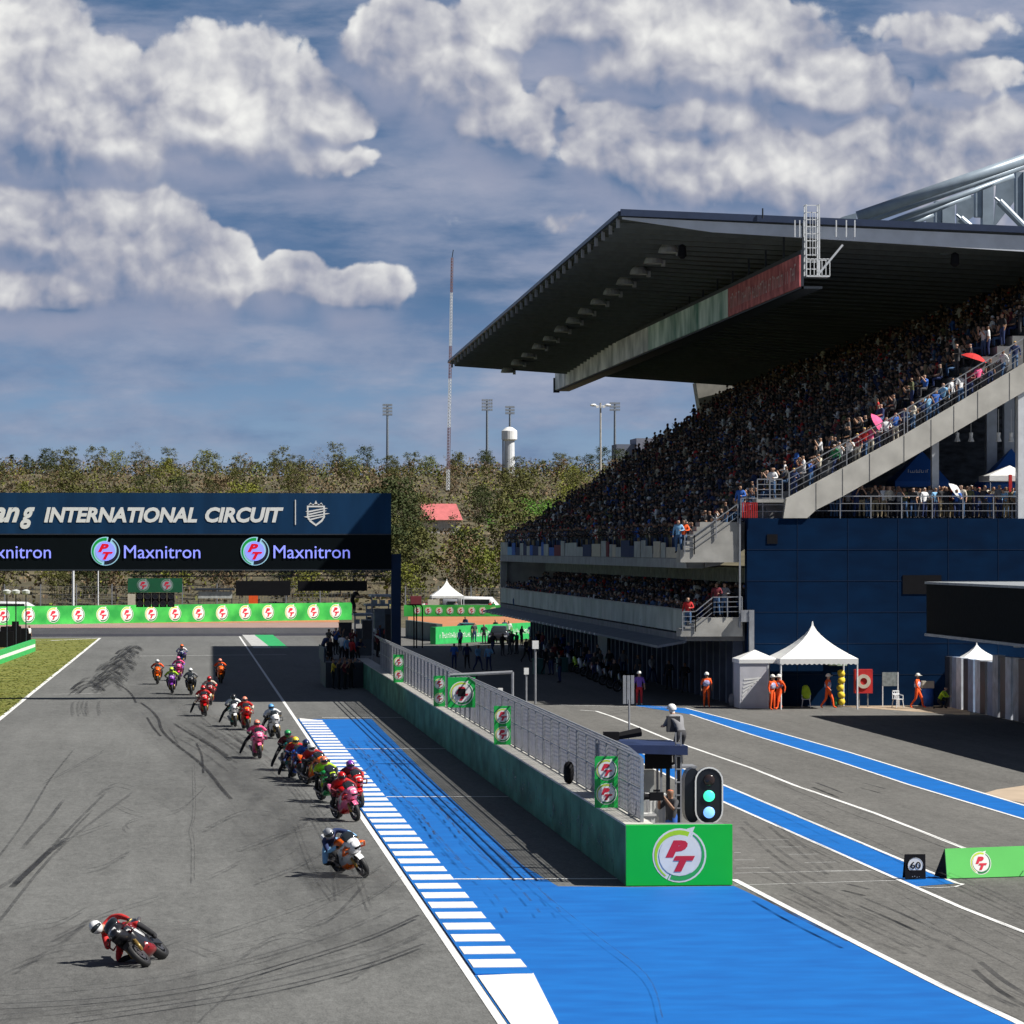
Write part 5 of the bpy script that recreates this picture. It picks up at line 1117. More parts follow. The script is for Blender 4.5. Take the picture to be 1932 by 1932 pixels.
b = MB(); b.bb(X_(1225), X_(1277), yP+.9, yP+1.0, 2.2, 2.65); b.build('monitor', BLK, r)
for px, w_, h0, h1, lb in ((1212,.45,.9,1.5,'pale electrical cabinet'), (1238,.42,.75,1.95,'tall white ribbed cabinet')):
    x = X_(px, 91); b = MB(); y_ = wy0+2.2+(px > 1220)*.5; b.bb(x-w_/2, x+w_/2, y_, y_+.5, 0, h1); b.bb(x-w_/2-.03, x+w_/2+.03, y_-.03, y_+.53, h1, h1+.05)
    for k in range(4): b.bb(x-w_/2+.04+k*w_/4.4, x-w_/2+.07+k*w_/4.4, y_-.02, y_-.002, h0, h1-.08)
    tag(b.build('cabinet', M_('white_cabinet', (.60,.60,.58), .5, .1), None), lb+' beside the cameraman behind the green board', 'cabinet')
# photographers
p = P(1279,1396,99); b_ = person((p.x, p.y, pz-.62), R(-150), 'lean', 'grey', 'charcoal', 'person in grey shirt and white cap above the navy platform roof', None, hair=CL['white'])
cap(b_, (0,-.27,1.53), CL['white'], .125, 'cap')
b = MB(); b.box((p.x-.12, p.y+.05, pz+.50), (.34,.26,.42)); tag(b.build('camera_bag', CL['charcoal'], None), 'dark camera backpack on the back of the person in grey', 'bag')
b = MB(); b.bb(p.x-.5, p.x+.5, p.y-.1, p.y+.9, pz-.68, pz-.62)
for sx in (-.45, .45):
    for sy in (0, .8): b.bb(p.x+sx-.03, p.x+sx+.03, p.y+sy-.03, p.y+sy+.03, 0, pz-.68)
tag(b.build('scaffold_stand', STEEL, None), 'steel scaffold stand behind the navy platform roof', 'stand')
p = G(1266, 1628); x = X_(1268, 90.2); yy_ = wy0+1.9
o = person((x, yy_+.3, .45), R(-55), 'phone', 'charcoal', 'blue', 'person in dark vest and blue jeans filming beside the traffic light', None, hair=M_('red_cap', (.5,.12,.05), .7, .05))
b = MB(); q = Vector((x-.40, yy_-.02, 2.0)); b.box(q, (.34,.16,.2)); b.tube(q+Vector((-.16,0,0)), q+Vector((-.36,-.03,0)), .07, .085, 10); b.box(q+Vector((0,0,.14)), (.16,.05,.05))
b2 = MB(); b2.bb(x-.4,x+.4,yy_-.1,yy_+.7,0,.44); tag(b2.build('step_box', M_('wood_box', (.25,.17,.09), .8, .2), None), 'wooden step box under the cameraman behind the green board', 'box')
tag(b.build('video_camera', BLK, None), 'black shoulder video camera held by the person in the dark vest', 'camera')
# long lens lying over the fence end, black bag on the wall
b = MB(); a = P(1160,1390,98); b.tube(a, a+Vector((.7,.1,.12)), .09, .12, 8); b.box(a+Vector((-.1,0,.02)), (.4,.3,.22)); tag(b.build('television_camera', BLK, None), 'black television camera poking up by the end of the fence', 'camera')
b = MB(); a = AX(1073, 1500, WX+.2); b.loft([ringy(a.y-.12,.10,1.47,1.9), ringy(a.y,.15,1.47,2.1), ringy(a.y+.15,.09,1.47,2.0)], 0); b.v = [(v[0]+WX+.2, v[1], v[2]) for v in b.v]; tag(b.build('bag', BLK, None, smooth=True), 'black bag standing on the pit wall ledge under the fence', 'bag')
# poles
def pole(px, pyb, pyt, t, label, r_=.05, head=None, m=STEEL, name='lamp_post', cat='post'):
    a = P(px, pyb, t); zt2 = P(px, pyt, t).z; g = thing(name, label, cat, (a.x, a.y, 0)); b = MB(); b.tube((a.x,a.y,0), (a.x,a.y,zt2), r_); b.build('pole', m, g)
    if head: head(g, a, zt2)
    return g
def boxhead(g, a, z): b = MB(); b.box((a.x,a.y,z+.15), (.32,.28,.42)); b.build('lamp_head', W, g)
pole(1010, 1327, 1222, 192, 'slim grey post with a white box lamp in the shaded pit lane', .06, boxhead)
def slats(g, a, z):
    b = MB()
    for k in (-.16, -.02, .12): b.bb(a.x+k-.055, a.x+k+.055, a.y-.02, a.y+.02, z-.15, z+.85)
    b.build('sign_plate', STEEL, g)
pole(1187, 1440, 1320, 130, 'thin post with a narrow slatted grey sign above the platform', .035, slats, name='sign_post', cat='sign')
for px, lb in ((993,'white junction pole by the goalpost frame'), (863+119,'short white bollard near the pit lane frame')):
    pole(px if px > 985 else 944, 1345, 1262 if px > 985 else 1300, 160, lb, .04, lambda g, a, z: (lambda b: (b.box((a.x,a.y,z-.1), (.2,.16,.28)), b.build('box', W, g)))(MB()))
# ============================================================ BY THE BLUE WALL
def marquee(cx, cy, w, h0, h1, label, seg=24, wall=False):
    g = thing('marquee', label, 'tent', (cx, cy, 0)); M1 = M_('white_canvas', (.78,.78,.76), .7, .05, 2); b = MB(); rings = []
    for k in range(9):
        f = k/8; s = (w/2)*((1-f)**1.75*.97+.03*(1-f)); z = h0+(h1-h0)*f; s = max(s, .02)
        ring = []
        for i in range(seg):
            a = 2*pi*i/seg+pi/4; c_, s__ = cos(a), sin(a); q = max(abs(c_), abs(s__)); e = (1/q)
            ring.append((cx+s*c_*e, cy+s*s__*e, z))
        rings.append(ring)
    b.loft(rings, 0, cap=False); b.build('canopy', M1, g, smooth=False)
    b = MB(); n = 16
    for side in range(4):
        for i in range(n):
            u0, u1 = -w/2+w*i/n, -w/2+w*(i+1)/n; z0 = h0-.30
            pts = [(u0,h0),(u1,h0),(u1,z0+.06),((u0+u1)/2,z0),(u0,z0+.06)]
            f = {0: lambda u,z: (cx+u, cy-w/2, z), 1: lambda u,z: (cx+w/2, cy+u, z), 2: lambda u,z: (cx-u, cy+w/2, z), 3: lambda u,z: (cx-w/2, cy-u, z)}[side]
            b.poly([f(*p) for p in pts])
    b.build('valance', M1, g)
    for sx in (-1, 1):
        for sy in (-1, 1): b = MB(); b.tube((cx+sx*(w/2-.05), cy+sy*(w/2-.05), 0), (cx+sx*(w/2-.05), cy+sy*(w/2-.05), h0), .045); b.build('leg', WSTEEL, g)
    return g
q = AY(1533,1326,184.9); wM = (1608-1460)*187/F
marquee(q.x, 184.9, wM, AY(1535,1243,183).z, AY(1535,1172,185).z, 'tall pointed white marquee in front of the blue wall')
q = AY(1431,1328,184.6); g = thing('canopy_tent', 'small white walled canopy tent left of the pointed marquee', 'tent', (q.x, q.y, 0)); M1 = M_('white_canvas', (.78,.78,.76), .7, .05, 2)
xa, xb = AY(1396,1300,184).x, AY(1465,1300,184).x; ze = AY(1400,1244,184).z; b = MB(); b.bb(xa, xb-.45, 184, 184.03, .02, ze-.12); b.bb(xa, xa+.03, 184.04, 186.2, .02, ze-.12); b.build('side_wall', pm('grey_white_canvas', (.50,.50,.54), .7, .08, 2), g)
b = MB(); cxm = (xa+xb)/2; b.add([(xa-.05,183.95,ze),(xb+.05,183.95,ze),(xb+.05,186.3,ze),(xa-.05,186.3,ze),(cxm,185.1,ze+.45),(xa-.05,183.95,ze-.2),(xb+.05,183.95,ze-.2),(xb+.05,186.3,ze-.2),(xa-.05,186.3,ze-.2)], [(0,1,4),(1,2,4),(2,3,4),(3,0,4),(0,5,6,1),(1,6,7,2),(2,7,8,3),(3,8,5,0)]); b.build('canopy', M1, g)
b = MB()
for k in range(6): b.prism([(xa+.1+.02*k,183.99,.5+.2*k),(xa+.5+.12*k,183.99,1.1+.1*k),(xa+.45+.12*k,183.99,1.0+.1*k),(xa+.1+.02*k,183.99,.42+.2*k)], (0,-.004,0))
b.build('printed_mark', W, g)
b = MB(); b.bb(xb-.45, xb-.40, 183.98, 184.03, 0, ze-.1); b.build('leg', WSTEEL, g)
def GW(px, pyb):
    p = AY(px, 1300, 186.6-(pyb-1325)*.38); return Vector((p.x, p.y, 0))
def put_person(px, pyb, fg_, top, bot, label, grp=None, rz=None, hat=None, **k):
    q = GW(px, pyb); o = person(q, R(pr.uniform(-25,25)) if rz is None else R(rz), fg_, top, bot, label, grp, **k)
    if hat: cap(o, (0,-.02,1.66) if fg_ != 'crouch' else (0,-.26,1.05), hat, .125)
    return o
MG = 'marshals in orange overalls'; WH = M_('white_helmet', (.75,.74,.68), .4, .05); ns_ = {}
for px, pyb, fg_, lb, rz in ((1333,1326,'stand','marshal in orange overalls standing alone left of the white tents',0), (1457,1336,'stand2','marshal in orange at the left edge of the marquee, nearer the small tent',40), (1470,1335,'walk','marshal in orange overlapping the one beside the small tent',-50),
        (1562,1333,'walk','marshal in orange striding under the marquee front edge',55), (1731,1333,'walk','marshal in orange walking by the blue barrel',60)):
    put_person(px, pyb, fg_, 'orange', 'orange', lb.replace('marshal', 'person', 1), MG, rz, WH, shoes='orange')
    o_ = col.objects[-1]
for px, pyb, w_ in ((1333,1326,0), (1457,1336,40), (1470,1335,-50), (1562,1333,55), (1731,1333,60)):
    q = GW(px, pyb); b = MB(); b.loft([ringy(-.135,.12,1.06,1.34,8), ringy(0,.205,1.02,1.42,10), ringy(.13,.14,1.04,1.38,8)], 0); v = [(x, y*1.0, z) for x, y, z in b.v]; b.v = v
    par = min([o for o in col.objects if o.get('group') == MG], key=lambda o: (o.location-q).length); b.build('vest', M_('violet_bib', (.12,.12,.45), .8, .35, 6, c2=(.5,.5,.6)), par, smooth=True, local=True)
put_person(1206, 1320, 'stand', 'violet', 'red', 'person in violet bib and red trousers in the shaded pit lane edge', MG, 0, WH, shoes='cream')
put_person(1741, 1312, 'stand', 'sky', 'navy', 'person in pale blue leaning behind the blue barrel', None, 30)
put_person(1775, 1334, 'crouch', 'lime', 'black', 'person in lime vest and black trousers crouching by the grey cabins', None, 60)
def simple(name, cat, label, mb, m, **k): return tag(mb.build(name, m, None, **k), label, cat)
def chair(px, pyb, label, rz=0, m=None):
    q = GW(px, pyb); g = thing('plastic_chair', label, 'chair', q, (0,0,rz)); m = m or WSTEEL
    b = MB(); b.box((0,0,.43), (.42,.42,.04)); b.build('seat', m, g, local=True)
    for sx in (-1,1):
        for sy in (-1,1): b = MB(); b.tube((sx*.17,sy*.17,.42), (sx*.22,sy*.22,0), .025, .02, 6); b.build('leg', m, g, local=True)
    b = MB(); b.box((0,.20,.68), (.40,.03,.10)); b.box((0,.21,.84), (.36,.03,.06))
    for x in (-.18,-.06,.06,.18): b.beam((x,.2,.44), (x,.22,.84), .03, .02)
    for sx in (-1,1): b.beam((sx*.21,-.15,.62), (sx*.20,.2,.66), .04, .03); b.beam((sx*.21,-.15,.44), (sx*.21,-.15,.62), .03, .03)
    b.build('backrest', m, g, local=True); return g
chair(1694, 1330, 'white plastic chair standing alone on the sandy apron', R(20)); c_ = chair(1521, 1329, 'white plastic chair under the marquee holding a lime jacket', R(-10))
b = MB(); q = GW(1521,1329); b.loft([ringy(-.25,.12,.45,.62,10), ringy(-.05,.24,.46,.92,10), ringy(.2,.20,.46,1.15,10), ringy(.28,.06,.5,.95,10)], 0); b.v = [(x+q.x, y+q.y, z) for x, y, z in b.v]; simple('jacket', 'jacket', 'lime green jacket heaped on the chair under the marquee', b, CL['lime'], smooth=True)
q = GW(1587,1328); b = MB()
for k in range(5): b.loft([ringy(-.15,.14+.03*(k%2),.1+.36*k,.44+.36*k,8), ringy(.1,.20-.02*(k%2),.08+.36*k,.46+.36*k,8)], 0)
b.v = [(x+q.x+.03*sin(z*5), y+q.y, z) for x, y, z in b.v]; simple('strap_stack', 'equipment', 'tall yellow bundle of padded straps by the marquee leg', b, CL['yellow'], smooth=True)
q = GW(1577,1328); b = MB(); b.lathe((q.x,q.y,0), [(.09,0),(.09,.42),(.04,.5),(.03,.56),(0,.56)], 10); simple('gas_bottle', 'bottle', 'small green gas bottle beside the yellow bundle', b, CL['green'], smooth=True)
q = AY(1630,1312,185.5); z0, z1 = AY(1630,1308,185.5).z, AY(1630,1263,185.5).z; g = thing('hose_reel_box', 'red hose reel box with a pale coil on a stand by the blue wall', 'hose box', (q.x, q.y, 0)); b = MB(); b.bb(q.x-.45, q.x+.45, q.y, q.y+.4, z0, z1); b.build('case', CL['red'], g)
b = MB(); b.lathe((q.x-.02,q.y-.004,(z0+z1)/2), [(.18,0),(.36,0),(.36,-.05),(.18,-.05),(.18,0)], 18, 0, 'y'); b.build('hose_coil', CL['cream'], g); b = MB(); b.bb(q.x-.25,q.x-.2,q.y+.1,q.y+.2,0,z0); b.bb(q.x+.2,q.x+.25,q.y+.1,q.y+.2,0,z0); b.build('stand', STEEL, g)
q = AY(1683,1322,185.8); g = thing('notice_board', 'grey notice board on legs in front of the blue wall', 'board', (q.x,q.y,0)); b = MB(); b.bb(q.x-.5,q.x+.25,q.y,q.y+.05,1.05,1.75); b.build('panel', M_('notice_grey', (.22,.25,.25), .6, .3, 6), g); b = MB(); b.bb(q.x+.28,q.x+.34,q.y,q.y+.05,0,1.75); b.bb(q.x-.5,q.x-.45,q.y,q.y+.05,0,1.05); b.build('leg', WSTEEL, g)
q = AY(1534,1268,185.); b = MB(); b.bb(q.x-.45+1.6, q.x+.5+1.6, q.y+2.0, q.y+2.04, 2.05, 2.5); simple('sign', 'sign', 'small pale green sign on the blue wall inside the marquee', b, M_('pale_green_sign', (.35,.45,.35), .6, .3, 8))
q = GW(1750,1327); b = MB(); b.lathe((q.x,q.y,0), [(0,0),(.30,0),(.31,.4),(.30,.9),(.28,.92),(0,.92)], 16); simple('barrel', 'barrel', 'blue plastic barrel beside the grey cabins', b, CL['blue'], smooth=True)
b = MB(); b.box((q.x,q.y,1.12), (.6,.4,.36)); simple('carton', 'box', 'pale carton standing on the blue barrel', b, CL['cream'])
for px, pyb, s_, lb in ((1411,1329,1.,'nearest red and white traffic cone by the small white tent'), (1438,1327,.8,'left one of two small red cones before the marquee'), (1448,1327,.8,'right one of two small red cones before the marquee')):
    q = GW(px,pyb); g = thing('traffic_cone', lb, 'cone', q, group='red cones by the tents'); g.scale = (s_,)*3; b = MB(); b.lathe((0,0,0), [(.19,.04),(.12,.3),(.09,.45)], 12); b.lathe((0,0,0), [(.06,.58),(.03,.75),(0,.76)], 12); b.box((0,0,.02), (.44,.44,.04)); b.build('cone_body', CL['red'], g, local=True, smooth=False); b = MB(); b.lathe((0,0,0), [(.09,.45),(.06,.58)], 12); b.build('band', W, g, local=True)
q = GW(1384,1326); b = MB(); b.loft([ringy(-.25,.16,.0,.5,8), ringy(0,.26,.0,.72,8), ringy(.22,.12,.0,.5,8)], 0); b.v = [(x+q.x,y+q.y,z) for x,y,z in b.v]; simple('white_sack', 'sack', 'pale covered sack at the foot of the grandstand corner', b, CL['grey'], smooth=True)
# elevated black sided gallery running towards the camera on the right, cabins under it
SX = 35.4; zb0, zt0 = 4.0, 6.34; SY0, SY1 = 84., AX(1748,1100,SX).y
g = thing('giant_screen', 'large black screen sided gallery raised at the right in front of the blue wall', 'screen', (SX+3, SY1-20, zb0))
b = MB(); b.bb(SX, SX+6.5, SY0, SY1, zb0, zt0); b.build('screen_case', pm('screen_black', (.006,.008,.009), .9, .3, 4, spec=.1), g)
b = MB(); b.bb(SX-.08, SX+6.6, SY0, SY1+.05, zt0, zt0+.11); b.bb(SX-.08, SX+.3, SY0, SY1+.05, zb0-.13, zb0-.003); b.build('trim', M_('screen_trim', (.30,.32,.34), .5, .2), g)
b = MB(); y = SY1-.6
while y > SY0: b.bb(SX+4.1, SX+4.4, y-.12, y+.12, 3.32, zb0-.14); y -= 5.4
b.build('support_leg', M_('pale_leg', (.45,.46,.44), .6, .15), g)
CAB = [M_('cabin_grey_blue', (.26,.34,.48), .5, .2, 2), M_('cabin_grey', (.42,.44,.47), .5, .3, 2), M_('cabin_dark', (.03,.035,.05), .5, .3, 2), M_('cabin_pale', (.62,.66,.72), .5, .2, 2)]
g = thing('cabin_row', 'row of grey metal panels and doors standing under the giant screen', 'cabins', (AY(1880,1340,178).x, 178, 0)); pA, pB = Vector((39.1,186.,0)), Vector((39.1,150.,0)); dd = pB-pA; pal = (2,0,3,2,0,3,2,0,1,2,3,1,2,2,1,0,2,3,1,2,0,1,2,3,0,1)
for i in range(26):
    a = pA+dd*(i/26); c = pA+dd*((i+.86)/26); b = MB(); hh_ = (2.55 if i < 8 else 2.9)+.02*(i % 3); n_ = Vector((dd.y,-dd.x,0)).normalized()*-.3
    b.prism([a, c, c+UZ*hh_, a+UZ*hh_], -n_*(1 if i % 2 else 1.2)); b.build('wall_panel', CAB[pal[i]], g)
b = MB(); a = pA+dd*.50; c = pA+dd*1.; b.prism([a+UZ*2.95, c+UZ*2.95, c+UZ*3.3, a+UZ*3.3], (.8,.0,0)); b.build('roof_edge', CAB[2], g)
q = AY(1842,1240,187); marquee(q.x, 186.9, 2.2, q.z-.1, q.z+.75, 'small white peaked tent mostly hidden behind the grey cabins')
b = MB(); a = G(1772,1328)
for i in range(9): x = a.x+i*.42; b.tube((x,a.y+.4,0), (x,a.y+.4,2.45), .03)
b.bb(a.x, a.x+3.4, a.y+.38, a.y+.42, 2.38, 2.44); b.bb(a.x, a.x+3.4, a.y+.38, a.y+.42, .3, .36); simple('railing_fence', 'fence', 'tall grey bar fence between the barrel and the cabins', b, M_('bar_grey', (.20,.22,.26), .5, .1))
# ============================================================ TERRACE AND STAIR PEOPLE
tops = ['olive','black','charcoal','khaki','navy','red','grey','black','white','cream','black','maroon','sky','blue','charcoal']
i = 0; x = 1545
while x < 1935:
    for row in (0, 1, 2):
        px = x+pr.uniform(-4,4)+row*4; q = AY(px, 977, Y0+.2+row*.75); t1 = pr.choice(tops)
        person((q.x, q.y, zw), R(pr.uniform(-40,40)), pr.choice(['stand','stand2','stand2','phone','lean']), t1, pr.choice(['black','denim','khaki','charcoal','navy']), 'spectator standing at the steel rail on top of the blue wall', 'spectators along the terrace rail', scale=pr.uniform(.92,1.03), hair=pr.choice([HAIR]*4+[CL['white'],CL['khaki'],CL['red']]))
    x += 13.5
ST = [(1498,'navy'),(1512,'grey'),(1530,'blue'),(1545,'cream'),(1575,'green'),(1584,'white'),(1604,'white'),(1618,'maroon'),(1631,'red'),(1643,'pink'),(1655,'grey'),(1672,'white'),(1690,'blue'),(1708,'denim'),(1722,'cream'),(1740,'navy'),(1752,'sky'),(1766,'blue'),(1780,'sky'),(1797,'white'),(1812,'white'),(1830,'maroon'),(1846,'pink'),(1868,'black'),(1893,'white'),(1915,'navy')]
for px, c in ST:
    yt = 938-(px-1489)*.545 if px < 1706 else 821-(px-1706)*.598
    q = AY(px, yt+8, ys_+.75); person((q.x, q.y, q.z), R(pr.uniform(-70,40)), pr.choice(['stand','stand2','walk','phone']), c, pr.choice(['denim','black','cream','navy']), 'person standing in the sun on the long sloping stair', 'people on the sunlit stair', scale=pr.uniform(.9,1.0), hair=pr.choice([HAIR,HAIR,CL['white'],CL['yellow']]))
for i_, px in enumerate((1545, 1622, 1700, 1790, 1880)):                # steps they stand on
    pass
b = MB()
for k in range(70):
    px = 1490+k*6.6; yt = 938-(px-1489)*.545 if px < 1706 else 821-(px-1706)*.598; q = AY(px, yt+8, ys_+.6); b.bb(q.x, q.x+.30, ys_+.51, Y0-.06, q.z-.5, q.z-.01)
b.build('stair_steps', CONC, gs)
def umbrella(px, py, Yp, m, label, r_=.55, tilt=.5):
    q = AY(px, py, Yp); g = thing('umbrella', label, 'umbrella', (q.x,q.y,q.z), (tilt*.4, tilt, 0)); b = MB(); b.lathe((0,0,0), [(0,.22),(r_*.35,.19),(r_*.72,.08),(r_,-.06)], 10); b.build('canopy', m, g, local=True); b = MB(); b.tube((0,0,.2), (0,0,-.8), .015); b.build('shaft', DSTEEL, g, local=True)
umbrella(1838, 675, ys_+1., CL['red'], 'red umbrella held high on the sloping stair', .7, .3); umbrella(1657, 798, ys_+1., CL['pink'], 'bright pink umbrella tilted low on the sloping stair', .6, 1.0)
umbrella(1803, 925, Y0+.3, CL['white'], 'black and white umbrella tilted over the terrace rail', .5, .9)
for px, c, Yp, zz_, lb in ((1397,'blue',Y0+.1,979,'person in blue at the head of the small upper stair'), (1457,'white',Y0-.4,945,'person in white sitting on the railed lookout platform')):
    q = AY(px, zz_, Yp); person((q.x,q.y,q.z), R(-30), 'stand2', c, 'denim', lb)
for px, pyb, c, lb in ((1298,1190,'red','person in red and white at foot of the lower deck stair'), (1352,1163,'maroon','person in dark red on the lower deck stair landing'), (1367,1163,'grey','taller person in grey on the lower deck stair landing'), (1290,1044,'orange','person in orange at the foot of the small upper stair'), (1280,1044,'sky','person in pale blue beside the one in orange on the upper deck')):
    q = AY(px, pyb, Y0-.35); person((q.x,q.y,q.z), R(-20), 'stand2', c, 'denim', lb)
b = MB(); q0, q1 = AY(1401,977,ys_-.05), AY(1428,948,ys_-.05)
for k in range(9): x = q0.x+(q1.x-q0.x)*k/8; b.bb(x-.02,x+.02,ys_-.1,ys_-.06,q0.z,q1.z)
b.bb(q0.x,q1.x,ys_-.1,ys_-.06,q1.z-.04,q1.z); simple('barricade', 'barricade', 'red crowd barricade on the corner of the blue wall top', b, CL['red'])
# tents on the terrace
def pyramid(px0, px1, pye, pyt, Yp, m, label, name='canopy_tent'):
    a, c = AY(px0,pye,Yp), AY(px1,pye,Yp); t = AY((px0+px1)/2,pyt,Yp+1.2); g = thing(name, label, 'tent', ((a.x+c.x)/2, Yp+1.2, zw)); b = MB()
    b.add([(a.x,Yp,a.z),(c.x,Yp,a.z),(c.x,Yp+2.6,a.z),(a.x,Yp+2.6,a.z),(t.x,Yp+1.3,t.z),(a.x,Yp,a.z-.28),(c.x,Yp,a.z-.28),(c.x,Yp+2.6,a.z-.28),(a.x,Yp+2.6,a.z-.28)], [(0,1,4),(1,2,4),(2,3,4),(3,0,4),(0,5,6,1),(1,6,7,2),(2,7,8,3),(3,8,5,0)]); b.build('canopy', m, g)
    for x in (a.x+.05, c.x-.05): b = MB(); b.tube((x,Yp+.05,zw), (x,Yp+.05,a.z-.2), .03); b.build('leg', STEEL, g)
    return g
bt = M_('blue_tent', (.01,.10,.40), .7, .1, 1)
g = pyramid(1689,1791,908,850,Y0+4,bt,'blue peaked tent with white lettering on the terrace'); q = AY(1712,890,Y0+4.0); b = MB(); b.scribble(Vector((q.x, Y0+4.2, q.z-.05)), UX, UZ, 1.1, .18, 0, .35, 5, 9); b.build('lettering', W, g)
pyramid(1858,1960,912,846,Y0+4,bt,'second blue tent at the right end of the terrace'); pyramid(1867,1945,897,878,Y0+1.2,W,'small white canopy in front of the right blue tent')
b = MB(); q = AY(1906,912,Y0+1.0); b.box((q.x,q.y,q.z), (.16,.16,.9)); simple('red_banner_post', 'banner', 'short red upright banner hanging by the white canopy', b, CL['red'])
# ============================================================ PIT WALL STANDS, CREW, SHADED PIT LANE
for i, (px0, px1, pyt, t, lb) in enumerate(((668,705,1158,226,'nearest grey pit wall stand with a flat roof'), (700,745,1122,240,'middle pit wall stand with a pale roof near the gantry leg'), (690,735,1140,262,'farthest pit wall stand behind the others'))):
    a, c = P(px0,1200,t), P(px1,1200,t); z1 = P(px0,pyt,t).z; g = thing('pit_stand', lb, 'stand', ((a.x+c.x)/2,a.y,0), group='team stands on the pit wall')
    b = MB(); b.bb(a.x,c.x,a.y,a.y+3.2,z1-.14,z1); b.build('roof', M_('stand_roof', (.20,.25,.30), .5, .2) if i != 1 else M_('pale_roof', (.42,.46,.50), .5, .2), g)
    for x in (a.x+.06, c.x-.06): b = MB(); b.bb(x-.05,x+.05,a.y+.05,a.y+.15,0,z1-.14); b.build('post', STEEL, g)
    b = MB(); b.bb(a.x+.1,c.x-.1,a.y+.3,a.y+.5,1.5,z1-.9); b.build('console', M_('console_dark', (.03,.045,.06), .4, .3, 3), g)
    b = MB()
    for k in range(3): x = a.x+(c.x-a.x)*(k+.5)/3; b.bb(x-.16,x+.16,a.y+.26,a.y+.298,z1-.62,z1-.34)
    b.build('monitor', M_('monitor_pale', (.30,.36,.42), .3, .3, 6), g)
CW = [(612,1215,224,'navy'),(620,1208,226,'charcoal'),(633,1205,228,'blue'),(640,1196,230,'black'),(664,1206,224,'maroon'),(690,1190,232,'red'),(705,1185,238,'white'),(716,1192,236,'navy'),(728,1180,240,'red'),(700,1206,228,'grey'),(712,1210,226,'maroon'),(617,1236,218,'navy'),(626,1240,217,'black'),(634,1245,216,'blue'),(641,1252,215,'red'),(649,1250,217,'charcoal'),(657,1256,214,'navy'),(628,1262,212,'yellow'),(639,1270,211,'black'),(650,1272,211,'maroon'),(661,1270,213,'black'),(669,1262,215,'green'),(645,1218,222,'white'),(654,1222,222,'sky'),(664,1226,221,'red'),(675,1222,223,'navy'),(623,1226,221,'black')]
for k, (px, pym, t, c) in enumerate(CW):
    a = P(px, pym, t); zz_ = max(0, a.z-1.0); zz_ = 0 if zz_ < .9 else zz_
    if zz_ > 0: zz_ = min(zz_, 1.48)
    person((a.x, a.y, zz_), R(pr.uniform(40,140)), pr.choice(['lean','stand2','phone']), c, 'black', 'pit crew member crowding the pit wall beside the team stands', 'pit crew at the team stands')
g = thing('crew_step', 'low grey step along the wall under the pit crew', 'platform', (P(645,1262,216).x, P(645,1262,216).y, 0)); b = MB(); a, c = P(612,1260,216), P(683,1260,216); b.bb(a.x,c.x,a.y-2,a.y+6,.01,1.46); b.build('step_block', M_('dark_step', (.03,.04,.05), .6, .3, 1), g)
b = MB(); b.bb(a.x-.1,a.x-.02,a.y-2,a.y+6,1.46,2.3); b.build('rail_panel', M_('dark_panel', (.03,.06,.09), .6, .3, 1), g)
p = P(668, 1125, 228); person((p.x, p.y, P(668,1158,228).z+.0), R(60), 'lean', 'black', 'black', 'person in black kneeling on the roof of the nearest pit stand')
PL = [(878,1198,'navy'),(868,1228,'sky'),(895,1212,'charcoal'),(857,1262,'blue'),(881,1262,'navy'),(902,1266,'sky'),(922,1266,'sky'),(913,1216,'black'),(935,1205,'black'),(952,1205,'navy'),(966,1232,'charcoal'),(960,1208,'white'),(984,1220,'black'),(1002,1215,'navy'),(1040,1274,'black'),(1046,1262,'maroon'),(1062,1240,'blue'),(1085,1240,'black'),(1105,1262,'charcoal'),(1122,1284,'black'),(1132,1278,'grey'),(1160,1300,'black'),(1016,1232,'black'),(992,1250,'charcoal'),(1000,1246,'khaki')]
for px, pyb, c in PL:
    t = 56000./(max(pyb, 1190)-1036); q = P(px, pyb, t); person((q.x, q.y, 0), R(pr.uniform(-60,60)), pr.choice(['stand','stand2','walk']), c, pr.choice(['black','navy']), 'person standing about in the dark shaded pit lane', 'people in the shaded pit lane')
for k, (px, X0_) in enumerate([(1012,26.5),(1024,27.4),(1036,25.6),(1049,27.6),(1073,26.2),(1090,27.8),(1112,25.4),(1128,27.5),(1150,26.8),(1176,27.6),(1204,27.2),(1230,27.9),(1262,27.6),(1292,27.9),(1010,24.0),(1030,23.2),(1056,22.6),(975,25.5),(962,24.8),(948,24.0),(930,23.5)]):
    q = AX(px, 1250, X0_); person((q.x, q.y, 0), R(pr.uniform(-90,60)), pr.choice(['stand','stand2','walk']), pr.choice(['black','charcoal','navy','grey','white','maroon','black']), pr.choice(['black','navy','charcoal']), 'person standing about in the dark shaded pit lane', 'people in the shaded pit lane')
for i, (px0, px1, py0, py1, t, lb) in enumerate(((684,702,1172,1206,221,'dark timing cabinet under the nearest pit stand roof'), (706,726,1150,1186,236,'grey timing cabinet under the middle pit stand roof'), (727,742,1160,1212,238,'tall dark rack beside the gantry leg'), (640,664,1176,1206,232,'black equipment case on the far end of the pit wall'))):
    a, c = P(px0,py1,t), P(px1,py0,t); b = MB(); b.bb(a.x,c.x,a.y,a.y+.8,max(1.47,a.z),c.z); b.bb(a.x+.08,c.x-.08,a.y-.03,a.y-.002,c.z-.45,c.z-.12); b.bb(a.x-.03,c.x+.03,a.y-.03,a.y+.83,c.z,c.z+.04); simple('timing_cabinet', 'cabinet', lb, b, CL['charcoal'] if i != 1 else M_('cabinet_mid', (.12,.15,.18), .5, .2))
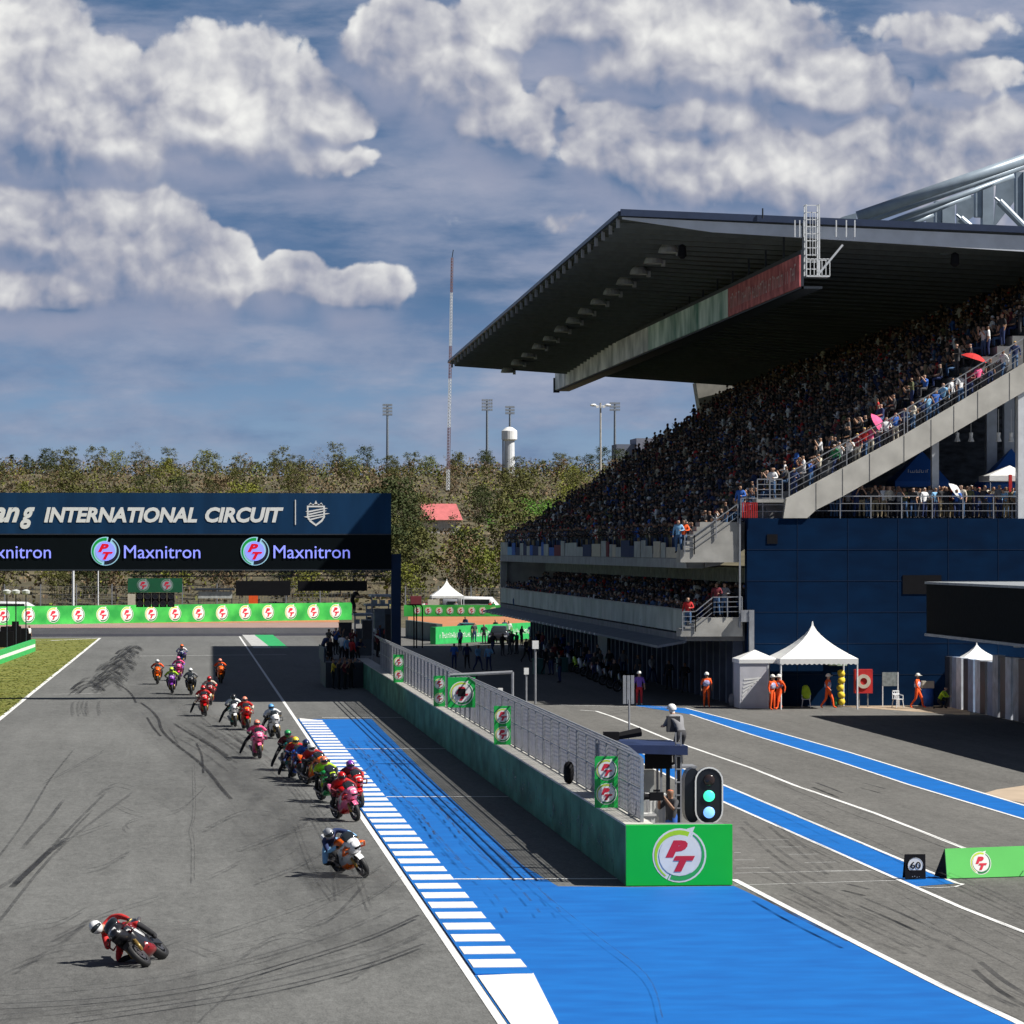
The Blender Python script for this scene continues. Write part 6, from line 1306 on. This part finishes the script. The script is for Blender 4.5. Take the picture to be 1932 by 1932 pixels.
def pit_car(px, pyb, label, c, w=1.85, l=4.4, yaw=0):
    q = G(px, pyb); g = thing('parked_car', label, 'car', q, (0,0,R(yaw))); A = paint(c)
    rg = lambda y, ww, z0, z1: ringy(y, ww, z0, z1, 14, .5)
    b = MB(); b.loft([rg(-l/2,.70,.38,.70), rg(-l/2+.15,.86,.28,.84), rg(-l/2+1.1,.92,.25,.98), rg(l/2-.5,.92,.25,1.02), rg(l/2,.80,.34,.96)], 0); b.build('body', A, g, smooth=True, local=True)
    b = MB(); b.loft([rg(-l/2+1.0,.72,.92,.98), rg(-l/2+1.7,.66,.92,1.42), rg(l/2-1.1,.66,.92,1.46), rg(l/2-.3,.70,.92,1.0)], 0); b.build('window', SCR, g, smooth=True, local=True)
    b = MB(); b.loft([rg(-l/2+1.75,.60,1.41,1.45), rg(l/2-1.15,.60,1.44,1.49)], 0); b.build('roof', A, g, local=True)
    for sx in (-1, 1):
        for sy in (-1, 1): b = MB(); b.lathe((sx*.82, sy*(l/2-.85), .32), [(0,-.1),(.2,-.11),(.32,-.09),(.32,.09),(.2,.11),(0,.1)], 16, 0, 'x'); b.build('wheel', TYRE, g, smooth=True, local=True)
        b = MB(); b.box((sx*.62,-l/2-.0,.66), (.3,.1,.12)); b.build('headlight', M_('headlight_lens', (.6,.62,.65), .2, .05), g, local=True)
pit_car(853+30, 1207, 'dark teal car parked at the far end of the pit lane', 'teal', yaw=10)
pit_car(842+100, 1214, 'black car beside the teal one in the far pit lane', 'black', yaw=-8)
for i, (px, pyb, c) in enumerate([(1086,1262,'grey'),(1098,1268,'lime'),(1108,1271,'white'),(1120,1276,'black'),(1133,1282,'darkred'),(1145,1287,'grey'),(1158,1293,'black'),(1172,1299,'navy'),(1186,1305,'black'),(1040,1242,'grey'),(1052,1246,'red'),(1064,1250,'black')]):
    q = G(px, pyb); r = thing('scooter', 'scooter in the row parked nose out before the dark garages', 'scooter', q, (0, R(-8), R(-70)), 'scooters parked before the garages')
    w = shared('fwm', BK['fw'][1], 'front_wheel', [RIM], r, False); shared('fwt', BK['fw'][0], 'tyre', [TYRE], w); w = shared('rwm', BK['rw'][1], 'rear_wheel', [RIM], r, False); shared('rwt', BK['rw'][0], 'tyre', [TYRE], w)
    shared('sb', MB().loft([ringy(-.55,.16,.35,1.05), ringy(-.42,.20,.30,1.0), ringy(-.30,.17,.26,.5), ringy(.1,.15,.26,.42), ringy(.25,.17,.3,.72), ringy(.8,.14,.5,.78)], 0), 'body', [paint(c)], r); shared('ss', MB().loft([ringy(.05,.13,.70,.80), ringy(.4,.16,.74,.84), ringy(.85,.12,.78,.86)], 0), 'seat', [BLK], r)
    shared('sh', MB().tube((-.32,-.42,1.05), (.32,-.42,1.05), .018).tube((0,-.42,1.05), (0,-.62,.4), .025), 'handlebar', [BLK], r)
b = MB(); a, c = G(905,1216), G(953,1206); q = AX(1190,1276,27.6)
for (px0, px1, pyt, pyb, c_, lb) in ((1008,1028,1245,1272,'teal','teal equipment crate in the shaded pit lane'), (1052,1072,1243,1268,'grey','green grey equipment crate beside the walking marshal')):
    t = 56000./(pyb-1036); a, c = P(px0,pyb,t), P(px1,pyt,t); b = MB(); b.bb(a.x,c.x,a.y,a.y+1.,0,c.z); b.bb(a.x-.04,c.x+.04,a.y-.04,a.y+1.04,c.z,c.z+.08)
    for k in (.2,.8): x = a.x+(c.x-a.x)*k; b.bb(x-.03,x+.03,a.y-.03,a.y-.002,.05,c.z)
    simple('equipment_crate', 'crate', lb, b, M_('crate_teal', (.03,.12,.11), .5, .1))
# ============================================================ FAR BARRIERS, FENCES, VEHICLES
BG = M_('far_green_vinyl', (.02,.40,.06), .45, .22, .5, c2=(.06,.50,.08))
def barrier(pa, pb, h, name, label, n_logo=0, first=.5, step=2.5, rad=.62, z0=0., th=.5, mat=None, tilt=0, logos=None):
    a, c = Vector(pa), Vector(pb); d = (c-a); ln = d.length; d.normalize(); nrm = Vector((d.y,-d.x,0)); g = thing(name, label, 'barrier', ((a.x+c.x)/2,(a.y+c.y)/2,0))
    b = MB(); b.prism([a+UZ*(z0+.01), c+UZ*(z0+.01), c+UZ*(z0+h), a+UZ*(z0+h)], -nrm*th); b.build('barrier_panel', mat or BG, g)
    if n_logo:
        for i in range(n_logo): b = MB(); b.logo(a+d*(first+step*i)+UZ*(z0+h*.5), d, UZ, rad, LOGO, .01); b.build('logo', [BG]+LM, g)
    return g
tb = 56000./(1174-1036); a, c = P(-70,1180,388), P(664,1172,420); a.z = c.z = 0
st_ = (c-a).length/16.3
barrier(a, c, 1.95, 'advertising_barrier', 'long bright green barrier with a row of round logos beyond the last corner', 16, 1.75, st_, .78)
a, c = P(762,1163,441), P(1000,1163,441); a.z = c.z = 0; ln = (c-a).length; barrier(a, c, 1.35, 'advertising_barrier', 'shorter green barrier with pale round logos right of the gantry leg', 11, 1.6, ln/11.6, .42)
a, c = G(822,1216), G(1004,1205); c = P(1004,1196,331); c.z = 0; g = barrier(a, c, 1.45, 'advertising_barrier', 'green barrier with white lettering at the far end of the pit lane', mat=M_('lit_green_vinyl', (.03,.42,.10), .5, .15))
d = (c-a).normalized(); b = MB()
b.scribble(a+d*.8+UZ*.5, d, UZ, (c-a).length-1.4, .5, 0, .02, 9, 8)
b.build('lettering', W, g)
a, c = P(765,1212,340), P(824,1214,322); a.z = c.z = 0; barrier(a, c, 1.5, 'wall_section', 'dark green grey barrier section left of the lettered green one', mat=M_('dull_barrier', (.08,.11,.10), .7, .3, 1))
# left infield barrier
a, c = G(-130,1302), G(67,1229); c2 = G(68,1229); g = barrier(a, c, .95, 'advertising_barrier', 'green barrier with pale stripe at the left edge of the grass', mat=M_('lit_green_vinyl', (.03,.42,.10), .5, .15), th=.25)
d = (c-a).normalized(); nn = Vector((d.y,-d.x,0))*.004; b = MB(); b.prism([a+UZ*.36+d*.2, c+UZ*.36-d*.4, c+UZ*.60-d*.4, a+UZ*.60+d*.2], nn); b.build('pale_stripe', W, g)
# media post at left: three floodlights on poles, black cases
for px, lb in ((13,'left one of three thin floodlight stands at the left edge'), (30,'middle one of three thin floodlight stands at the left edge'), (49,'right one of three thin floodlight stands at the left edge')):
    a = P(px, 1200, 300); g = thing('floodlight_stand', lb, 'light', (a.x,a.y,0), group='floodlight stands at the left edge'); zt2 = P(px,1122,300).z; b = MB(); b.tube((a.x,a.y,0),(a.x,a.y,zt2),.05); b.build('pole', DSTEEL, g); b = MB(); b.lathe((a.x,a.y,zt2), [(.08,0),(.30,.10),(.34,.32),(.1,.42),(0,.42)], 12); b.build('lamp_head', M_('lamp_pale', (.6,.62,.6), .4, .1), g)
rr = random.Random(21)
for i, (px, w_, h_, lb) in enumerate(((8,1.5,1.3,'leftmost black equipment case behind the left barrier'), (26,1.1,1.7,'taller black equipment case behind the left barrier'), (43,1.2,1.1,'right black equipment case behind the left barrier'))):
    a = P(px, 1190, 302); b = MB(); b.box((a.x,a.y+i*.7,h_/2), (w_,1.,h_)); b.box((a.x+.1,a.y+i*.7,h_+.2), (w_*.5,.6,.4)); simple('equipment_case', 'case', lb, b, BLK)
for i, (px, c) in enumerate(((18,'black'),(37,'charcoal'),(55,'white'))): a = P(px,1190,306); person((a.x,a.y,0), R(30*i), 'stand', c, 'black', 'person in %s working behind the left barrier' % c)
# wire fence far behind the green barrier
fa, fc = P(-60,1150,452), P(668,1150,470); fa.z = fc.z = 0
def wire_fence(a, c, h, label, sp=4.2):
    g = thing('wire_fence', label, 'fence', a); d = (c-a); n = int(d.length/sp); b = MB()
    for i in range(n+1): p = a+d*i/n; b = MB(); b.bb(p.x-.07,p.x+.07,p.y-.07,p.y+.07,0,h+.3); b.build('post', STEEL, g)
    b = MB(); dn = d.normalized(); k = 0.
    while k < d.length: p = a+dn*k; b.bb(p.x-.02,p.x+.02,p.y-.02,p.y+.02,0,h); k += .42
    for z in (.4,.9,1.4,1.9,2.4,h-.3,h): b.beam(a+UZ*z, c+UZ*z, .04, .035)
    b.build('wire_mesh', M_('dark_wire', (.10,.10,.10), .7, .2), g)
wire_fence(fa, fc, 3.4, 'dark wire fence standing behind the long green barrier')
a, c = P(765,1140,470), P(950,1140,474); a.z = c.z = 0; wire_fence(a, c, 3.0, 'wire fence behind the shorter green barrier')
for px, yt, t, lb in ((138,1076,455,'thick white pole rising under the gantry at the left'), (185,1074,470,'thinner white pole right of the thick one under the gantry'), (1188/1.0-0+0,1300,1,'')):
    if lb: a = P(px,1145,t); z_ = 8+(HZ-1040)*t/F+3; simple('flag_pole', 'pole', lb, MB().tube((a.x,a.y,0),(a.x,a.y,z_+2),.16 if px < 150 else .09), WSTEEL)
def van(px, t, w, h, label, c='white', yaw=0, l=5.2):
    a = P(px, 1150, t); g = thing('van', label, 'van', (a.x,a.y,0), (0,0,R(yaw))); rg = lambda y, ww, z0, z1: ringy(y, ww, z0, z1, 14, .45)
    b = MB(); b.loft([rg(-l/2,.85,.4,.95), rg(-l/2+.2,.98,.3,1.15), rg(-l/2+1.1,1.,.3,h*.95), rg(l/2-.1,1.,.3,h), rg(l/2,.95,.4,h-.1)], 0); b.build('body', paint(c), g, smooth=True, local=True)
    b = MB(); b.bb(-1.03,1.03,-l/2+1.2,l/2-.6,h*.58,h*.82); b.build('window', SCR, g, local=True)
    for sx in (-1,1):
        for sy in (-1,1): b = MB(); b.lathe((sx*.92, sy*(l/2-.9), .34), [(0,-.1),(.22,-.11),(.34,-.09),(.34,.09),(.22,.11),(0,.1)], 14, 0, 'x'); b.build('wheel', TYRE, g, smooth=True, local=True)
    return g
van(28, 446, 2, 1.75, 'white van roof showing over the green barrier at the far left', yaw=80)
van(905, 452, 2, 2.3, 'white van parked right of the far pointed tent', yaw=75); van(985-110, 458, 2, 1.9, 'dark van behind the far pointed tent', 'grey', yaw=85)
q = P(843,1135,449); marquee(q.x, q.y, 3.9, P(843,1124,449).z, P(843,1092,449).z, 'small distant pointed white marquee beyond the second green barrier')
a, c = P(374,1135,450), P(438,1135,450); g = thing('shelter', 'pale boarded shelter with dark roof beyond the green barrier', 'shelter', (a.x,a.y,0)); b = MB(); b.bb(a.x,c.x,a.y,a.y+2.5,P(0,1129,450).z,P(0,1116,450).z); b.build('board', M_('shelter_pale', (.42,.44,.42), .6, .25), g); b = MB(); b.bb(a.x-.3,c.x+.3,a.y-.2,a.y+3,P(0,1114,450).z,P(0,1110,450).z); b.build('roof', DSTEEL, g); b = MB()
for x in (a.x,c.x-.1): b.bb(x,x+.1,a.y,a.y+.1,0,P(0,1129,450).z)
b.build('post', DSTEEL, g)
for px, w_, h_, c_, lb in ((248,.9,1.0,'cream','small pale box standing over the barrier under the gantry'), (478-0,1.1,.8,'orange','small orange box peeping over the long green barrier'), (785,1.3,1.6,'maroon','dark red stall cloth by the wire fence right of the gantry'), (818,1.4,.9,'cream','pale table behind the second green barrier')):
    a = P(px,1143,445); z = P(px,1143,445).z; b = MB(); b.bb(a.x-w_/2,a.x+w_/2,a.y,a.y+.8,0,max(2.0 if px < 600 else 1.4, z)+h_*.6); simple('crate', 'crate', lb, b, CL[c_])
for i, (px, c) in enumerate(((790,'red'),(799,'white'),(806,'pink'),(812,'navy'),(828,'black'),(860,'grey'),(931,'green'),(925,'red'))): a = P(px,1150,446); person((a.x,a.y,0), 0, 'stand', c, 'black', 'person behind the second green barrier near the distant tent', 'people behind the far barrier')
# black hoops behind the gantry leg
g = thing('hoop_rails', 'black hooped pipe rails right of the gantry leg', 'rail', P(780,1190,300).to_2d().to_3d())
for px0, px1 in ((768,781),(774,786),(782,797)):
    b = MB(); p0, p1 = P(px0,1195,300), P(px1,1195,300); zt2 = P(px1,1141,300).z; b.tube((p0.x,p0.y,zt2),(p1.x-.15,p1.y,zt2),.05); b.tube((p1.x-.15,p1.y,zt2),(p1.x,p1.y,zt2-.2),.05); b.tube((p1.x,p1.y,zt2-.2),(p1.x,p1.y,0),.05); b.build('hoop', BLK, g)
# house with red roof
q = P(833,975,640); g = thing('house', 'low house with a faded red roof among the scrub trees', 'house', (q.x,q.y,hz(q.y))); z0 = P(833,980,640).z; w_ = (872-792)*640/F
b = MB(); b.bb(q.x-w_/2+.3,q.x+w_/2-.3,q.y,q.y+6,hz(q.y)-1,z0); b.build('wall', M_('house_wall', (.5,.47,.42), .8, .2), g)
zr = P(833,950,640).z; b = MB(); b.add([(q.x-w_/2,q.y-.6,z0-.1),(q.x+w_/2,q.y-.6,z0-.1),(q.x+w_/2-.9,q.y+3,zr),(q.x-w_/2+.3,q.y+3,zr),(q.x-w_/2,q.y+6.6,z0-.1),(q.x+w_/2,q.y+6.6,z0-.1)], [(0,1,2,3),(4,3,2,5),(0,3,4),(1,5,2),(0,4,5,1)]); b.build('roof', M_('faded_red_roof', (.50,.13,.13), .7, .15, 1), g)
# masts
def flood(px, yt, yb, t, w, label, rows=4):
    a = P(px,yb,t); zt2 = P(px,yt,t).z; g = thing('floodlight_mast', label, 'mast', (a.x,a.y,hz(a.y)), group='stadium floodlight masts on the skyline'); b = MB(); b.tube((a.x,a.y,hz(a.y)),(a.x,a.y,zt2),.42,.26); b.build('pole', M_('mast_grey', (.16,.19,.23), .6, .1), g)
    b = MB()
    for r_ in range(rows):
        z = zt2-.55-r_*.85; b.bb(a.x-w/2,a.x+w/2,a.y-.05,a.y+.05,z-.06,z)
        for k in range(5): x = a.x-w/2+.3+(w-.6)*k/4; b.box((x,a.y-.15,z+.28), (.5,.25,.5))
    b.bb(a.x-.1,a.x+.1,a.y,a.y+.1,zt2-rows*.85,zt2); b.build('lamp_array', M_('lamp_bank', (.26,.29,.33), .5, .2), g)
flood(731,762,880,1000,2.7,'leftmost skyline floodlight mast, left of the lattice mast'); flood(919,753,870,1000,3.0,'skyline floodlight mast just left of the water tower'); flood(962,766,870,1040,2.7,'skyline floodlight mast rising behind the water tower',3); flood(1160,759,880,1000,2.9,'rightmost skyline floodlight mast, half behind the near lamp mast',3)
a = P(1133,900,560); zt2 = P(1133,760,560).z; g = thing('lamp_mast', 'tall thin mast with white winged lamp heads beside the crowd', 'mast', (a.x,a.y,hz(a.y))); b = MB(); b.tube((a.x,a.y,hz(a.y)),(a.x,a.y,zt2),.2,.13); b.build('pole', M_('mast_pale', (.42,.40,.36), .6, .1), g)
b = MB()
for s in (-1,1): b.tube((a.x,a.y,zt2-.5),(a.x+s*1.1,a.y,zt2-.4),.05); b.ball((a.x+s*1.1,a.y,zt2-.35),(.5,.4,.22),8,4); b.box((a.x+s*.5,a.y-.2,zt2-.6),(.4,.3,.3))
b.build('lamp_head', W, g)
# red and white lattice mast
t = 620; z0 = P(845,925,t).z; z1 = P(852,486,t).z; a = P(845,925,t); c = P(853,486,t); g = thing('lattice_mast', 'very tall red and white lattice radio mast leaning slightly in the sky', 'mast', (a.x,a.y,z0)); n = 76
SEG = [(0,.09),(.09,.27),(.27,.48),(.48,.62),(.62,.85),(.85,1.)]; CM = [M_('mast_white', (.62,.64,.66), .6, .1), M_('mast_red', (.22,.13,.14), .6, .1)]
for si, (f0, f1) in enumerate(SEG):
    b = MB(); n = int(80*(f1-f0)); L3 = []
    for i in range(n+1):
        f = f0+(f1-f0)*i/n; p = a+(c-a)*f; p.z = z0+(z1-z0)*f; hwid = .30*(1-.35*f); L3.append([p+Vector((hwid*cos(k_), hwid*sin(k_), 0)) for k_ in (pi/2, pi/2+2*pi/3, pi/2+4*pi/3)])
    for i in range(n):
        for k in range(3): b.beam(L3[i][k], L3[i+1][k], .09, .09); b.beam(L3[i][k], L3[i+1][(k+1) % 3], .05, .05)
    b.build('lattice_section', CM[si % 2], g)
b = MB(); b.tube((c.x,c.y,z1),(c.x+.2,c.y,z1+1.3),.07); b.build('antenna', DSTEEL, g)
# water tower
q = P(961,870,900); rr_ = 900/F; g = thing('water_tower', 'white mushroom shaped water tower on the skyline', 'water tower', (q.x,q.y,hz(q.y))); Z = lambda y: HZ and 8+(HZ-y)*rr_
b = MB(); b.lathe((q.x,q.y,0), [(1.35,hz(q.y)),(1.25,Z(832))], 16); b.build('stem', WSTEEL, g, smooth=False); b = MB(); b.lathe((q.x,q.y,0), [(1.25,Z(832)),(1.9,Z(829)),(1.9,Z(813)),(1.75,Z(812)),(.9,Z(807)),(0,Z(805))], 20); b.build('tank', W, g)
b = MB(); b.tube((q.x-1.6,q.y-.6,hz(q.y)),(q.x-1.6,q.y-.6,Z(830)),.2); b.build('pipe', STEEL, g)
# grey hall on the horizon
a, c = P(1163,865,900), P(1200,838,900); g = thing('hall', 'hazy grey flat roofed hall on the horizon beside the crowd', 'building', (a.x,a.y,hz(a.y))); b = MB(); b.bb(a.x,c.x,a.y,a.y+10,hz(a.y),c.z); hm = M_('hazy_grey_wall', (.16,.18,.24), .8, .08); b.build('wall', hm, g); a2, c2_ = P(1199,865,905), P(1262,828,905); b = MB(); b.bb(c.x+.02,c2_.x,a.y-1,a.y+12,hz(a.y),c2_.z); b.build('wall', M_('hazy_grey_wall_light', (.22,.23,.29), .8, .08), g)
# ============================================================ TREES
def leafmat(name, c1, c2):
    m = bpy.data.materials.new(name); m.use_nodes = True; nt = m.node_tree; b = nt.nodes['Principled BSDF']; b.inputs['Roughness'].default_value = .8; b.inputs['Specular IOR Level'].default_value = .2
    g = nt.nodes.new('ShaderNodeNewGeometry'); oi = nt.nodes.new('ShaderNodeObjectInfo'); ad = nt.nodes.new('ShaderNodeMath'); ad.operation = 'MULTIPLY_ADD'
    nt.links.new(g.outputs['Random Per Island'], ad.inputs[0]); ad.inputs[1].default_value = .55; mu = nt.nodes.new('ShaderNodeMath'); mu.operation = 'MULTIPLY'; mu.inputs[1].default_value = .45; nt.links.new(oi.outputs['Random'], mu.inputs[0]); nt.links.new(mu.outputs[0], ad.inputs[2])
    r = nt.nodes.new('ShaderNodeValToRGB'); r.color_ramp.elements[0].color = (*c1, 1); r.color_ramp.elements[1].color = (*c2, 1); nt.links.new(ad.outputs[0], r.inputs[0]); nt.links.new(r.outputs[0], b.inputs['Base Color']); return m
LEAF = [leafmat('leaf_olive', (.060,.065,.018), (.12,.12,.035)), leafmat('leaf_dark', (.030,.045,.015), (.07,.085,.028)), leafmat('leaf_brown', (.11,.075,.040), (.19,.135,.075)), leafmat('leaf_yellow_green', (.085,.11,.015), (.20,.20,.035)), leafmat('twig_grey', (.13,.10,.068), (.20,.16,.11)), leafmat('leaf_bright', (.04,.11,.01), (.10,.20,.03))]
BARK = M_('bark', (.14,.11,.08), .9, .25, 4)
def tree_mesh(seed, h, w, n_cl, dens=1., bare=False, low=.25, tall=False):
    rr = random.Random(seed); tr = MB(); cr = MB(); tips = []
    def limb(p, d, ln, r, lev):
        q = p+d*ln; tr.tube(p, q, r, r*.62, 5 if lev else 7, 0, False)
        if lev >= 2: tips.append(q)
        if lev < (4 if bare else 3):
            for _ in range(rr.choice((2,3,3))): 
                dd = (d+Vector((rr.uniform(-1,1), rr.uniform(-1,1), rr.uniform(-.2,.7)))*.75).normalized(); limb(p+(q-p)*rr.uniform(.55,1), dd, ln*rr.uniform(.55,.8), r*.55, lev+1)
    limb(Vector((0,0,-.6)), Vector((rr.uniform(-.08,.08), rr.uniform(-.08,.08), 1)).normalized(), h*.34, .16*h/8, 0)
    cl = []
    for i in range(n_cl):
        a = rr.uniform(0, 2*pi); u = rr.random()**.5; z = low+(1-low)*rr.random(); prof = (1-abs(z-.58)/.62)**.5 if not tall else (1-z*.75)
        cl.append(Vector((cos(a)*u*w*.5*max(.15,prof), sin(a)*u*w*.5*max(.15,prof), z*h)))
    for c in cl:
        rc = rr.uniform(.45, 1.05)*w/7
        for _ in range(int(rr.uniform(26, 46)*dens)):
            d = Vector((rr.gauss(0,1), rr.gauss(0,1), rr.gauss(0,.75))); p = c+d*rc*.55; s = rr.uniform(.10,.24)*(1.0 if not bare else .6)
            n = Vector((rr.uniform(-1,1), rr.uniform(-1,1), rr.uniform(.1,1.3))).normalized(); x = n.orthogonal().normalized(); y = n.cross(x); an = rr.uniform(0,pi); x, y = x*cos(an)+y*sin(an), y*cos(an)-x*sin(an)
            if bare and rr.random() < .75: cr.add([p-x*s*2.6, p+x*s*2.6+y*.02, p+x*s*.3+y*s*.3], [(0,1,2)])
            else: cr.add([p-x*s, p-y*s*.6, p+x*s, p+y*s*.6], [(0,1,2,3)])
    return tr, cr
KINDS = [('olive_tree', 0, dict(seed=1,h=8,w=7,n_cl=46)), ('olive_tree', 0, dict(seed=2,h=9.5,w=6.5,n_cl=50)), ('dark_tree', 1, dict(seed=3,h=9,w=7,n_cl=60)), ('dry_tree', 2, dict(seed=4,h=7.5,w=6.5,n_cl=36,dens=.8)), ('dry_tree', 2, dict(seed=5,h=9,w=6,n_cl=34,dens=.7)),
         ('yellow_green_tree', 3, dict(seed=6,h=7.5,w=7,n_cl=44)), ('bare_tree', 4, dict(seed=7,h=8.5,w=6.5,n_cl=34,bare=True)), ('bare_tree', 4, dict(seed=8,h=9.5,w=6,n_cl=34,bare=True)), ('spreading_tree', 5, dict(seed=9,h=6.5,w=11,n_cl=70,low=.45)), ('pine_tree', 1, dict(seed=10,h=9,w=3.2,n_cl=26,low=.3,tall=True))]
TM = {}
LBL = {'olive_tree': 'olive green scrub tree on the dry hillside beyond the circuit', 'dark_tree': 'dense dark green tree on the hillside beyond the circuit', 'dry_tree': 'brown leaved dry season tree on the hillside beyond the circuit', 'yellow_green_tree': 'yellow green bushy tree on the hillside beyond the circuit', 'bare_tree': 'nearly bare grey brown tree on the hillside beyond the circuit', 'spreading_tree': 'broad bright green spreading tree left of the crowd', 'pine_tree': 'thin dark spire shaped tree on the skyline at far left'}
def tree(k, x, y, s, rz):
    nm, lf, kw = KINDS[k]; o = thing(nm, LBL[nm], 'tree', (x, y, hz(y)-.1), (0,0,rz), LBL[nm].split(' on ')[0].split(' left ')[0]+'s'); o.scale = (s, s, s*TR.uniform(.9,1.12))
    if k not in TM:
        tr, cr = tree_mesh(**kw); a = tr.build('trunk', BARK, o, local=True); b = cr.build('crown', LEAF[lf], o, local=True); TM[k] = (a.data, b.data)
    else:
        for n_, me in zip(('trunk','crown'), TM[k]): c = bpy.data.objects.new(n_, me); col.objects.link(c); c.parent = o
    return o
TR = random.Random(31)
rows = [(478,13),(487,12),(497,12),(509,12),(523,12),(540,12),(560,12),(584,12),(612,12),(645,13),(682,13),(722,14),(765,15),(808,16),(850,17),(888,18),(922,19),(950,20)]
for ri, (t, n) in enumerate(rows):
    px0, px1 = (-40, 1225)
    for i in range(n):
        px = px0+(px1-px0)*(i+TR.uniform(.05,.95))/n
        if 790 < px < 880 and 540 < t < 640: continue
        if px > 1180 and t < 800: continue
        p = P(px, 1000, t+TR.uniform(-8,8)*t/600); s = TR.uniform(.68,1.15)*(.78 if t > 700 else 1.)*(.8 if t > 900 else 1.)
        if ri == 0: s *= .8
        k = TR.choice([0,0,1,2,3,3,4,5,6,6,7,0,5,2])
        if t > 850: k = TR.choice([0,1,2,1,0,5,2,4])
        tree(k, p.x, p.y, s, TR.uniform(0,6.28))
for px, t, k, s in ((1000,600,8,1.3),(745,560,2,1.35),(760,575,2,1.2),(715,590,2,1.1),(1035,620,8,1.0)): p = P(px,1000,t); tree(k, p.x, p.y, s, 1.)
for px in (6,22,40,50,62,78,118,190): p = P(px,1000,948); tree(9, p.x, p.y, TR.uniform(.6,.85), TR.uniform(0,6))
# low thicket filling the hillside between the trees
b = MB(); rr = random.Random(8)
for i in range(15000):
    t = rr.uniform(474, 965); px = rr.uniform(-120, 1330); p = P(px, 1000, t); z = hz(p.y)+rr.uniform(0,1.9); s = rr.uniform(.15,.5)
    n = Vector((rr.uniform(-1,1), rr.uniform(-1,1), rr.uniform(0,1))).normalized(); x = n.orthogonal().normalized(); y = n.cross(x); p = Vector((p.x,p.y,z)); b.add([p-x*s, p-y*s*.7, p+x*s, p+y*s*.7], [(0,1,2,3)], rr.choice((0,1,1,2,2,3)))
tag(b.build('undergrowth', [LEAF[0], LEAF[2], LEAF[4], LEAF[3], LEAF[1]], origin=(0,0,0)), 'low dry thicket covering the hillside under the trees', kind='stuff')

# far wood: one closed mass of small crowns behind and between the trees one can tell apart
b = MB(); rr = random.Random(18)
for i in range(1500):
    t = 560+410*rr.random()**.7; px = rr.uniform(-120, 1330); p0 = P(px, 1000, t)
    if 775 < px < 890 and t < 640: continue
    base = hz(p0.y); hh = rr.uniform(2.2, 4.6)*(.9 if t > 900 else 1.); w = rr.uniform(1.2, 2.6); mi = rr.choice((0,0,1,1,2,3,4))
    for _ in range(34):
        d = Vector((rr.gauss(0,1), rr.gauss(0,1), 0))*w*.5; p = Vector((p0.x+d.x, p0.y+d.y, base+hh*rr.random()**.6)); s = rr.uniform(.14,.34)
        n = Vector((rr.uniform(-1,1), rr.uniform(-1,1), rr.uniform(.1,1.3))).normalized(); x = n.orthogonal().normalized(); y = n.cross(x); b.add([p-x*s, p-y*s*.7, p+x*s, p+y*s*.7], [(0,1,2,3)], mi)
tag(b.build('distant_wood', [LEAF[0], LEAF[2], LEAF[1], LEAF[3], LEAF[4]], origin=(0,0,0)), 'mass of small crowns of the far wood on the hillside', kind='stuff')
